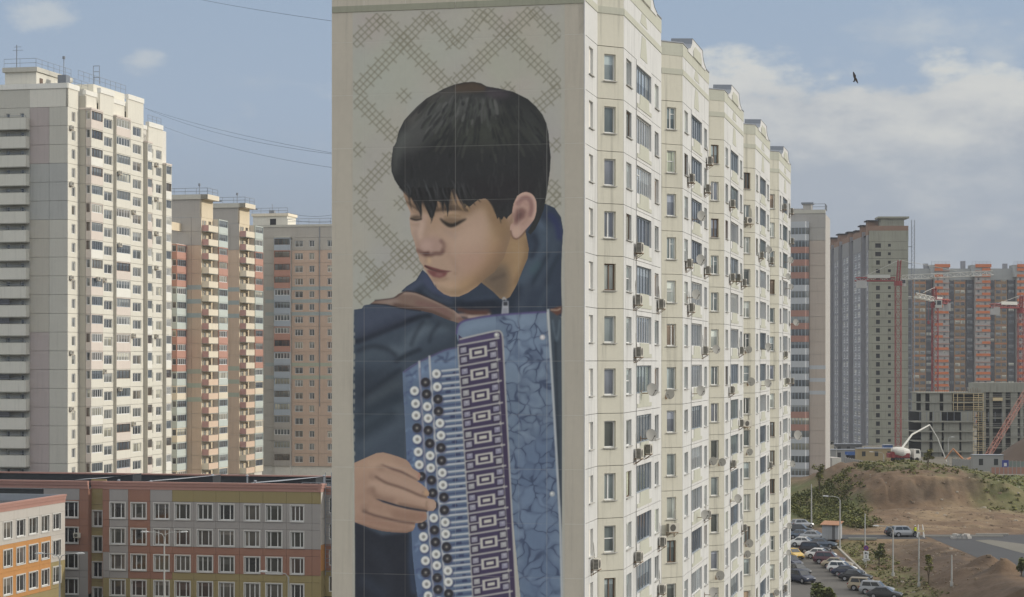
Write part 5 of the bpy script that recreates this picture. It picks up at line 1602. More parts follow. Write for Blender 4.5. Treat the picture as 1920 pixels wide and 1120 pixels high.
# the shorter left part, the set-back stair strip and its windows
a, c = tpx(122), tpx(165, .0)
LE = a + 3.0
for ri, (z0, z1, isw) in enumerate([(band_top[0], band_top[1], False)] + rows):
    k = ri - 1
    for (x0_, x1_, left_) in ((-LE, -(c + 1.2), True), (-(c + 1.2), -c, False)):
        m_ = (M_cgrey if left_ and k == -1 else M_cred if k < 4 else M_cgrey)
        holes = ((x1_ - x0_ - 2.15, .18, 1.95, 2.0),) if (isw and left_) else ()
        part('cladding_panel', panel_mesh(x1_ - x0_, z1 - z0, holes, m_, .03, .18), school, (x0_, 0, z0))
        if holes: school_window(school, 1.95, 2.0, 'school3', (x0_ + holes[0][0], 0, z0 + .18), 0)
e0, e1 = c, tpx(193)
for ri in range(5):
    z1 = SZT - 1.0 - ri * SF; z0 = z1 - SF
    w_ = e0 - e1
    holes = ((.22, .5, 1.3, 2.0),)
    part('cladding_panel', panel_mesh(w_, SF, holes if ri else (), M_colive, .03, .18), school, (-e0, 1.0, z0 + 1.2))
    if ri: school_window(school, 1.3, 2.0, 'school2', (-e0 + .22, 1.0, z0 + 1.7), 0)
for x_, rz_, m_ in ((-e0, rad(90), M_cred), (-e1, rad(-90), M_cred)):
    b = MB(); b.box(0, 1.0, 0, .05, 0, SZT - 1.0)
    part('reveal_wall', b.mesh('reveal_wall', m_), school, (x_ + (.05 if rz_ > 0 else -.05), 0 if rz_ > 0 else 1.0, 0), rz_)
# parapet mouldings along the fronts
def parapet(p0, p1, zt, m_=M_parap, hgt=1.0, nm='parapet'):
    L = math.hypot(p1[0] - p0[0], p1[1] - p0[1]); b = MB()
    b.box(0, L, -.05, .3, 0, hgt * .45); b.box(0, L, -.16, .3, hgt * .45 + .004, hgt * .78); b.box(-.02, L + .02, -.24, .34, hgt * .78 + .004, hgt)
    return part(nm, b.mesh(nm, m_), school, (p0[0], p0[1], zt - hgt), math.atan2(p1[1] - p0[1], p1[0] - p0[0]))


parapet((-e1, 0), (0, 0), SZT); parapet((-LE - 30, 0), (-e0, 0), SZT); parapet((-e0, 1.0), (-e1, 1.0), SZT - .02)
# right end: sunlit return, then the set-back side part
def side_col(k): return M_cpale if k < 2 else (M_corange if k < 4 else M_colive)
run(school, (0, 0), (0, 1.6), .3, SF, 4, None, (), 'cladding_panel', .03, .1, lambda i: [M_colive, M_corange, M_cpale, M_cpale][i])
wall_box(school, 'cladding_panel', (0, 0), (0, 1.6), .3 + 4 * SF, SZT - 1.0, M_cpale, .1)
parapet((0, -.2), (0, 1.6), SZT)
run(school, (0.0, 1.6), (6.0, 1.6), .3, SF, 4, None, [(.5, .6, 1.2, 2.0, 'school2'), (2.2, .6, 1.2, 2.0, 'school2')], 'cladding_panel', .03, .18, lambda i: [M_colive, M_cred, M_cgrey, M_cgrey][i])
parapet((0, 1.6), (6.0, 1.6), SZT - .4)
wall_box(school, 'cladding_panel', (0, 1.6), (6, 1.6), .3 + 4 * SF, SZT - 1.4, M_cred, .1)
# body and roofs
b = MB(); b.box(-LE - 30, -e0 - .06, .24, 1.3, 0, SZT - 1.15); b.box(-e1 + .06, -.12, .24, 1.3, 0, SZT - 1.15); b.box(-LE - 30, -.12, 1.303, 32, 0, SZT - 1.95); b.box(-.1, 6, 1.85, 32, 0, SZT - 1.97); part('building_core', b.mesh('building_core', M_roof), school)
# rear parapet, ribbed dark walls and sloped roof lights
b = MB(); b.box(-LE - 30, 6, 32.02, 32.5, SZT - 2.2, SZT - 1.05); rp = part('rear_parapet', b.mesh('rear_parapet', M_black), school)
b = MB(); b.box(-LE - 30, 6, 31.9, 32.6, SZT - 1.048, SZT - .85); part('coping', b.mesh('coping', M_parap), rp)
for (xa, xb, ya) in ((-41, -32.5, 17), (-30.0, -20.5, 16), (-15.0, -5.6, 15)):
    b = MB()
    b.ngon([(xa, ya, SZT - 2.0), (xb, ya, SZT - 2.0), (xb, ya, SZT - .1), (xa + 4.5, ya, SZT - .65), (xa, ya, SZT - 1.0)])
    b.quad((xb, ya, SZT - 2.0), (xb, ya + 3, SZT - 2.0), (xb, ya + 3, SZT - .1), (xb, ya, SZT - .1))
    rl = part('roof_light', b.mesh('roof_light', M_black), school)
    b = MB(); b.ngon([(xa - .1, ya - .15, SZT - .98), (xa + 4.5, ya - .15, SZT - .62), (xb + .1, ya - .15, SZT - .07), (xb + .1, ya + 3.1, SZT - .07), (xa + 4.5, ya + 3.1, SZT - .62), (xa - .1, ya + 3.1, SZT - .98)])
    part('metal_roof', b.mesh('metal_roof', M_flash), rl)
for xx, yy in ((-26.5, 9), (-13, 12), (-31.5, 10), (-18.5, 24), (-3.0, 22), (-8, 26), (-24, 25)):
    b = MB(); b.tube([(xx, yy, SZT - 1.9), (xx, yy, SZT - .5)], .12, 6); b.cyl((xx, yy, SZT - .5), .26, .14, r2=.1); part('vent_pipe', b.mesh('vent_pipe', M_flash), school)
railing(school, [(-4.5, 6), (1.5, 6), (1.5, 12)], SZT - 1.9, 1.7, 1.2, r=.035)
b = MB()
for x in (.2, 1.0):
    b.tube([(x, 1.2, 3), (x, 1.2, SZT + 1.4)], .05, 5)
for k in range(22): b.tube([(.2, 1.2, 3.5 + k * .55), (1.0, 1.2, 3.5 + k * .55)], .03, 4)
part('fire_ladder', b.mesh('fire_ladder', M_steel), school)

# sunlit wing that comes towards the camera on the far left
YW = -7.0
XW = -tpx(122, YW)
WTZ = SZT - 1.25
wing_w = [(3.0, None)]


def wy(px):
    """photo column to local y on the wing's front (local x = XW)"""
    r = (px - 960) / FP
    X0, Y0 = S0[0] + NX * XW, S0[1] + NY * XW
    return (r * Y0 - X0) / (DX - r * DY)


cols = [(5.5, 23), (30, 47.5), (53.5, 71), (77, 92.5), (98.5, 114)]
ey = [wy(-40)] + [wy(-2)] + [(wy(a[1]) + wy(b_[0])) / 2 for a, b_ in zip(cols, cols[1:])] + [YW]
zr = [(WTZ - 4.9, WTZ - 2.1), (WTZ - 8.2, WTZ - 4.9), (WTZ - 11.5, WTZ - 8.2)]
for i, (a, c) in enumerate(zip(ey, ey[1:])):
    part('cladding_panel', panel_mesh(c - a, 1.1, (), M_cpale, .02, .1), school, (XW, a, WTZ - 2.1), rad(90))
    for k, (z0, z1) in enumerate(zr):
        m_ = M_cpale if (i == 5 and k < 2) else (M_colive if k == 2 and i >= 5 else (M_cpale if k == 0 else M_corange))
        z0 = z0 + (0 if k else 0)
        wins = ()
        if i > 0:
            l, r_ = wy(cols[i - 1][0]), wy(cols[i - 1][1])
            hz = (z1 - z0) - 2.0 - (.15 if k == 0 else .65)
            wins = ((l - a + .1, hz, r_ - l - .2, 2.0),)
        part('cladding_panel', panel_mesh(c - a, z1 - z0, wins, m_, .02, .18), school, (XW, a, z0), rad(90))
        if wins:
            school_window(school, wins[0][2], 2.0, 'school2', (XW, a + wins[0][0], z0 + wins[0][1]), rad(90))
wall_box(school, 'cladding_panel', (XW, ey[0]), (XW, YW), 0, WTZ - 11.52, M_colive, .1)
M_parap2 = M_parap
parapet((XW, ey[0]), (XW, YW), WTZ, M_parap, 1.0)
b = MB(); b.box(XW - 16, XW - .2, ey[0], YW - .05, 0, WTZ - .9); part('wing_core', b.mesh('wing_core', M_roof), school)
wall_box(school, 'parapet', (XW - 16, YW - .4), (XW - .4, YW - .4), WTZ - .9, WTZ - .02, M_flash, .25)
sac2 = small_ac()
p, r = on_wall(school, *S0, -tpx(146), 0, SZT - 7.3, 0)
sac2.location = p; sac2.rotation_euler = (0, 0, r)
tag(sac2, 'air conditioner on the shaded red and grey school wall', 'air conditioner')
# ------------------------------------------------------------------ panel tower right behind the long block
M_r1 = mat('sand_pink_panel', (.50, .43, .37), .88, .06, .25, .12)
M_r1top = mat('grey_top_panel', (.43, .41, .38), .88, .06, .25, .12)
M_r1white = mat('blue_white_balcony', (.50, .52, .54), .8, .05, .4, .06)
M_r1rose = mat('brick_rose_balcony', (.40, .23, .19), .8, .05, .4, .06)
x1 = (1517.5 - 960) * 448.0 / FP
r1 = thing('panel_tower', 'narrow sand pink panel tower with rounded striped balconies, right behind the cream block', 'apartment building', (x1, 448.0, 0), GRID)
ZR, NR = 59.4, 21
zbr = ZR - NR * 2.8
def r1p(i): return M_r1top if NR - 1 - i < 1 else M_r1
wr = 3.55
run(r1, (0, 0), (wr, 0), zbr, 2.8, NR, None, (), 'wall_panel', .05, .25, r1p)
wall_box(r1, 'attic_wall', (-9, 0), (wr, 0), ZR + .02, ZR + 3.2, M_r1top, .3)
wall_box(r1, 'cornice', (-9, 0), (wr, 0), ZR + 3.2, ZR + 4.0, M_lgrey, .5, .1)
for k in (11, 12, 13): wall_box(r1, 'painted_stripe', (0, 0), (wr, 0), ZR - k * 2.8 - .42, ZR - k * 2.8 + .42, M_r1white, .02, .006)
def curved_front(z, h, m, name, mull=False):
    b = MB(); n = 6; pts = []
    for i in range(n + 1):
        t = i / n; x = -4.6 + t * 4.55
        pts.append((x, -1.0 - .35 * math.sin(math.pi * min(1, max(0, (t - .35) / .65)) * .5 + 0) if t < .8 else -1.35 + .9 * ((t - .8) / .2) ** 2))
    for (xa, ya), (xb, yb) in zip(pts, pts[1:]):
        b.quad((xa, ya, 0), (xb, yb, 0), (xb, yb, h), (xa, ya, h))
    b.quad((pts[-1][0], pts[-1][1], 0), (pts[-1][0], 0, 0), (pts[-1][0], 0, h), (pts[-1][0], pts[-1][1], h))
    b.ngon([(x, y, h) for x, y in pts] + [(0, 0, h), (-4.6, 0, h)]); b.ngon([(x, y, 0) for x, y in pts][::-1] + [(-4.6, 0, 0), (0, 0, 0)])
    return b.mesh(name, m), pts
fr_w, pts_ = curved_front(0, 1.38, M_r1white, 'balcony'); fr_r, _ = curved_front(0, 1.38, M_r1rose, 'balcony'); gl_, _ = curved_front(0, 1.40, G_far, 'glazing')
b = MB()
for (xa, ya), (xb, yb) in zip(pts_, pts_[1:]): b.box(xa - .07, xa + .07, ya - .04, ya + .04, 0, 1.4)
frm = b.mesh('glazing_frame', M_alu)
for i in range(NR):
    k = NR - 1 - i; z = zbr + i * 2.8
    m_ = fr_r if k in (1, 2, 3, 6, 7, 8, 14, 15) else fr_w
    o = part('balcony', m_, r1, (0, 0, z))
    g = part('glazing', gl_, o, (0, .06, 1.39)); part('glazing_frame', frm, o, (0, .02, 1.39))
part('balcony', fr_w, r1, (0, 0, ZR))
b = MB(); b.box(-9, wr - .02, .27, 16, 0, ZR + 3.0); part('building_core', b.mesh('building_core', M_r1top), r1)
b = MB(); b.box(-1.7, .2, 4, 7, ZR + 3.2, ZR + 5.6); rh = part('roof_house', b.mesh('roof_house', M_r1top), r1)
b = MB(); b.box(-2.1, .6, 3.7, 7.3, ZR + 5.61, ZR + 5.95); part('cap', b.mesh('cap', M_steel), rh)
b = MB(); b.box(-4.4, -1.8, 4, 7, ZR + 3.2, ZR + 4.6); part('roof_house', b.mesh('roof_house', M_r1top), r1)
railing(r1, [(.7, .2), (wr - .1, .2), (wr - .1, 6)], ZR + 4.0, 1.3, 1.4, r=.05)

# ------------------------------------------------------------------ unfinished grey tower
M_ublue = mat('blue_grey_render', (.30, .30, .32), .88, .12, .15, .2)
M_udark = mat('dark_grey_render', (.28, .275, .27), .88, .12, .15, .2)
M_uconc = mat('unfaced_block_wall', (.32, .315, .25), .92, .18, .2, .25)
M_ubrick = mat('red_brick_head', (.27, .17, .12), .9, .15, .8)
M_ulite = mat('white_frame_panel', (.36, .37, .40), .8, .08, .3)
u0 = (117.6, 669.0)
ut = thing('unfinished_tower', 'unfinished grey tower with bare concrete end wall and square black openings', 'building site tower', (u0[0], u0[1], 0), rad(-1.2))
UH, UN = 2.8, 25
UB = 69.4 - UN * UH
for i in range(UN):                             # bare end wall to the right of the corner
    big = UN - 1 - i < 2
    holes = ((2.55 - (.25 if big else 0), .75, 1.4 + (.5 if big else -.1), 1.45), (6.5, 1.1, .95, .95))
    part('wall_panel', panel_mesh(13.2, UH, holes, M_uconc, .10, .3), ut, (0, 0, UB + i * UH))
wall_box(ut, 'attic_wall', (0, 0), (13.2, 0), 69.42, 73.0, M_uconc, .3); wall_box(ut, 'brick_parapet', (0, 0), (13.2, 0), 73.0, 74.6, M_ubrick, .3, .02)
fb = [(0, 5, 0, M_ublue, 'l'), (5, 12, -.9, M_udark, None), (12, 30, .6, M_ublue, 'w'), (30, 40, -.9, M_udark, 'n'), (40, 56, .6, M_ublue, 'w'), (56, 66, -.9, M_udark, 'n'),
      (66, 78, .6, M_ublue, 'w'), (78, 88, -.9, M_udark, None), (88, 106, .6, M_ublue, 'w')]
for (a, c, nn, m_, k) in fb:
    wins = []
    if k == 'w': wins = [(2.0, .55, (c - a) / 2 - 3, 1.9, 'farframe'), ((c - a) / 2 + 1, .55, (c - a) / 2 - 3, 1.9, 'farframe')]
    if k == 'n': wins = [(3.2, .7, 3.4, 1.6, 'farframe')]
    if k == 'l': wins = [(1.0, .7, 2.4, 1.6, 'farframe')]
    run(ut, (-nn, c), (-nn, a), UB, UH, UN - 1, m_, wins, 'facade_panel', .07, .25)
    wall_box(ut, 'attic_wall', (-nn, c), (-nn, a), UB + (UN - 1) * UH + .02, 71.6, M_udark, .3)
    wall_box(ut, 'brick_parapet', (-nn, c), (-nn, a), 71.61, 73.4, M_ubrick, .3, .02)
for (a, c, nn, m_, k) in fb:
    if k == 'w': wall_box(ut, 'side_return', (-.6, a + .01), (1.2, a + .01), 0, 73.3, M_ublue, .1)
    elif k == 'l': pass
wall_box(ut, 'recess_back', (1.2, 105.6), (1.2, .4), 0, 71.5, M_udark, .04)
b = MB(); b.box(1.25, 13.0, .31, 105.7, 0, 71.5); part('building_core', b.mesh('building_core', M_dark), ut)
b = MB(); b.box(0.3, 13.0, .4, 105.7, 71.6, 71.8); part('roof_deck', b.mesh('roof_deck', M_roof), ut)
for y_, h_ in ((8, 3.6), (22, 2.9), (34, 1.9), (52, 2.6), (76, 3.4), (96, 3.2)):
    b = MB(); b.box(1.2, 6.2, y_, y_ + 1.0, 73.0, 73.0 + h_); b.box(1.2, 6.2, y_ + 4, y_ + 5.0, 73.0, 73.0 + h_); b.box(1.2, 1.7, y_ + 1.0, y_ + 4, 73.0, 73.0 + h_)
    v = part('vent_shaft', b.mesh('vent_shaft', M_ubrick), ut)
    b = MB(); b.box(.6, 6.8, y_ - .6, y_ + 5.6, 73.01 + h_, 73.4 + h_); part('cap', b.mesh('cap', M_dark), v)
b = MB(); b.box(4.6, 12.2, 2.5, 9, 72, 77.2); rh = part('roof_house', b.mesh('roof_house', M_uconc), ut)
b = MB(); b.box(3.6, 13.8, 1.8, 9.5, 77.21, 77.8); part('cap', b.mesh('cap', M_uconc), rh)
b = MB()                                        # hoist mast up the right-hand corner
for x, y in ((14.2, -.6), (15.2, -.6), (15.2, .4), (14.2, .4)): b.tube([(x, y, 0), (x, y, 76.5)], .06, 4)
for k in range(50):
    z = k * 1.5; b.tube([(14.2, -.6, z), (15.2, -.6, z + 1.5)], .05, 3); b.tube([(15.2, -.6, z), (15.2, .4, z + 1.5)], .05, 3); b.tube([(14.2, -.6, z), (15.2, -.6, z)], .05, 3)
part('hoist_mast', b.mesh('hoist_mast', M_steel), ut)
for k in range(24):
    if k % 2 == 0:
        b = MB(); b.box(13.2, 14.2, -.3, .2, 6 + k * 2.8, 6.2 + k * 2.8); part('hoist_tie', b.mesh('hoist_tie', M_steel), ut)

# ------------------------------------------------------------------ orange and grey slab block far right
M_or = mat('orange_balcony_sheet', (.60, .17, .055), .75, .08, .3, .05)
M_ogrey = mat('grey_rendered_attic', (.36, .37, .36), .88, .08, .2, .15)
M_opale = mat('pale_bay_render', (.40, .37, .34), .85, .08, .2, .12)
M_oochre = mat('ochre_brick_infill', (.30, .19, .105), .9, .12, .3, .1)
M_odark = mat('charcoal_loggia_sheet', (.085, .085, .095), .8, .15, .2, .15)
M_opink = mat('pink_slab_edge', (.48, .24, .17), .8, .1, .3)
y3 = 935.0
ox = (1700 - 960) * y3 / FP
ob = thing('apartment_slab', 'long orange, ochre and charcoal apartment slab behind the red cranes', 'apartment building', (ox, y3, 0), 0)
PXM = y3 / FP                                   # metres per photo pixel here
OT = ZC + (YH - 520) * PXM; ON = 24; OH = 2.8; OB = OT - ON * OH
def ob_col(xa, xb, m_, wins, n=ON, y=0.0, nm='bay_wall', mfn=None):
    a, c = (xa - 1700) * PXM, (xb - 1700) * PXM
    b = MB(); b.box(a, c, y, y + .4, 0, OT); part(nm, b.mesh(nm, m_), ob)
    return a, c
glz = {}
def owin(x, y, z, w_, h, nm='window'):
    def mk():
        b = MB(); b.quad((0, 0, 0), (w_, 0, 0), (w_, 0, h), (0, 0, h)); g = b.mesh('window', G_far); return g
    part(nm, cached(('ow', round(w_, 2), round(h, 2)), mk), ob, (x, y - .03, z))
def sheet(x, y, z, w_, h, m_, nm, d=.5):
    def mk():
        b = MB(); b.box(0, w_, -d, -.01, 0, h); return b.mesh(nm, m_)
    part(nm, cached(('sh', round(w_, 2), round(h, 2), m_.name, d), mk), ob, (x, y, z))
lifts = [(1750, 1777), (1826, 1854), (1904, 1932)]
cols_o = [(1702, 1711, 'd'), (1711, 1736, 'o'), (1736, 1747, 'd'), (1780, 1789, 'd'), (1789, 1810, 'o'), (1812, 1824, 'd'), (1856, 1865, 'd'), (1865, 1888, 'o'), (1890, 1902, 'd')]
for (xa, xb, k) in cols_o:
    a, c = ob_col(xa, xb, M_odark if k == 'd' else M_oochre, None)
    for i in range(ON):
        z = OB + i * OH
        if k == 'd':
            if (i * 7 + xa) % 5: owin(a + .3, 0, z + 1.1, c - a - .6, 1.35, 'loggia_window')
        else:
            owin(a + .5, 0, z + .9, (c - a) * .40, 1.5); owin(a + (c - a) * .58, 0, z + .9, (c - a) * .36, 1.5)
            if (i + int(xa)) % 3 == 0: sheet(a, 0, z - .05, c - a, .3, M_or if i % 2 else M_opink, 'slab_edge', .06)
for j, (xa, xb) in enumerate(lifts):
    a, c = ob_col(xa, xb, M_opale, None, y=-3.0, nm='lift_bay')
    b = MB(); b.box(a, c, -2.6, 0, 0, OT); part('lift_bay_side', b.mesh('lift_bay_side', M_opale), ob)
    for i in range(ON + 2):
        z = OB + i * OH
        sheet(a - .2, -3.0, z - .12, c - a + .4, .22, M_opink, 'slab_edge', .45)
        f = .55 if (j + i) % 9 > 3 and i > 12 else .95
        if not (9 < i < 18 and (i + j) % 2): sheet(a + (c - a) * (1 - f) * (j % 2), -3.0, z + .11, (c - a) * f, 1.05, M_or, 'balcony_sheet', .42)
        if i < ON:
            owin(a + (c - a) * .14, -3.0, z + 1.25, .95, 1.2); owin(a + (c - a) * .60, -3.0, z + 1.25, .95, 1.2)
    b = MB(); b.box(a - 1.5, c, -3, 6, OT + .02, OT + 5.6); part('lift_head', b.mesh('lift_head', M_ogrey), ob)
    sheet(a, -3.0, OT + 4.4, c - a + .4, 1.5, M_or, 'lift_head_fascia', .5)
    railing(ob, [(a - 1.5, -3), (c, -3)], OT + 5.6, 1.6, 1.6, r=.05)
a, c = 0, (1960 - 1700) * PXM
wall_box(ob, 'attic_wall', (a, 0), (c, 0), OT - 1.2, OT + 4.0, M_ogrey, .4, .05)
b = MB(); b.box(a, c, .42, 16, 0, OT + 3.9); part('building_core', b.mesh('building_core', M_odark), ob)
for xx in (1735, 1805, 1884):
    b = MB(); b.box((xx - 1700) * PXM, (xx + 8 - 1700) * PXM, 3, 5, OT + 3.9, OT + (6.4 if xx != 1805 else 7.6)); part('vent_shaft', b.mesh('vent_shaft', M_ublue), ob)

# distant slivers between the towers
b = MB(); b.box(0, 16, 0, 20, 0, 62); dt = part('far_tower', b.mesh('far_tower', M_r1rose)); dt.location = (151 * 0 + (1540 - 960) * 980 / FP, 980, 0)
tag(dt, 'sliver of a brick red tower between the sand pink and the unfinished tower', 'apartment building')
for k in range(20):
    b = MB(); b.box(0, 15.9, -.5, -.01, 0, 1.1); part('balcony_row', cached(('dtb',), lambda: b.mesh('balcony_row', M_opale)), dt, (0, 0, 3 + k * 2.9))

# ------------------------------------------------------------------ concrete frame under construction
M_scaf = mat('yellow_timber_rail', (.62, .50, .30), .8, .12, 1.5)
M_scafw = mat('pale_edge_rail', (.46, .44, .40), .8, .12, 1.0)
yf = 565.0; PF = yf / FP
def fx(px): return (px - 1705) * PF
fo = thing('concrete_skeleton', 'half built concrete frame with yellow edge rails below the orange slab', 'building under construction', ((1705 - 960) * yf / FP, yf, 0), 0)
def fz(py): return ZC + (YH - py) * yf / FP
levels = [fz(q) for q in (868, 846, 826, 808, 790, 771, 754, 736)]
for i, z in enumerate(levels):
    top2 = i >= 5
    xa, xb = (fx(1712), fx(1824)) if not top2 else (fx(1724), fx(1846))
    b = MB(); b.box(xa, xb, -2.0 if not top2 else 1.0, 14, z - .28, z); part('floor_slab', b.mesh('floor_slab', M_conc), fo)
    b = MB(); b.box(fx(1842), fx(1960), 2.0, 16, z - .26 + .9, z + .9); part('floor_slab', b.mesh('floor_slab', M_conc), fo)
for i, (z, z2) in enumerate(zip(levels, levels[1:])):
    if i < 5:
        for (xa, xb) in ((1768, 1797), (1801, 1822), (1726, 1741), (1747, 1764)):
            if i == 4 and xa in (1768,): continue
            b = MB(); b.box(fx(xa), fx(xb), -1.2, -.8, z + .004, z2 - .284); part('infill_wall', b.mesh('infill_wall', M_conc), fo)
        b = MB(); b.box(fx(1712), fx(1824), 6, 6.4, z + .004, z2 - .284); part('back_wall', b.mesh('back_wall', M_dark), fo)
    else:
        for (xa, xb) in ((1729, 1737), (1745, 1764), (1771, 1787), (1712, 1720)):
            b = MB(); b.box(fx(xa), fx(xb), 1.4, 1.8, z + .004, z2 - .284); part('infill_wall', b.mesh('infill_wall', M_conc), fo)
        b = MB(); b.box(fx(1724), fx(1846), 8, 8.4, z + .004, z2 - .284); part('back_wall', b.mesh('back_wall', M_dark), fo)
    b = MB()
    for k in range(5): b.box(fx(1822) + k * .0, fx(1846 if i < 5 else 1842), -1.5 + k * .02 if k < 1 else -1.5, -1.42, z + .25 + k * .5, z + .36 + k * .5)
    for xx in (1823, 1832, 1841): b.box(fx(xx), fx(xx) + .14, -1.41, -1.3, z, z2 - .29)
    part('edge_rail', b.mesh('edge_rail', M_scaf), fo)
    b = MB()
    for k in (0.5, 1.0): b.box(fx(1846), fx(1960), 1.9, 1.97, z + .9 + k, z + .97 + k)
    part('edge_rail', b.mesh('edge_rail', M_scafw), fo)
    if i >= 5:
        b = MB()
        for k in (.5, 1.1, 2.2): b.box(fx(1788), fx(1846), .8, .87, z + k, z + k + .1)
        for xx in (1788, 1796, 1808): b.box(fx(xx), fx(xx) + .16, .72, .8, z, z2 - .3)
        part('edge_rail', b.mesh('edge_rail', M_scaf), fo)
for xx in (1846, 1859, 1883, 1899, 1917, 1940):
    b = MB(); wcol = .9 if xx != 1899 else 1.9
    b.box(fx(xx), fx(xx) + wcol, 2.2, 3.0, 0, fz(722)); part('column', b.mesh('column', M_conc), fo)
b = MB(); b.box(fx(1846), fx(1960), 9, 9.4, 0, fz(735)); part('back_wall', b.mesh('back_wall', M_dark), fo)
b = MB(); b.box(fx(1828), fx(1960), 1.8, 8, fz(736), fz(718)); part('formwork', b.mesh('formwork', M_conc), fo)
b = MB(); b.box(fx(1864), fx(1882), 1.2, 1.7, fz(752), fz(746)); part('loading_platform', b.mesh('loading_platform', M_scaf), fo)
b = MB()
for k in range(14): b.box(fx(1722) + k * 1.9, fx(1722) + k * 1.9 + .12, -1.9, -1.8, levels[4] + .01, levels[4] + 2.6)
part('prop_row', b.mesh('prop_row', M_steel), fo)
b = MB()
for k in range(26): b.box(fx(1728) + k * .66, fx(1728) + k * .66 + .1, 1.1, 1.2, levels[-1] + .02, levels[-1] + .9 + (k * 37 % 5) * .12)
part('starter_bars', b.mesh('starter_bars', M_bracket), fo)

# ------------------------------------------------------------------ tower cranes
M_cred2 = mat('crane_red_paint', (.26, .05, .05), .55, .1, .6)
M_cwhite = mat('crane_white_paint', (.54, .53, .48), .55, .08, .6)
M_ballast = mat('ballast_block', (.45, .44, .42), .85, .1, .5)


def lattice(b, p, q, s_, n, r=.09, tri=False):
    P, Q = Vector(p), Vector(q); d = (Q - P).normalized()
    up = Vector((0, 0, 1)) if abs(d.z) < .9 else Vector((1, 0, 0))
    a = d.cross(up).normalized(); c = a.cross(d).normalized()
    cs = [a * s_ + c * s_, -a * s_ + c * s_, -a * s_ - c * s_, a * s_ - c * s_] if not tri else [c * s_ * 1.2, -a * s_ - c * s_ * .6, a * s_ - c * s_ * .6]
    for k in cs: b.tube([tuple(P + k), tuple(Q + k)], r, 4, cap=False)
    for i in range(n):
        u, v = P.lerp(Q, i / n), P.lerp(Q, (i + 1) / n)
        for k in range(len(cs)):
            e_, f = cs[k], cs[(k + 1) % len(cs)]
            if (i + k) % 2: e_, f = f, e_
            b.tube([tuple(u + e_), tuple(v + f)], r * .62, 3, cap=False); b.tube([tuple(u + cs[k]), tuple(u + cs[(k + 1) % len(cs)])], r * .55, 3, cap=False)


def crane(px, py_slew, depth, jib_dir, jib_len, label, jib_mat, head=6.5, base_z=0.0, mast=.85):
    x = (px - 960) * depth / FP; zs = ZC + (YH - py_slew) * depth / FP
    t = thing('tower_crane', label, 'crane', (x, depth, base_z))
    zs -= base_z
    b = MB(); lattice(b, (0, 0, 0), (0, 0, zs - 1.5), mast, int(zs / 2.1), .10); part('mast', b.mesh('mast', M_cred2), t)
    b = MB(); b.cyl((0, 0, zs - 1.5), 1.3, 1.5, n=12); part('slewing_ring', b.mesh('slewing_ring', M_cred2), t)
    d = Vector((*jib_dir, 0)).normalized(); side = Vector((d.y, -d.x, 0))
    b = MB(); lattice(b, tuple(d * 1.2 + Vector((0, 0, zs + .8))), tuple(d * jib_len + Vector((0, 0, zs + .8 + jib_len * .045))), .75, int(jib_len / 2), .10, True)
    part('jib', b.mesh('jib', jib_mat), t)
    b = MB(); lattice(b, tuple(-d * 1.0 + Vector((0, 0, zs + .5))), tuple(-d * 13 + Vector((0, 0, zs + .5))), .55, 7, .16); b.tube([tuple(-d * 1.0 + Vector((0, 0, zs + .1))), tuple(-d * 13.4 + Vector((0, 0, zs + .1)))], .22, 4)
    part('counter_jib', b.mesh('counter_jib', M_cred2), t)
    b = MB()
    for k in range(3):
        c = -d * (10.4 + k * .9) + Vector((0, 0, zs - .6)); b.box(c.x - .7, c.x + .7, c.y - .7, c.y + .7, c.z - 1.6, c.z + .8)
    part('ballast', b.mesh('ballast', M_ballast), t)
    b = MB(); c0, c1 = -d * 2.5 + side * .9 + Vector((0, 0, zs + .9)), -d * 9.5 + side * .9 + Vector((0, 0, zs + .9))
    b.quad(tuple(c0), tuple(c1), tuple(c1 + Vector((0, 0, 1.0))), tuple(c0 + Vector((0, 0, 1.0)))); b.quad(tuple(c1 - side * .1), tuple(c0 - side * .1), tuple(c0 - side * .1 + Vector((0, 0, 1.0))), tuple(c1 - side * .1 + Vector((0, 0, 1.0))))
    part('banner', b.mesh('banner', M_cwhite), t)
    b = MB(); lattice(b, (0, 0, zs), (d.x * .4, d.y * .4, zs + head), .45, 5, .12); part('tower_head', b.mesh('tower_head', M_cred2), t)
    b = MB(); top = Vector((d.x * .4, d.y * .4, zs + head))
    b.tube([tuple(top), tuple(d * jib_len * .62 + Vector((0, 0, zs + 2.2 + jib_len * .03)))], .06, 4); b.tube([tuple(top), tuple(-d * 12 + Vector((0, 0, zs + .7)))], .06, 4)
    part('tie_rods', b.mesh('tie_rods', M_cwhite), t)
    c = side * -1.6 + d * 1.6 + Vector((0, 0, zs - .4))
    b = MB(); b.box(c.x - .9, c.x + .9, c.y - .9, c.y + .9, c.z - 1.2, c.z + 1.2); cb = part('cab', b.mesh('cab', M_cwhite), t)
    b = MB(); b.box(c.x - .6, c.x + .6, c.y - .96, c.y - .91, c.z - .3, c.z + .9); b.box(c.x - .96, c.x - .905, c.y - .6, c.y + .6, c.z - .3, c.z + .9); part('cab_glass', b.mesh('cab_glass', M_autoglass), cb)
    b = MB(); h0 = d * jib_len * .35 + Vector((0, 0, zs + .6)); b.tube([tuple(h0), tuple(h0 - Vector((0, 0, 6)))], .04, 3); b.box(h0.x - .3, h0.x + .3, h0.y - .3, h0.y + .3, h0.z - 7, h0.z - 6)
    part('hook_block', b.mesh('hook_block', M_cred2), t)
    return t


crane(1684, 527, 630, (1, -.10), 29, 'red tower crane in front of the unfinished grey tower, pale jib reaching right', M_cwhite)
crane(1753, 568, 600, (-.55, -.95), 17, 'red tower crane in the middle with its white jib pointing at the viewer', M_cwhite, 4.5)
crane(1914, 578, 620, (.9, .6), 22, 'red tower crane cut off by the right edge of the photo', M_cwhite, 4.0)
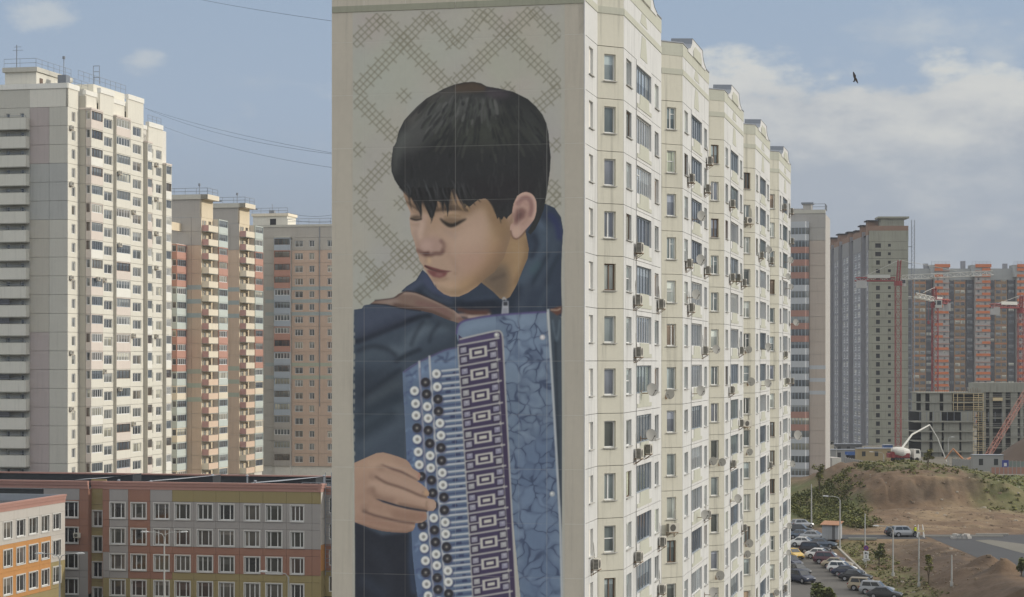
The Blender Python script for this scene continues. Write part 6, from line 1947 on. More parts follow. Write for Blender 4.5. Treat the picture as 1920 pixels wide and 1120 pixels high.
# crawler crane boom leaning across the frame
M_rustred = mat('faded_red_boom', (.36, .17, .13), .7, .15, .6)
p0, p1 = at(1848, 862, 520), at(1932, 722, 535)
cc_ = thing('crawler_crane', 'crawler crane with a long faded red lattice boom leaning across the concrete frame', 'crane', (p0[0], p0[1], 0))
b = MB(); lattice(b, (0, 0, p0[2]), (p1[0] - p0[0], p1[1] - p0[1], p1[2]), .55, 16, .10); part('boom', b.mesh('boom', M_rustred), cc_)
b = MB(); b.box(-2.2, 1.2, -1.5, 1.5, p0[2] - 1.6, p0[2] + .6); part('upper_body', b.mesh('upper_body', M_rustred), cc_)
for y_ in (-1.9, 1.3):
    b = MB(); b.prism([(-2.6, 0), (2.2, 0), (2.6, .5), (2.2, 1.0), (-2.6, 1.0), (-3.0, .5)], y_, y_ + .6); part('track', b.mesh('track', M_tyre), cc_, (0, 0, p0[2] - 2.7))
# ------------------------------------------------------------------ ground: one sheet to the horizon, modelled terrain on the right
def sstep(x, a, b):
    t = np.clip((np.asarray(x, float) - a) / (b - a), 0, 1); return t * t * (3 - 2 * t)


_rs = np.random.RandomState(4)
_G = _rs.rand(64, 64)
def vnoise(x, y, s_):
    x, y = np.asarray(x, float) / s_, np.asarray(y, float) / s_
    xi, yi = np.floor(x).astype(int), np.floor(y).astype(int); fx_, fy_ = x - xi, y - yi
    fx_, fy_ = fx_ * fx_ * (3 - 2 * fx_), fy_ * fy_ * (3 - 2 * fy_)
    g = lambda a, c: _G[a % 64, c % 64]
    return (g(xi, yi) * (1 - fx_) + g(xi + 1, yi) * fx_) * (1 - fy_) + (g(xi, yi + 1) * (1 - fx_) + g(xi + 1, yi + 1) * fx_) * fy_


def fbm(x, y, s_, n=4):
    t, a, tot = 0, 1.0, 0
    for k in range(n): t = t + a * vnoise(np.asarray(x) + 17 * k, np.asarray(y) - 9 * k, s_ / 2 ** k); tot += a; a *= .55
    return t / tot - .5


CURB_R = 47.6                                   # right kerb of the street
def street_z(y): return np.clip(.06 * (np.asarray(y, float) - 255), -1.2, 3.42)


def mound(x, y):
    x, y = np.asarray(x, float), np.asarray(y, float)
    a = np.interp(x, [49, 52, 56, 61, 67, 76, 84, 95, 130, 170], [0, .06, .28, .64, .96, 1.0, .80, .62, .5, .3])
    wob = fbm(x, y, 16, 3) * 7
    p = np.interp(y + wob * .7, [319, 332, 348, 350.5, 354, 364, 377, 398, 430, 465], [0, .6, 1.6, 3.0, 6.3, 7.2, 7.9, 7.0, 2.6, 0])
    p2 = np.interp(y, [319, 340, 358, 377, 398, 430, 465], [0, 1.7, 4.6, 6.9, 6.4, 2.6, 0])
    k = sstep(x, 57, 63) * (1 - sstep(x, 86, 93))
    return a * (p * k + p2 * (1 - k))


def ground_z(x, y):
    x, y = np.asarray(x, float), np.asarray(y, float)
    zs = street_z(y)
    ramp = sstep(x, CURB_R + 2.2, 61.0)
    z = zs + (3.42 - zs) * ramp
    z = z + mound(x, y)
    rough = sstep(x, CURB_R + 3, CURB_R + 7) * (1 - sstep(x, 61.5, 62.8) * (1 - sstep(y, 311, 316)))
    rough = np.maximum(rough, sstep(y, 316, 322)) * sstep(x, 44, 50)
    z = z + rough * (fbm(x, y, 9, 4) * 1.1 + fbm(x, y, 2.6, 3) * .7)
    face = sstep(mound(x, y), 1.8, 3) * (1 - sstep(mound(x, y), 5.6, 6.6)) * sstep(x, 58, 64) * (1 - sstep(x, 84, 92))
    z = z + face * (np.abs(fbm(x * 1.6, y * .5, 5, 3)) * -4.2 + .6)
    road = (1 - sstep(y, 309.5, 312)) * sstep(x, 62.2, 63.2) + (sstep(y, 300, 302) * (1 - sstep(y, 310.5, 312)) * sstep(x, 47.5, 50))
    road = np.clip(road, 0, 1)
    z = z * (1 - road) + 3.40 * road
    for (cx, cy, r, h) in ((61.4, 262, 2.6, 1.5), (62.0, 254.5, 2.4, 1.6), (57.5, 259, 2.2, .8)):
        z = z + h * np.exp(-(((x - cx) / r) ** 2 + ((y - cy) / (r * .8)) ** 2) * 1.6) * (x < 63.5)
    return z


def zg(x, y): return float(ground_z(np.array([x]), np.array([y]))[0])


def sheet_mesh(name, xs, ys, zf, m, colf=None):
    Xg, Yg = np.meshgrid(xs, ys); Zg = zf(Xg, Yg)
    co = np.stack([Xg, Yg, Zg], -1).reshape(-1, 3)
    ny, nx = Xg.shape; idx = np.arange(nx * ny).reshape(ny, nx)
    f = np.stack([idx[:-1, :-1], idx[:-1, 1:], idx[1:, 1:], idx[1:, :-1]], -1).reshape(-1, 4)
    me = bpy.data.meshes.new(name)
    me.vertices.add(len(co)); me.vertices.foreach_set('co', co.astype(np.float32).ravel())
    me.loops.add(f.size); me.loops.foreach_set('vertex_index', f.astype(np.int32).ravel())
    me.polygons.add(len(f)); me.polygons.foreach_set('loop_start', np.arange(0, f.size, 4, dtype=np.int32))
    me.update(calc_edges=True)
    if colf is not None:
        a = me.color_attributes.new('soil', 'FLOAT_COLOR', 'POINT')
        a.data.foreach_set('color', np.concatenate([colf(Xg, Yg, Zg).reshape(-1, 3), np.ones((nx * ny, 1))], 1).astype(np.float32).ravel())
    me.materials.append(m); me.polygons.foreach_set('use_smooth', [True] * len(f))
    return part(name, me)


M_ground = mat('yard_ground', (.15, .14, .115), .95, .2, .05)
b = MB(); b.quad((-2500, -600, -.9), (2500, -600, -.9), (2500, 2700, -.9), (-2500, 2700, -.9)); tag(part('ground', b.mesh('ground', M_ground)), kind='structure')


def soil_color(x, y, z):
    dirt = np.array([.155, .103, .064]); pale = np.array([.225, .162, .098]); dark = np.array([.085, .062, .044]); grass = np.array([.100, .112, .042]); dry = np.array([.165, .145, .070])
    n1, n2, n3 = fbm(x, y, 14, 4), fbm(x + 40, y, 5, 4), fbm(x, y + 70, 30, 3)
    c = dirt + 0 * x[..., None]
    def mixin(c, k, t): return c * (1 - t[..., None]) + k * t[..., None]
    c = mixin(c, pale, sstep(n1 + n2 * .6, .06, .26)); c = mixin(c, dark, sstep(-n1 + n2 * .7, .10, .28) * .8)
    tracks = np.abs(((y + 3 * n1 * 6) * .35) % 1 - .5) < .12
    c = mixin(c, pale, (tracks & (y > 318) & (y < 346)).astype(float) * .35)
    left = (1 - sstep(x + n1 * 10, 55, 62)) * sstep(y, 319, 326)
    crest = sstep(mound(x, y) + n2 * 3, 6.4, 7.4) * sstep(n2 + n3, -.22, .12)
    field = sstep(x + n1 * 8, 79, 85) * sstep(y + n2 * 10, 338, 350)
    verge = sstep(x, 47.6, 48.4) * (1 - sstep(x + n1 * 8, 52, 56)) * (1 - sstep(y, 300, 303))
    g = np.clip(np.maximum.reduce([left, crest * .8, field, verge * sstep(n2, -.2, .1)]), 0, 1)
    gc = grass + (dry - grass) * sstep(n2 + n1, -.1, .25)[..., None]
    c = c * (1 - g[..., None]) + gc * g[..., None]
    bankd = sstep(x, 52, 55) * (1 - sstep(x + n2 * 3, 60.5, 62)) * (1 - sstep(y, 296, 301)); c = mixin(c, np.array([.088, .064, .047]), bankd * .7)  # bank turned from the sun: its shade mixed into the darker, wetter soil colour
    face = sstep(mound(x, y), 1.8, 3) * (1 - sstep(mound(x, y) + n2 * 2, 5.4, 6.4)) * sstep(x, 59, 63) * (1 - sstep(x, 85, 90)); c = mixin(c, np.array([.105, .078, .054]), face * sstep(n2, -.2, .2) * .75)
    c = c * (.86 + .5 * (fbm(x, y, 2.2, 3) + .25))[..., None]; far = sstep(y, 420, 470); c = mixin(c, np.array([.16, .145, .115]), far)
    return np.clip(c, 0, 1)


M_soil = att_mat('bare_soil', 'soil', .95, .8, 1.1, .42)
xs = np.concatenate([np.arange(24, 48, 1.2), np.arange(48, 100, .38), np.arange(100, 170, 1.6)])
ys = np.concatenate([np.arange(236, 250, 1.0), np.arange(250, 384, .45), np.arange(384, 640, 3.0)])
def zsheet(x, y):
    z = ground_z(x, y); ed = (x < 24.6) | (x > 168) | (y < 236.6) | (y > 636)
    z = np.where(x < CURB_R, street_z(y) - .06, z)
    return np.where(ed, -1.2, z)
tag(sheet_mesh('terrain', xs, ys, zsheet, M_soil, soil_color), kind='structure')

# asphalt: the parking street, the cross road and the new road on the right
M_asph = mat('worn_asphalt', (.115, .108, .098), .92, .16, .22, fine=.12)
M_asph2 = mat('fresh_asphalt', (.062, .063, .066), .92, .14, .12, fine=.12)
M_asphp = mat('dusty_asphalt', (.16, .15, .125), .92, .15, .12, fine=.12)
tag(sheet_mesh('street', np.arange(31.5, CURB_R + .01, .9), np.arange(240, 313, 1.5), lambda x, y: street_z(y) - .02 + 0 * x, M_asph), kind='structure')
tag(sheet_mesh('road', np.arange(62.9, 110, 2.0), np.arange(242, 311.5, 2.0), lambda x, y: 3.43 + 0 * x, M_asph2), kind='structure')
tag(sheet_mesh('cross_road', np.arange(CURB_R + .1, 62.9, 1.2), np.arange(302.6, 310.4, 1.2), lambda x, y: 3.434 + 0 * x, M_asph2), kind='structure')
b = MB(); b.ngon([(68.5, 300, 3.45), (74, 246, 3.45), (84, 246, 3.45), (76, 290, 3.45), (71, 301, 3.45)]); tag(part('dusty_track', b.mesh('dusty_track', M_asphp)), kind='structure')
M_kerb = mat('concrete_kerb', (.34, .32, .28), .9, .12, 1.0)
for (x0_, x1_, ya, yb) in ((CURB_R, CURB_R + .3, 240, 302.4), (31.2, 31.5, 240, 312)):
    n = int((yb - ya) / 3)
    km = MB(); km.box(0, .3, 0, 2.97, -.25, .13); kme = km.mesh('kerb', M_kerb)
    for i in range(n):
        y_ = ya + i * 3; o = part('kerb', kme, None, (x0_, y_, float(street_z(y_ + 1.5)))); o.rotation_euler = (math.atan(.06) if 255 < y_ < 310 else 0, 0, 0); tag(o, kind='structure')
# long edging stones and litter at the road head
for (px, py, y_, L_) in ((1800, 1001, 306, 13), (1860, 998.5, 309, 5)):
    x_, _, z_ = at(px, py, y_); b = MB(); b.box(-L_ / 2, L_ / 2, -.2, .2, 0, .25); tag(part('edging_stone', b.mesh('edging_stone', M_kerb), None, (x_, y_, 3.44)), kind='structure')

# ------------------------------------------------------------------ plants
M_leaf = [mat('leaf_dark', (.100, .120, .040), .8, .35, .7), mat('leaf_mid', (.160, .170, .055), .8, .35, .7), mat('leaf_yellow', (.21, .20, .055), .8, .3, .7)]
M_bark = mat('bark', (.10, .075, .05), .9, .2, 3)
R2 = random.Random(21)


def leaf_cloud(b, c, r, n, size, mats=(0, 1), flat=.8):
    for i in range(n):
        while True:
            p = Vector((R2.uniform(-1, 1), R2.uniform(-1, 1), R2.uniform(-1, 1)))
            if .15 < p.length < 1: break
        p = Vector((p.x * r, p.y * r, p.z * r * flat)) + Vector(c)
        a = Vector((R2.uniform(-1, 1), R2.uniform(-1, 1), R2.uniform(-.6, .8))).normalized(); u = a.cross(Vector((.3, .2, 1))).normalized(); s_ = size * R2.uniform(.6, 1.3)
        m = R2.choice(mats)
        b.quad(tuple(p - u * s_ * .5), tuple(p + a * s_ * .5), tuple(p + u * s_ * .5), tuple(p - a * s_ * .5), m)


def shrub(name, label, x, y, h, r, n, mats, cat='shrub', group=None, tree=False):
    z = zg(x, y) if x > CURB_R else float(street_z(y))
    t = thing(name, label, cat, (x, y, z - .05), 0, group)
    b = MB(); top = h * (.55 if tree else .4)
    b.tube([(0, 0, 0), (.05, .03, top * .6), (.0, .08, top)], [r * .06 + .03, r * .045 + .02, .02], 6)
    for k in range(4):
        a = k * 1.57 + .4; b.tube([(0, 0, top * .45), (math.cos(a) * r * .4, math.sin(a) * r * .4, h * .62)], [.04, .015], 5)
    part('trunk', b.mesh('trunk', M_bark), t)
    b = MB()
    k = 9
    for i in range(k):
        a = R2.uniform(0, 6.28); rr = r * R2.uniform(.15, .7); zz = h * R2.uniform(.38, .88)
        leaf_cloud(b, (math.cos(a) * rr, math.sin(a) * rr, zz), r * R2.uniform(.3, .5), n // k, .20 + r * .07, mats)
    part('crown', b.mesh('crown', M_leaf), t)
    return t


shrub('small_tree', 'round green street tree in front of the parked cars', *at(1545, 1118, 246)[:2], 3.4, 1.9, 2000, (0, 1, 1), 'tree', tree=True)
shrub('bush', 'thin yellow-green sapling on the brown bank left of the lamp post', *at(1741, 1115, 262)[:2], 4.2, 1.0, 420, (1, 2), 'bush')
shrub('bush', 'small bush on the bank behind the traffic sign', *at(1648, 1068, 282)[:2], 3.4, 1.2, 700, (0, 1), 'bush')
shrub('bush', 'bright yellow bush on top of the earth mound', *at(1740, 868, 366)[:2], 3.6, 1.2, 500, (2, 2, 1), 'bush')
shrub('small_tree', 'lone pale green sapling at the foot of the sand pink tower', *at(1536, 925, 372)[:2], 6.0, 1.6, 600, (1, 2), 'tree', tree=True)
shrub('bush', 'bush at the lower edge of the brown bank by the right border', *at(1915, 1112, 250)[:2], 2.6, 1.3, 600, (0, 1), 'bush')


def scatter(name, spots, size, n, mats, h, label=None):
    b = MB()
    for (x, y, s_) in spots:
        z = zg(x, y)
        leaf_cloud(b, (x, y, z + h * s_ * .45), s_, n, size, mats, h)
    return tag(part(name, b.mesh(name, M_leaf)), kind='stuff')


sp = []
for i in range(1500):
    x, y = R2.uniform(49, 66), R2.uniform(322, 384)
    if x < 62 - (y - 350) * -.08 - R2.uniform(0, 5) or mound(np.array([x]), np.array([y]))[0] > 6.7: sp.append((x, y, R2.uniform(.3, .85) * (1.4 if i % 9 == 0 else 1)))
scatter('hillside_shrubbery', sp, .30, 34, (0, 1, 1, 2), .8)
sp = []
for i in range(1500):
    x, y = R2.uniform(60, 120), R2.uniform(338, 392)
    m_ = mound(np.array([x]), np.array([y]))[0]
    if (x > 81 and y > 342) or m_ > 6.5: sp.append((x, y, R2.uniform(.25, .6)))
scatter('meadow_grass', sp, .30, 16, (1, 1, 2), .6)
sp = [(R2.uniform(48.2, 54), R2.uniform(250, 301), R2.uniform(.2, .5)) for i in range(330)]
scatter('verge_grass', sp, .22, 14, (1, 1, 2, 0), .6)
sp = [(R2.uniform(26, 31), R2.uniform(244, 300), R2.uniform(.2, .45)) for i in range(170)]
b = MB()
for (x, y, s_) in sp: leaf_cloud(b, (x, y, float(street_z(y)) + .1), s_, 14, .22, (1, 1, 2), .5)
tag(part('lawn_grass', b.mesh('lawn_grass', M_leaf)), kind='stuff')
# clods and rubble on the slopes
M_clod = mat('earth_clod', (.175, .13, .088), .95, .25, .8); M_stone = mat('pale_rubble', (.36, .32, .26), .9, .2, 1)
b = MB()
for i in range(1000):
    x, y = (R2.uniform(53, 100), R2.uniform(318, 372)) if i % 3 else (R2.uniform(50, 62), R2.uniform(252, 300))
    s_ = R2.choice([.08, .10, .14, .18, .30]) * R2.uniform(.7, 1.4); z = zg(x, y)
    pts = [(x + s_ * R2.uniform(.7, 1.2) * math.cos(a) * q, y + s_ * R2.uniform(.7, 1.2) * math.sin(a) * q, z + dz * s_) for (q, dz) in ((1, -.2), (.75, .45)) for a in (0, 1.05, 2.1, 3.15, 4.2, 5.25)]
    i0 = len(b.v); b.v += pts; m = 1 if R2.random() < .12 else 0
    for k in range(6): b.f.append((i0 + k, i0 + (k + 1) % 6, i0 + 6 + (k + 1) % 6, i0 + 6 + k)); b.m.append(m)
    b.f.append(tuple(range(i0 + 6, i0 + 12))); b.m.append(m)
tag(part('earth_rubble', b.mesh('earth_rubble', [M_clod, M_stone])), kind='stuff')

# far spoil heap on the right, behind the meadow
def heap_z(x, y): return -1 + 15.5 * np.exp(-(((x - 138) / 22) ** 2 + ((y - 505) / 20) ** 2) * 1.3) + fbm(x, y, 8, 4) * 1.2
o = sheet_mesh('spoil_heap', np.arange(104, 182, 1.5), np.arange(472, 545, 2.0), heap_z, mat('dark_spoil', (.105, .075, .055), .95, .25, .3, bump=.4)); tag(o, kind='structure')

# ------------------------------------------------------------------ cars
M_hub = M_rim
car_paint = {}
def paint(name, c, metallic=.15):
    if name not in car_paint: car_paint[name] = mat(name + '_car_paint', c, .28, .03, 1.0, metallic=metallic, spec=.6)
    return car_paint[name]


def wheel_meshes(r):
    def mk():
        b = MB(); b.cyl((0, 0, 0), r, .22, 'y', 18); ty = b.mesh('wheel', M_tyre)
        b = MB(); b.cyl((0, -.008, 0), r * .64, .01, 'y', 14); rm = b.mesh('rim', M_rim)
        return ty, rm
    return cached(('wh', r), mk)


def car(x, y, heading, label, m, style='sedan', scale=1.0, z=None, name='parked_car', group='cars parked along the street'):
    """heading: direction the nose points, degrees anticlockwise from +x"""
    z = zg(x, y) if z is None else z
    t = thing(name, label, 'car', (x, y, z), rad(heading), group)
    st = {'sedan': dict(L=4.5, W=1.78, belt=.95, roof=1.44, base=(-1.75, 1.05), top=(-1.05, .25), tail=.98, r=.32),
          'hatch': dict(L=4.1, W=1.74, belt=.95, roof=1.50, base=(-1.92, 1.0), top=(-1.55, .25), tail=.97, r=.32),
          'suv': dict(L=4.5, W=1.84, belt=1.05, roof=1.68, base=(-2.12, 1.0), top=(-1.85, .30), tail=1.06, r=.36)}[style]
    L, W, r = st['L'] / 2, st['W'] / 2, st['r']
    def mk():
        b = MB(); bt = st['belt']
        stn = [(-L, .78, .42, .62), (-L + .06, .90, .34, .80), (-L + .30, .97, .26, st['tail']), (st['base'][0] + .2, 1.0, .22, bt + .01), (-.4, 1.0, .2, bt), (st['base'][1], 1.0, .2, bt - .02),
               (st['base'][1] + .35, .98, .22, bt - .08), (L - .45, .95, .24, bt - .16), (L - .12, .88, .28, bt - .26), (L, .76, .36, bt - .40)]
        n = 8
        for (x_, k, zb, zt) in stn:
            w_ = W * k
            b.v += [(x_, -w_ * .86, zb), (x_, -w_, zb + .14), (x_, -w_, zb + (zt - zb) * .6), (x_, -w_ * .90, zt), (x_, w_ * .90, zt), (x_, w_, zb + (zt - zb) * .6), (x_, w_, zb + .14), (x_, w_ * .86, zb)]
        for i in range(len(stn) - 1):
            for q in range(n):
                a, c = i * n + q, i * n + (q + 1) % n; b.f.append((a, c, c + n, a + n)); b.m.append(0)
        b.f.append(tuple(range(n - 1, -1, -1))); b.m.append(0); b.f.append(tuple(range((len(stn) - 1) * n, len(stn) * n))); b.m.append(0)
        # cabin shell: pillars and roof
        bx0, bx1 = st['base']; tx0, tx1 = st['top']; rz_ = st['roof']; wb, wt_ = W * .90, W * .74; zb = bt - .03
        B = [(bx0, -wb, zb), (bx1, -wb, zb), (bx1, wb, zb), (bx0, wb, zb)]; T = [(tx0, -wt_, rz_), (tx1, -wt_, rz_), (tx1, wt_, rz_), (tx0, wt_, rz_)]
        for k in range(4): b.quad(B[k], B[(k + 1) % 4], T[(k + 1) % 4], T[k])
        b.v += [((tx0 + tx1) / 2, -wt_ * .8, rz_ + .045), ((tx0 + tx1) / 2, wt_ * .8, rz_ + .045)]; i0 = len(b.v) - 2
        b.quad(*T)
        g = MB()
        def inset(p0, p1, p2, p3, u0, u1, v0, v1, off):
            P = [Vector(q) for q in (p0, p1, p2, p3)]; nrm = (P[1] - P[0]).cross(P[3] - P[0]).normalized() * off
            f = lambda u, v: tuple((P[0].lerp(P[1], u)).lerp(P[3].lerp(P[2], u), v) + nrm)
            g.quad(f(u0, v0), f(u1, v0), f(u1, v1), f(u0, v1))
        inset(B[0], B[1], T[1], T[0], .10, .50, .12, .86, .012); inset(B[0], B[1], T[1], T[0], .53, .88, .12, .86, .012)
        inset(B[2], B[3], T[3], T[2], .12, .47, .12, .86, .012); inset(B[2], B[3], T[3], T[2], .50, .90, .12, .86, .012)
        inset(B[1], B[2], T[2], T[1], .06, .94, .08, .92, .012); inset(B[3], B[0], T[0], T[3], .10, .90, .15, .88, .012)
        gl = g.mesh('windows', M_autoglass)
        q = MB(); q.box(L - .16, L - .02, -W * .78, -W * .45, bt - .42, bt - .28); h1 = q.mesh('headlight', M_lamp)
        q = MB(); q.box(L - .16, L - .02, W * .45, W * .78, bt - .42, bt - .28); h2 = q.mesh('headlight', M_lamp)
        q = MB(); q.box(-L - .005, -L + .12, -W * .82, -W * .5, bt - .25, bt - .08); t1 = q.mesh('tail_light', M_red_lamp)
        q = MB(); q.box(-L - .005, -L + .12, W * .5, W * .82, bt - .25, bt - .08); t2_ = q.mesh('tail_light', M_red_lamp)
        q = MB(); q.box(L - .05, L + .02, -W * .42, W * .42, .38, .52); q.box(L - .03, L + .03, -.26, .26, .28, .37); gr = q.mesh('grille', M_tyre)
        for sx in (-1.32, 1.35):
            for sy in (-1, 1):
                c = [(sx + (r + .06) * math.cos(a), sy * (W + .004), max(.16, r + (r + .06) * math.sin(a))) for a in [math.pi * k / 10 for k in range(11)]]
                if sy > 0: c = c[::-1]
                b.ngon(c, 1)
        body = b.mesh('body', [m, M_tyre])
        return body, gl, h1, h2, t1, t2_, gr
    ms = cached(('car', style, m.name), mk)
    for nm, me in zip(('body', 'windows', 'headlight', 'headlight', 'tail_light', 'tail_light', 'grille'), ms): part(nm, me, t)
    ty, rm = wheel_meshes(r)
    for sx in (-1.32, 1.35):
        o = part('wheel', ty, t, (sx, -W - .01, r)); part('rim', rm, o)
        o = part('wheel', ty, t, (sx, W + .01, r), math.pi); part('rim', rm, o)
    t.scale = (scale, scale, scale)
    sl = math.atan(.06) if 256 < y < 311 and x < CURB_R + 1 else 0
    return t


W_ = paint('white', (.70, .69, .66), 0); BK = paint('black', (.018, .018, .021)); DB = paint('dark_blue', (.025, .032, .06)); SV = paint('silver', (.36, .37, .38), .4)
BG = paint('beige', (.36, .30, .21), .3); GB = paint('grey_blue', (.10, .13, .17), .3); DG = paint('dark_grey', (.05, .052, .055), .3); YT = paint('yellow', (.58, .38, .07), 0); DR = paint('maroon', (.10, .04, .05), .2)


def onstreet(px, py, y_hint=280):
    y = y_hint
    for _ in range(30):
        x = (px - 960) * y / FP; z = float(street_z(y))
        y += ((ZC - z) * FP / (py - YH) - y) * .6
    return (px - 960) * y / FP, y, float(street_z(y))


row = [(1501, 1001, 'black', DG, 'hatch', 'dark grey hatchback, farthest car of the roadside row'),
       (1505, 1011, 'gb', GB, 'sedan', 'grey-blue saloon behind the pale saloon near the row end'),
       (1527, 1013, 'sv', SV, 'sedan', 'silver saloon just left of the grey metal kiosk'),
       (1509, 1025, 'wh', W_, 'sedan', 'white saloon near the far end, beside the yellow taxi'),
       (1541, 1027, 'gb2', GB, 'sedan', 'blue-grey car with only its roof and nose showing behind the black suv'),
       (1528, 1038, 'bk', BK, 'suv', 'black suv with pale glossy windscreen between two white cars'),
       (1539, 1047, 'wh2', W_, 'sedan', 'white hatch-tailed car behind the maroon-black suv'),
       (1555, 1057, 'dr', DR, 'suv', 'maroon-black suv in the middle of the roadside row'),
       (1570, 1065, 'bg', BG, 'sedan', 'beige saloon half hidden by a white hatchback'),
       (1579, 1073, 'wh3', W_, 'hatch', 'white hatchback with dark windows in the middle of the row'),
       (1590, 1080, 'db', DB, 'sedan', 'dark blue saloon next to the white hatchback'),
       (1604, 1089, 'bk2', BK, 'sedan', 'black glossy saloon with sunlit tail lamps'),
       (1622, 1107, 'bg2', BG, 'suv', 'golden beige suv near the bottom of the row'),
       (1644, 1114, 'sv2', SV, 'suv', 'silver estate car beside the golden suv'),
       (1659, 1122, 'db2', DG, 'sedan', 'dark grey saloon cut by the bottom edge of the photo')]
for (px, py, _, m_, stl, lb) in row:
    x, y, z = onstreet(px, py)
    car(x, y, random.uniform(-24, -16), lb, m_, stl, .98, z)
x, y, z = onstreet(1487, 1047); car(x, y, -70, 'yellow taxi standing in the street, half hidden by the block', YT, 'sedan', .97, z, 'taxi')
x, y, z = onstreet(1503, 1092); car(x, y, -62, 'dark blue suv facing the viewer at the left kerb', DB, 'suv', .97, z)
x, y, z = onstreet(1496, 1077); car(x, y, -62, 'dark green-grey saloon behind the dark blue suv', DG, 'sedan', .97, z)
x, y, z = onstreet(1484, 1062); car(x, y, -66, 'navy car mostly hidden by the cream block', DB, 'hatch', .97, z)
x, y, _ = at(1697, 999, 306.5); car(x, y, 6, 'silver and black car on the cross road beside the worker', SV, 'suv', .95, 3.45, 'car', 'cars on the cross road')
x, y, _ = at(1683, 999, 307.5); car(x, y, 4, 'black car right behind the silver one on the cross road', BK, 'hatch', .95, 3.45, 'car', 'cars on the cross road')
x, y, _ = at(1504, 990, 322); car(x, y, 20, 'pale silver car parked on bare earth under the green slope', SV, 'hatch', .9, zg(x, y), 'car', 'cars on the cross road')
# ------------------------------------------------------------------ street furniture
M_galv = mat('galvanised_pole', (.40, .40, .38), .55, .1, 1.5)


def street_lamp(px, py_top, depth, label, arms, base=None, reach=2.0, head=1.0):
    x = (px - 960) * depth / FP; zt = ZC + (YH - py_top) * depth / FP
    zb = base if base is not None else (zg(x, depth) if x > CURB_R else 0.0)
    t = thing('street_lamp', label, 'street lamp', (x, depth, zb), 0, 'street lamps')
    h = zt - zb
    b = MB(); b.tube([(0, 0, -.3), (0, 0, h * .5), (0, 0, h - .25)], [.13, .10, .075], 8); part('pole', b.mesh('pole', M_galv), t)
    b = MB(); b.cyl((0, 0, 0), .2, .5, n=10); part('base_collar', b.mesh('base_collar', M_galv), t)
    for s_ in arms:
        b = MB(); b.tube([(0, 0, h - .4), (s_ * reach * .12, 0, h + .02), (s_ * reach * .45, 0, h + .22), (s_ * reach, 0, h + .26)], .05, 6); part('arm', b.mesh('arm', M_galv), t)
        b = MB()
        prof = [(-.1, .02), (.1, .09), (.5, .11), (.78, .05), (.8, -.02), (.1, -.07)]
        b.prism([(s_ * (reach + u * head), h + .27 + v) for u, v in (prof[::-1] if s_ > 0 else prof)], -.15, .15); part('lamp_head', b.mesh('lamp_head', M_white), t)
    return t


street_lamp(1521.5, 905, 322, 'tall thin lamp post at the far end of the street', (), 3.4)
street_lamp(1575, 934, 296, 'lamp post with arm to the left, right of the metal kiosk', (-1,), None, 1.7)
street_lamp(1622, 960, 283, 'lamp post without a head beside the no-stopping sign', ())
street_lamp(1674.5, 990, 272, 'lamp post on the bank with its head reaching left', (-1,), None, 1.9)
street_lamp(1723, 1004, 262, 'plain post standing on the brown bank in the middle', ())
street_lamp(1784.5, 1037, 255, 'short-looking post on the brown bank farthest right', ())
street_lamp(1568, 838, 470, 'far lamp post on the site road left of the trucks', (-1,), 1.0, 1.6)
street_lamp(1657, 850, 420, 'bent lamp post on top of the green slope', (-1,), 6.0, 2.2)
street_lamp(1778, 822, 455, 'pale lamp post in front of the concrete frame', (1,), 4.0, .6)
street_lamp(308, 1002, 232, 'double-arm lamp in front of the school middle', (-1, 1), 0.0, 1.9)
street_lamp(112, 1043, 205, 'double-arm lamp in front of the sunlit school wing', (-1, 1), 0.0, 1.7)
street_lamp(541, 1077, 205, 'lamp whose head hangs before the right school windows', (-1,), 0.0, 2.2)

# signs on their post by the bank
sx_, sy_, _ = at(1624, 1070, 279)
sg = thing('traffic_sign', 'round blue no-stopping sign with white plates below, on a thin post', 'traffic sign', (sx_, sy_, zg(sx_, sy_)))
zt = ZC + (YH - 1021) * 279 / FP - sg.location.z
M_sblue = mat('sign_blue', (.045, .06, .25), .5, .04, 2); M_sred = mat('sign_red', (.42, .04, .04), .5, .04, 2); M_swhite = mat('sign_white', (.70, .70, .68), .5, .04, 2); M_sblack = mat('sign_black', (.03, .03, .03), .6, .04, 2)
b = MB(); b.tube([(0, .06, 0), (0, .06, zt)], .04, 6); part('post', b.mesh('post', M_galv), sg)
b = MB(); b.cyl((0, 0, zt - .5), .36, .03, 'y', 24); disc = part('sign_disc', b.mesh('sign_disc', M_sblue), sg)
b = MB(); n = 28
for k in range(n):
    a0, a1 = 2 * math.pi * k / n, 2 * math.pi * (k + 1) / n
    b.quad((.36 * math.cos(a0), -.006, zt - .5 + .36 * math.sin(a0)), (.36 * math.cos(a1), -.006, zt - .5 + .36 * math.sin(a1)), (.315 * math.cos(a1), -.006, zt - .5 + .315 * math.sin(a1)), (.315 * math.cos(a0), -.006, zt - .5 + .315 * math.sin(a0)))
for s_ in (1, -1): b.tube([(-.21 * s_, -.006, zt - .71), (.21 * s_, -.006, zt - .29)], .022, 4)
part('red_ring', b.mesh('red_ring', M_sred), disc)
zz = zt - .94
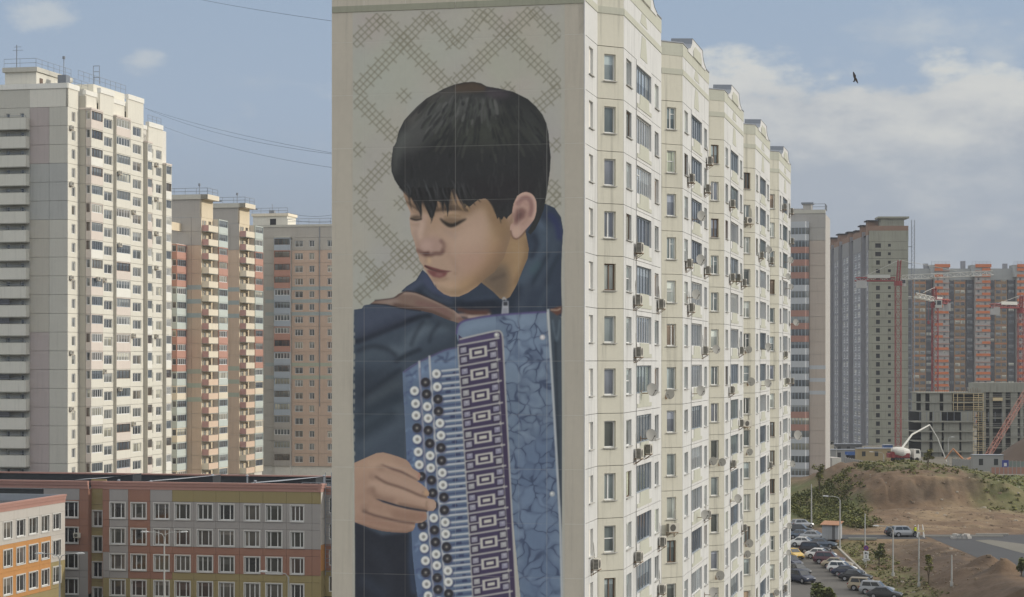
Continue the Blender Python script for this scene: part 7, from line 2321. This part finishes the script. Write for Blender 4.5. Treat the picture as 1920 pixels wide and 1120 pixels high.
for (w_, h_, kind) in ((.36, .48, 'truck'), (.36, .5, 'arrow'), (.5, .22, 'bar')):
    b = MB(); b.box(-w_, w_, .0, .03, zz - h_, zz); pl = part('plate', b.mesh('plate', M_swhite), sg)
    b = MB()
    if kind == 'truck': b.box(-.2, .06, -.01, -.002, zz - .33, zz - .14); b.box(.09, .2, -.01, -.002, zz - .33, zz - .2); b.cyl((-.1, -.012, zz - .35), .05, .008, 'y', 8); b.cyl((.13, -.012, zz - .35), .05, .008, 'y', 8)
    elif kind == 'arrow': b.box(-.035, .035, -.01, -.002, zz - .4, zz - .1); b.prism([(-.12, zz - .18), (.12, zz - .18), (0, zz - .05)], -.012, -.003); b.prism([(-.12, zz - .34), (0, zz - .46), (.12, zz - .34)], -.012, -.003)
    else: b.box(-.36, .36, -.01, -.002, zz - .14, zz - .08)
    part('symbol', b.mesh('symbol', M_sblack), pl)
    zz -= h_ + .03

# grey metal kiosk with a rusty roof
kx, ky = at(1560, 1014, 303)[:2]; kz = 3.45 - .2
kio = thing('metal_kiosk', 'grey metal kiosk with a rusty orange roof at the end of the street', 'kiosk', (kx, ky, kz), rad(-22))
M_ksheet = mat('grey_sheet_metal', (.36, .37, .38), .6, .1, 1.0, .15); M_kdark = mat('dark_sheet_metal', (.12, .12, .125), .6, .1, 1.0); M_rust = mat('rusty_roof', (.36, .19, .11), .8, .2, 1.2)  # darker grey metal for one kiosk sheet and a site cabin
b = MB(); b.box(-1.25, 1.25, -1.2, 1.2, .15, 2.35); part('body', b.mesh('body', M_ksheet), kio)
for k in range(5):
    b = MB(); b.box(-1.2 + k * .5, -1.2 + k * .5 + .42, -1.24, -1.202, .2, 2.3); part('wall_sheet', b.mesh('wall_sheet', M_ksheet if k != 3 else M_kdark), kio)
b = MB(); b.quad((-1.5, -1.5, 2.36), (1.5, -1.5, 2.36), (1.5, 1.4, 2.75), (-1.5, 1.4, 2.75)); b.box(-1.5, 1.5, -1.5, -1.45, 2.28, 2.36); b.quad((-1.5, 1.4, 2.70), (1.5, 1.4, 2.70), (1.5, -1.5, 2.30), (-1.5, -1.5, 2.30)); part('roof', b.mesh('roof', M_rust), kio)
for x_ in (-1.0, 1.0):
    b = MB(); b.box(x_ - .15, x_ + .15, -1.3, 1.3, -.2, .145); part('skid', b.mesh('skid', M_bracket), kio)
b = MB(); b.tube([(.9, 1.0, 2.6), (.9, 1.0, 5.0)], .035, 5); part('pole', b.mesh('pole', M_rust), kio)
b = MB(); b.box(0, 4.2, 0, .5, 0, .28); tag(part('concrete_beam', b.mesh('concrete_beam', M_conc), None, (kx + 2.2, ky - 1.4, zg(kx + 4, ky) - .02), rad(-4)), 'pale concrete beam lying on the ground right of the kiosk', 'beam')

# worker in a yellow vest
def person(x, y, z, label):
    t = thing('person', label, 'person', (x, y, z), rad(20))
    v = [(0, 0, .95), (0, 0, 1.18), (0, 0, 1.42), (0, 0, 1.54), (0, 0.01, 1.66), (0, .02, 1.75),
         (.19, 0, 1.40), (.26, -.04, 1.12), (.24, -.16, .90), (-.19, 0, 1.40), (-.27, .0, 1.12), (-.26, -.08, .86),
         (.10, 0, .90), (.12, -.02, .48), (.13, .04, .08), (.14, -.12, .04), (-.10, 0, .90), (-.12, .04, .48), (-.13, .12, .08), (-.14, -.04, .04)]
    e_ = [(0, 1), (1, 2), (2, 3), (3, 4), (4, 5), (2, 6), (6, 7), (7, 8), (2, 9), (9, 10), (10, 11), (0, 12), (12, 13), (13, 14), (14, 15), (0, 16), (16, 17), (17, 18), (18, 19)]
    rr = [.15, .15, .16, .06, .095, .08, .075, .05, .038, .075, .05, .038, .09, .065, .05, .045, .09, .065, .05, .045]
    me = bpy.data.meshes.new('body'); me.from_pydata(v, e_, [])
    o = part('body', me, t)
    sk = o.modifiers.new('Skin', 'SKIN')
    for i, d in enumerate(me.skin_vertices[0].data): d.radius = (rr[i], rr[i] * .85); d.use_root = (i == 0)
    sb = o.modifiers.new('Sub', 'SUBSURF'); sb.levels = 1; sb.render_levels = 1
    me.materials.append(mat('dark_work_clothes', (.06, .065, .08), .9, .1, 4))
    b = MB(); b.tube([(0, 0, .92), (0, 0, 1.15), (0, 0, 1.38), (0, 0, 1.47)], [.2, .195, .21, .12], 12); part('vest', b.mesh('vest', mat('yellow_vest', (.62, .66, .05), .7, .05, 5)), t)
    b = MB(); b.tube([(0, .01, 1.58), (0, .01, 1.66), (0, .01, 1.75)], [.08, .1, .07], 10); part('head', b.mesh('head', mat('skin', (.38, .24, .17), .6, .05, 6)), t)
    b = MB(); b.tube([(0, .01, 1.70), (0, .01, 1.76), (0, .01, 1.82)], [.125, .11, .03], 10); part('helmet', b.mesh('helmet', M_swhite), t)


x, y, _ = at(1716, 998, 305.5); person(x, y, 3.45, 'worker in a yellow vest standing by the cars on the cross road')
bx, by, _ = at(1726, 998, 305)
bar = thing('site_barrier', 'white folding barrier beside the worker in the yellow vest', 'barrier', (bx, by, 3.45))
b = MB()
for x_ in (-.5, .5): b.tube([(x_, -.4, 0), (x_ * .6, 0, 1.9)], .06, 4); b.tube([(x_, .4, 0), (x_ * .6, 0, 1.9)], .06, 4)
part('legs', b.mesh('legs', M_swhite), bar)
b = MB(); b.box(-.6, .6, -.25, -.2, .8, 1.1); part('board', b.mesh('board', M_scaf), bar)
# sacks and planks on the new road
for (px, lb, s_) in ((1797, 'heap of grey sacks on the new road, left end of the plank', .55), (1806, 'low pile of white sacks beside the plank on the road', .5)):
    x, y, _ = at(px, 1000, 303)
    t = thing('sack_pile', lb, 'sacks', (x, y, 3.45))
    for k, (ox_, oz_) in enumerate(((-.7, 0), (0, 0), (.7, 0), (-.3, .36), (.4, .36))):
        b = MB(); b.slab([(-.4, -.5), (.3, -.55), (.42, .0), (.3, .5), (-.4, .5)], 0, .34); part('sack', b.mesh('sack', M_sill if k % 2 else M_cpale), t, (ox_, 0, oz_), .2 * k)

# ------------------------------------------------------------------ machines beyond the mound
M_mix = mat('mixer_white', (.62, .60, .55), .5, .08, 1); M_cabb = mat('truck_blue', (.05, .11, .28), .4, .06, 1)


def truck(x, y, z, rz, label, kind):
    t = thing('truck', label, 'truck', (x, y, z), rad(rz))
    b = MB(); b.box(-3.4, 3.4, -.45, .45, .75, 1.05); part('chassis', b.mesh('chassis', M_tyre), t)
    b = MB(); b.prism([(1.7, .8), (3.5, .8), (3.5, 1.9), (3.25, 2.9), (1.7, 2.95)], -1.15, 1.15); part('cab', b.mesh('cab', M_mix if kind != 'flat' else M_cabb), t)
    b = MB(); b.quad((3.52, -1.0, 1.95), (3.52, 1.0, 1.95), (3.31, .95, 2.75), (3.31, -.95, 2.75)); b.quad((2.2, -1.16, 1.9), (3.2, -1.16, 1.9), (3.05, -1.16, 2.7), (2.2, -1.16, 2.7)); part('windows', b.mesh('windows', M_autoglass), t)
    for sx in (-2.6, -1.4, 2.5):
        for sy in (-1.2, .92):
            b = MB(); b.cyl((sx, sy, .5), .5, .28, 'y', 14); part('wheel', cached(('tw', sx, sy), lambda: b.mesh('wheel', M_tyre)), t)
    if kind == 'mixer':
        b = MB(); b.tube([(-3.5, 0, 2.9), (-2.6, 0, 2.6), (-1.0, 0, 2.2), (.6, 0, 1.9), (1.3, 0, 1.8)], [.45, .9, 1.25, 1.1, .6], 16); part('drum', b.mesh('drum', M_mix), t)
        b = MB(); b.box(-3.6, -3.0, -.5, .5, 1.0, 2.4); part('chute', b.mesh('chute', M_cred2), t)
    elif kind == 'box':
        b = MB(); b.box(-3.4, 1.5, -1.2, 1.2, 1.06, 3.3); bx_ = part('cargo_box', b.mesh('cargo_box', M_cpale), t)
        for k in range(2):
            b = MB(); b.box(-3.44, -3.402, -1.1 + k * 1.12, -.02 + k * 1.12, 1.1, 3.2); part('rear_door', b.mesh('rear_door', M_cwhite), bx_)
    elif kind == 'flat':
        b = MB(); b.box(-3.4, 1.5, -1.2, 1.2, 1.06, 1.25); b.box(-3.4, 1.5, -1.2, -1.14, 1.25, 1.9); b.box(-3.4, 1.5, 1.14, 1.2, 1.25, 1.9); part('load_bed', b.mesh('load_bed', M_cabb), t)
    return t


def site(px, py, y): x, y, z = at(px, py, y); return x, y, z
x, y, z = site(1557, 884, 470); truck(x, y, z, 105, 'white box truck on the site road seen from behind', 'box')
x, y, z = site(1611, 861, 520); truck(x, y, z, 10, 'blue flatbed truck behind the site fence', 'flat')
x, y, z = site(1697, 866, 470)
pump = truck(x, y, z, 20, 'white concrete mixer truck at the foot of the unfinished tower', 'mixer')
# concrete pump with folded boom
x, y, z = site(1684, 862, 470)
pt = thing('concrete_pump', 'concrete pump with a long pale boom folded over the site', 'concrete pump', (x, y, z))
q = [(0, 0, 1.5)] + [tuple(np.array(at(*a)) - np.array((x, y, z))) for a in ((1710, 815, 480), (1743, 797, 490), (1758, 822, 490), (1775, 866, 488))]
b = MB(); b.tube([q[0], q[1], q[2]], [.28, .22, .17], 6); part('lower_boom', b.mesh('lower_boom', M_cwhite), pt)
b = MB(); b.tube([q[2], q[3], q[4]], [.16, .13, .09], 6); part('upper_boom', b.mesh('upper_boom', M_cwhite), pt)
b = MB(); b.box(-2.5, 2.5, -1.2, 1.2, .5, 1.5); b.cyl((0, 0, 1.5), .5, .8); part('carriage', b.mesh('carriage', M_cred2), pt)
# site cabins, containers and fence panels behind the mound
M_cab1 = mat('cabin_grey', (.30, .30, .29), .8, .1, .6); M_cab2 = mat('cabin_ochre', (.36, .28, .16), .8, .1, .6)


def cabin(px, py, y, w_, h_, m_, label, rz=0, name='site_cabin', cat='site cabin'):
    x, y, z = at(px, py, y)
    t = thing(name, label, cat, (x, y, z), rad(rz))
    b = MB(); b.box(-w_ / 2, w_ / 2, -1.2, 1.2, 0, h_); part('body', b.mesh('body', m_), t)
    b = MB(); b.box(-w_ / 2 - .1, w_ / 2 + .1, -1.35, 1.35, h_ + .002, h_ + .14); part('roof', b.mesh('roof', M_flash), t)
    n = max(1, int(w_ / 2.4))
    for k in range(n):
        xx = -w_ / 2 + (k + .5) * w_ / n; b = MB(); b.box(xx - .45, xx + .45, -1.23, -1.202, h_ * .38, h_ * .78); part('window', b.mesh('window', M_autoglass), t)
    return t


cabin(1572, 866, 540, 9, 3.2, M_cab1, 'grey site cabin farthest left behind the fence', 0)
cabin(1641, 864, 500, 9.5, 3.0, M_cab2, 'ochre site cabin with barred windows behind the green crest', 4)
cabin(1590, 852, 600, 8, 3.0, M_kdark, 'dark site cabin at the foot of the unfinished tower', -4)
cabin(1664, 853, 540, 2.4, 2.6, M_cabb, 'small blue cabin between ochre cabin and mixer truck', 0)
cabin(1851, 883, 440, 6.5, 3.4, M_cab1, 'grey site hut with a pale domed roof behind the meadow', 0)
M_fence = mat('fence_concrete', (.30, .29, .275), .9, .1, .6)


def panel_fence(p0, p1, n, h, label, m_, name='site_fence'):
    t = thing(name, label, 'fence', tuple(p0))
    dv = np.array(p1) - np.array(p0); a = math.atan2(dv[1], dv[0]); L = math.hypot(dv[0], dv[1]) / n
    b = MB(); b.box(.06, L - .06, -.06, .06, 0, h); me = b.mesh('fence_panel', m_)
    b = MB(); b.box(-.09, .09, -.1, .1, 0, h + .15); me2 = b.mesh('fence_post', M_fence)
    for k in range(n + 1):
        q = dv * k / n
        if k < n: part('fence_panel', me, t, tuple(q), a)
        part('fence_post', me2, t, tuple(q), a)


panel_fence(at(1584, 878, 490), at(1640, 892, 430), 14, 2.6, 'grey panel fence along the site road beyond the green slope', M_fence)
panel_fence(at(1786, 882, 450), at(1840, 886, 440), 8, 2.6, 'grey hoarding at the foot of the concrete frame', M_cab1)
panel_fence(at(1858, 889, 428), at(1930, 889, 428), 9, 1.4, 'low faded red fence at the back of the meadow', mat('faded_red_sheet', (.36, .19, .15), .8, .1, .8))
panel_fence(at(1884, 884, 434), at(1935, 886, 434), 7, 2.2, 'greenish metal fence under the dark spoil heap', mat('green_grey_sheet', (.19, .23, .21), .8, .1, .8))
x, y, z = at(1885, 886, 430)
bs = thing('site_board', 'blue site information board by the meadow fence', 'sign', (x, y, z)); b = MB(); b.box(-.7, .7, -.03, .03, .8, 2.6); part('board', b.mesh('board', M_sblue), bs)
b = MB(); b.box(-.3, .3, -.045, -.032, 1.3, 2.0); part('white_panel', b.mesh('white_panel', M_swhite), bs)
b = MB(); b.box(-.6, -.5, 0.031, .1, 0, 2.6); b.box(.5, .6, .031, .1, 0, 2.6); b.box(-.6, .6, .031, .06, 1.6, 1.7); part('legs', b.mesh('legs', M_galv), bs)
# excavator arm in the yard of the frame
x, y, z = at(1822, 880, 455)
ex = thing('excavator', 'small rusty orange excavator in front of the concrete frame', 'excavator', (x, y, z)); M_exc = mat('excavator_orange', (.45, .20, .09), .6, .1, 1)
b = MB(); b.prism([(-1.6, 1.0), (1.2, 1.0), (1.2, 2.6), (-.2, 2.7), (-1.6, 2.0)], -1.1, 1.1); part('upper_body', b.mesh('upper_body', M_exc), ex)
b = MB(); b.tube([(-1.4, 0, 1.6), (-4.2, 0, 4.6), (-6.0, 0, 2.2)], [.3, .22, .14], 6); part('arm', b.mesh('arm', M_exc), ex)
b = MB(); b.box(-1.8, 1.8, -1.3, 1.3, 0, .95); part('tracks', b.mesh('tracks', M_tyre), ex)

# ------------------------------------------------------------------ overhead cables and a bird
def cable(p, q, sag, label, r=.035):
    n = 18; pts = []
    P, Q = Vector(p), Vector(q)
    for i in range(n + 1):
        t = i / n; v = P.lerp(Q, t); v.z -= sag * 4 * t * (1 - t); pts.append(tuple(v))
    b = MB(); b.tube(pts, r, 5); tag(part('overhead_cable', b.mesh('overhead_cable', M_cable)), label, 'cable', 'cables strung between the roofs')


cable(at(330, -10, 180), at(640, 42, 125), .12, 'dark cable high over the pale towers, top of the photo', .012)
cable(at(272, 203, 318), at(640, 290, 200), .5, 'uppermost of the three cables leaving the left tower roof', .016)
cable(at(278, 206, 318), at(640, 291, 200), .9, 'middle cable leaving the left tower roof', .016)
cable(at(308, 238, 330), at(640, 317, 210), .7, 'lowest of the three cables leaving the left tower', .016)
cable(at(535, 398, 452), at(640, 400, 420), .8, 'upper thin cable over the dusty pink block roof', .03)
cable(at(535, 410, 452), at(640, 414, 420), .6, 'lower thin cable over the dusty pink block roof', .03)

bx, by, bz = at(1603, 145, 150)
bird = thing('bird', 'dark bird of prey gliding against the white cloud', 'bird', (bx, by, bz)); M_bird = mat('dark_feathers', (.045, .035, .028), .8, .15, 8)
b = MB()
b.tube([(-.06, 0, -.28), (-.02, 0, -.14), (0, 0, 0), (.03, 0, .12), (.05, 0, .19)], [.02, .055, .075, .05, .02], 8)
for s_ in (1, -1):
    w_ = [(0.0, 0), (.05, .10), (.02, .28), (-.06, .46), (-.10, .50), (-.12, .40), (-.13, .22), (-.12, .05)]
    # wings: one raised, one lowered, as seen banking from behind
    U = Vector((-.10, .10, .98)).normalized() if s_ > 0 else Vector((.62, .25, -.74)).normalized(); Fw = Vector((.55, -.2, .5)).normalized() if s_ > 0 else Vector((.5, .2, .62)).normalized()
    up = [tuple(Fw * a * 1.1 + U * c) for a, c in w_]; nrm = U.cross(Fw).normalized() * .014
    i0 = len(b.v); n = len(up); b.v += [tuple(Vector(p) + nrm) for p in up] + [tuple(Vector(p) - nrm) for p in up]
    b.f.append(tuple(range(i0, i0 + n))); b.m.append(0); b.f.append(tuple(range(i0 + 2 * n - 1, i0 + n - 1, -1))); b.m.append(0)
    for k in range(n): j = (k + 1) % n; b.f.append((i0 + j, i0 + k, i0 + n + k, i0 + n + j)); b.m.append(0)
b.ngon([(-.05, 0, -.2), (-.16, .02, -.34), (-.02, .03, -.36), (.02, 0, -.2)])
part('body', b.mesh('body', M_bird), bird)

# ------------------------------------------------------------------ the evening haze: one closed box of thin air round everything
HAZE_DENSITY = 0.00013
M_haze = bpy.data.materials.new('haze_air'); M_haze.use_nodes = True
ht = M_haze.node_tree; ht.nodes.clear()
ho = ht.nodes.new('ShaderNodeOutputMaterial'); hv = ht.nodes.new('ShaderNodeVolumePrincipled')
hv.inputs['Color'].default_value = (.90, .93, .97, 1); hv.inputs['Density'].default_value = HAZE_DENSITY; hv.inputs['Anisotropy'].default_value = .25
ht.links.new(hv.outputs[0], ho.inputs['Volume'])
b = MB(); b.box(-2600, 2600, -650, 2800, -1.9, 88)
tag(part('haze', b.mesh('haze', M_haze)), kind='stuff')
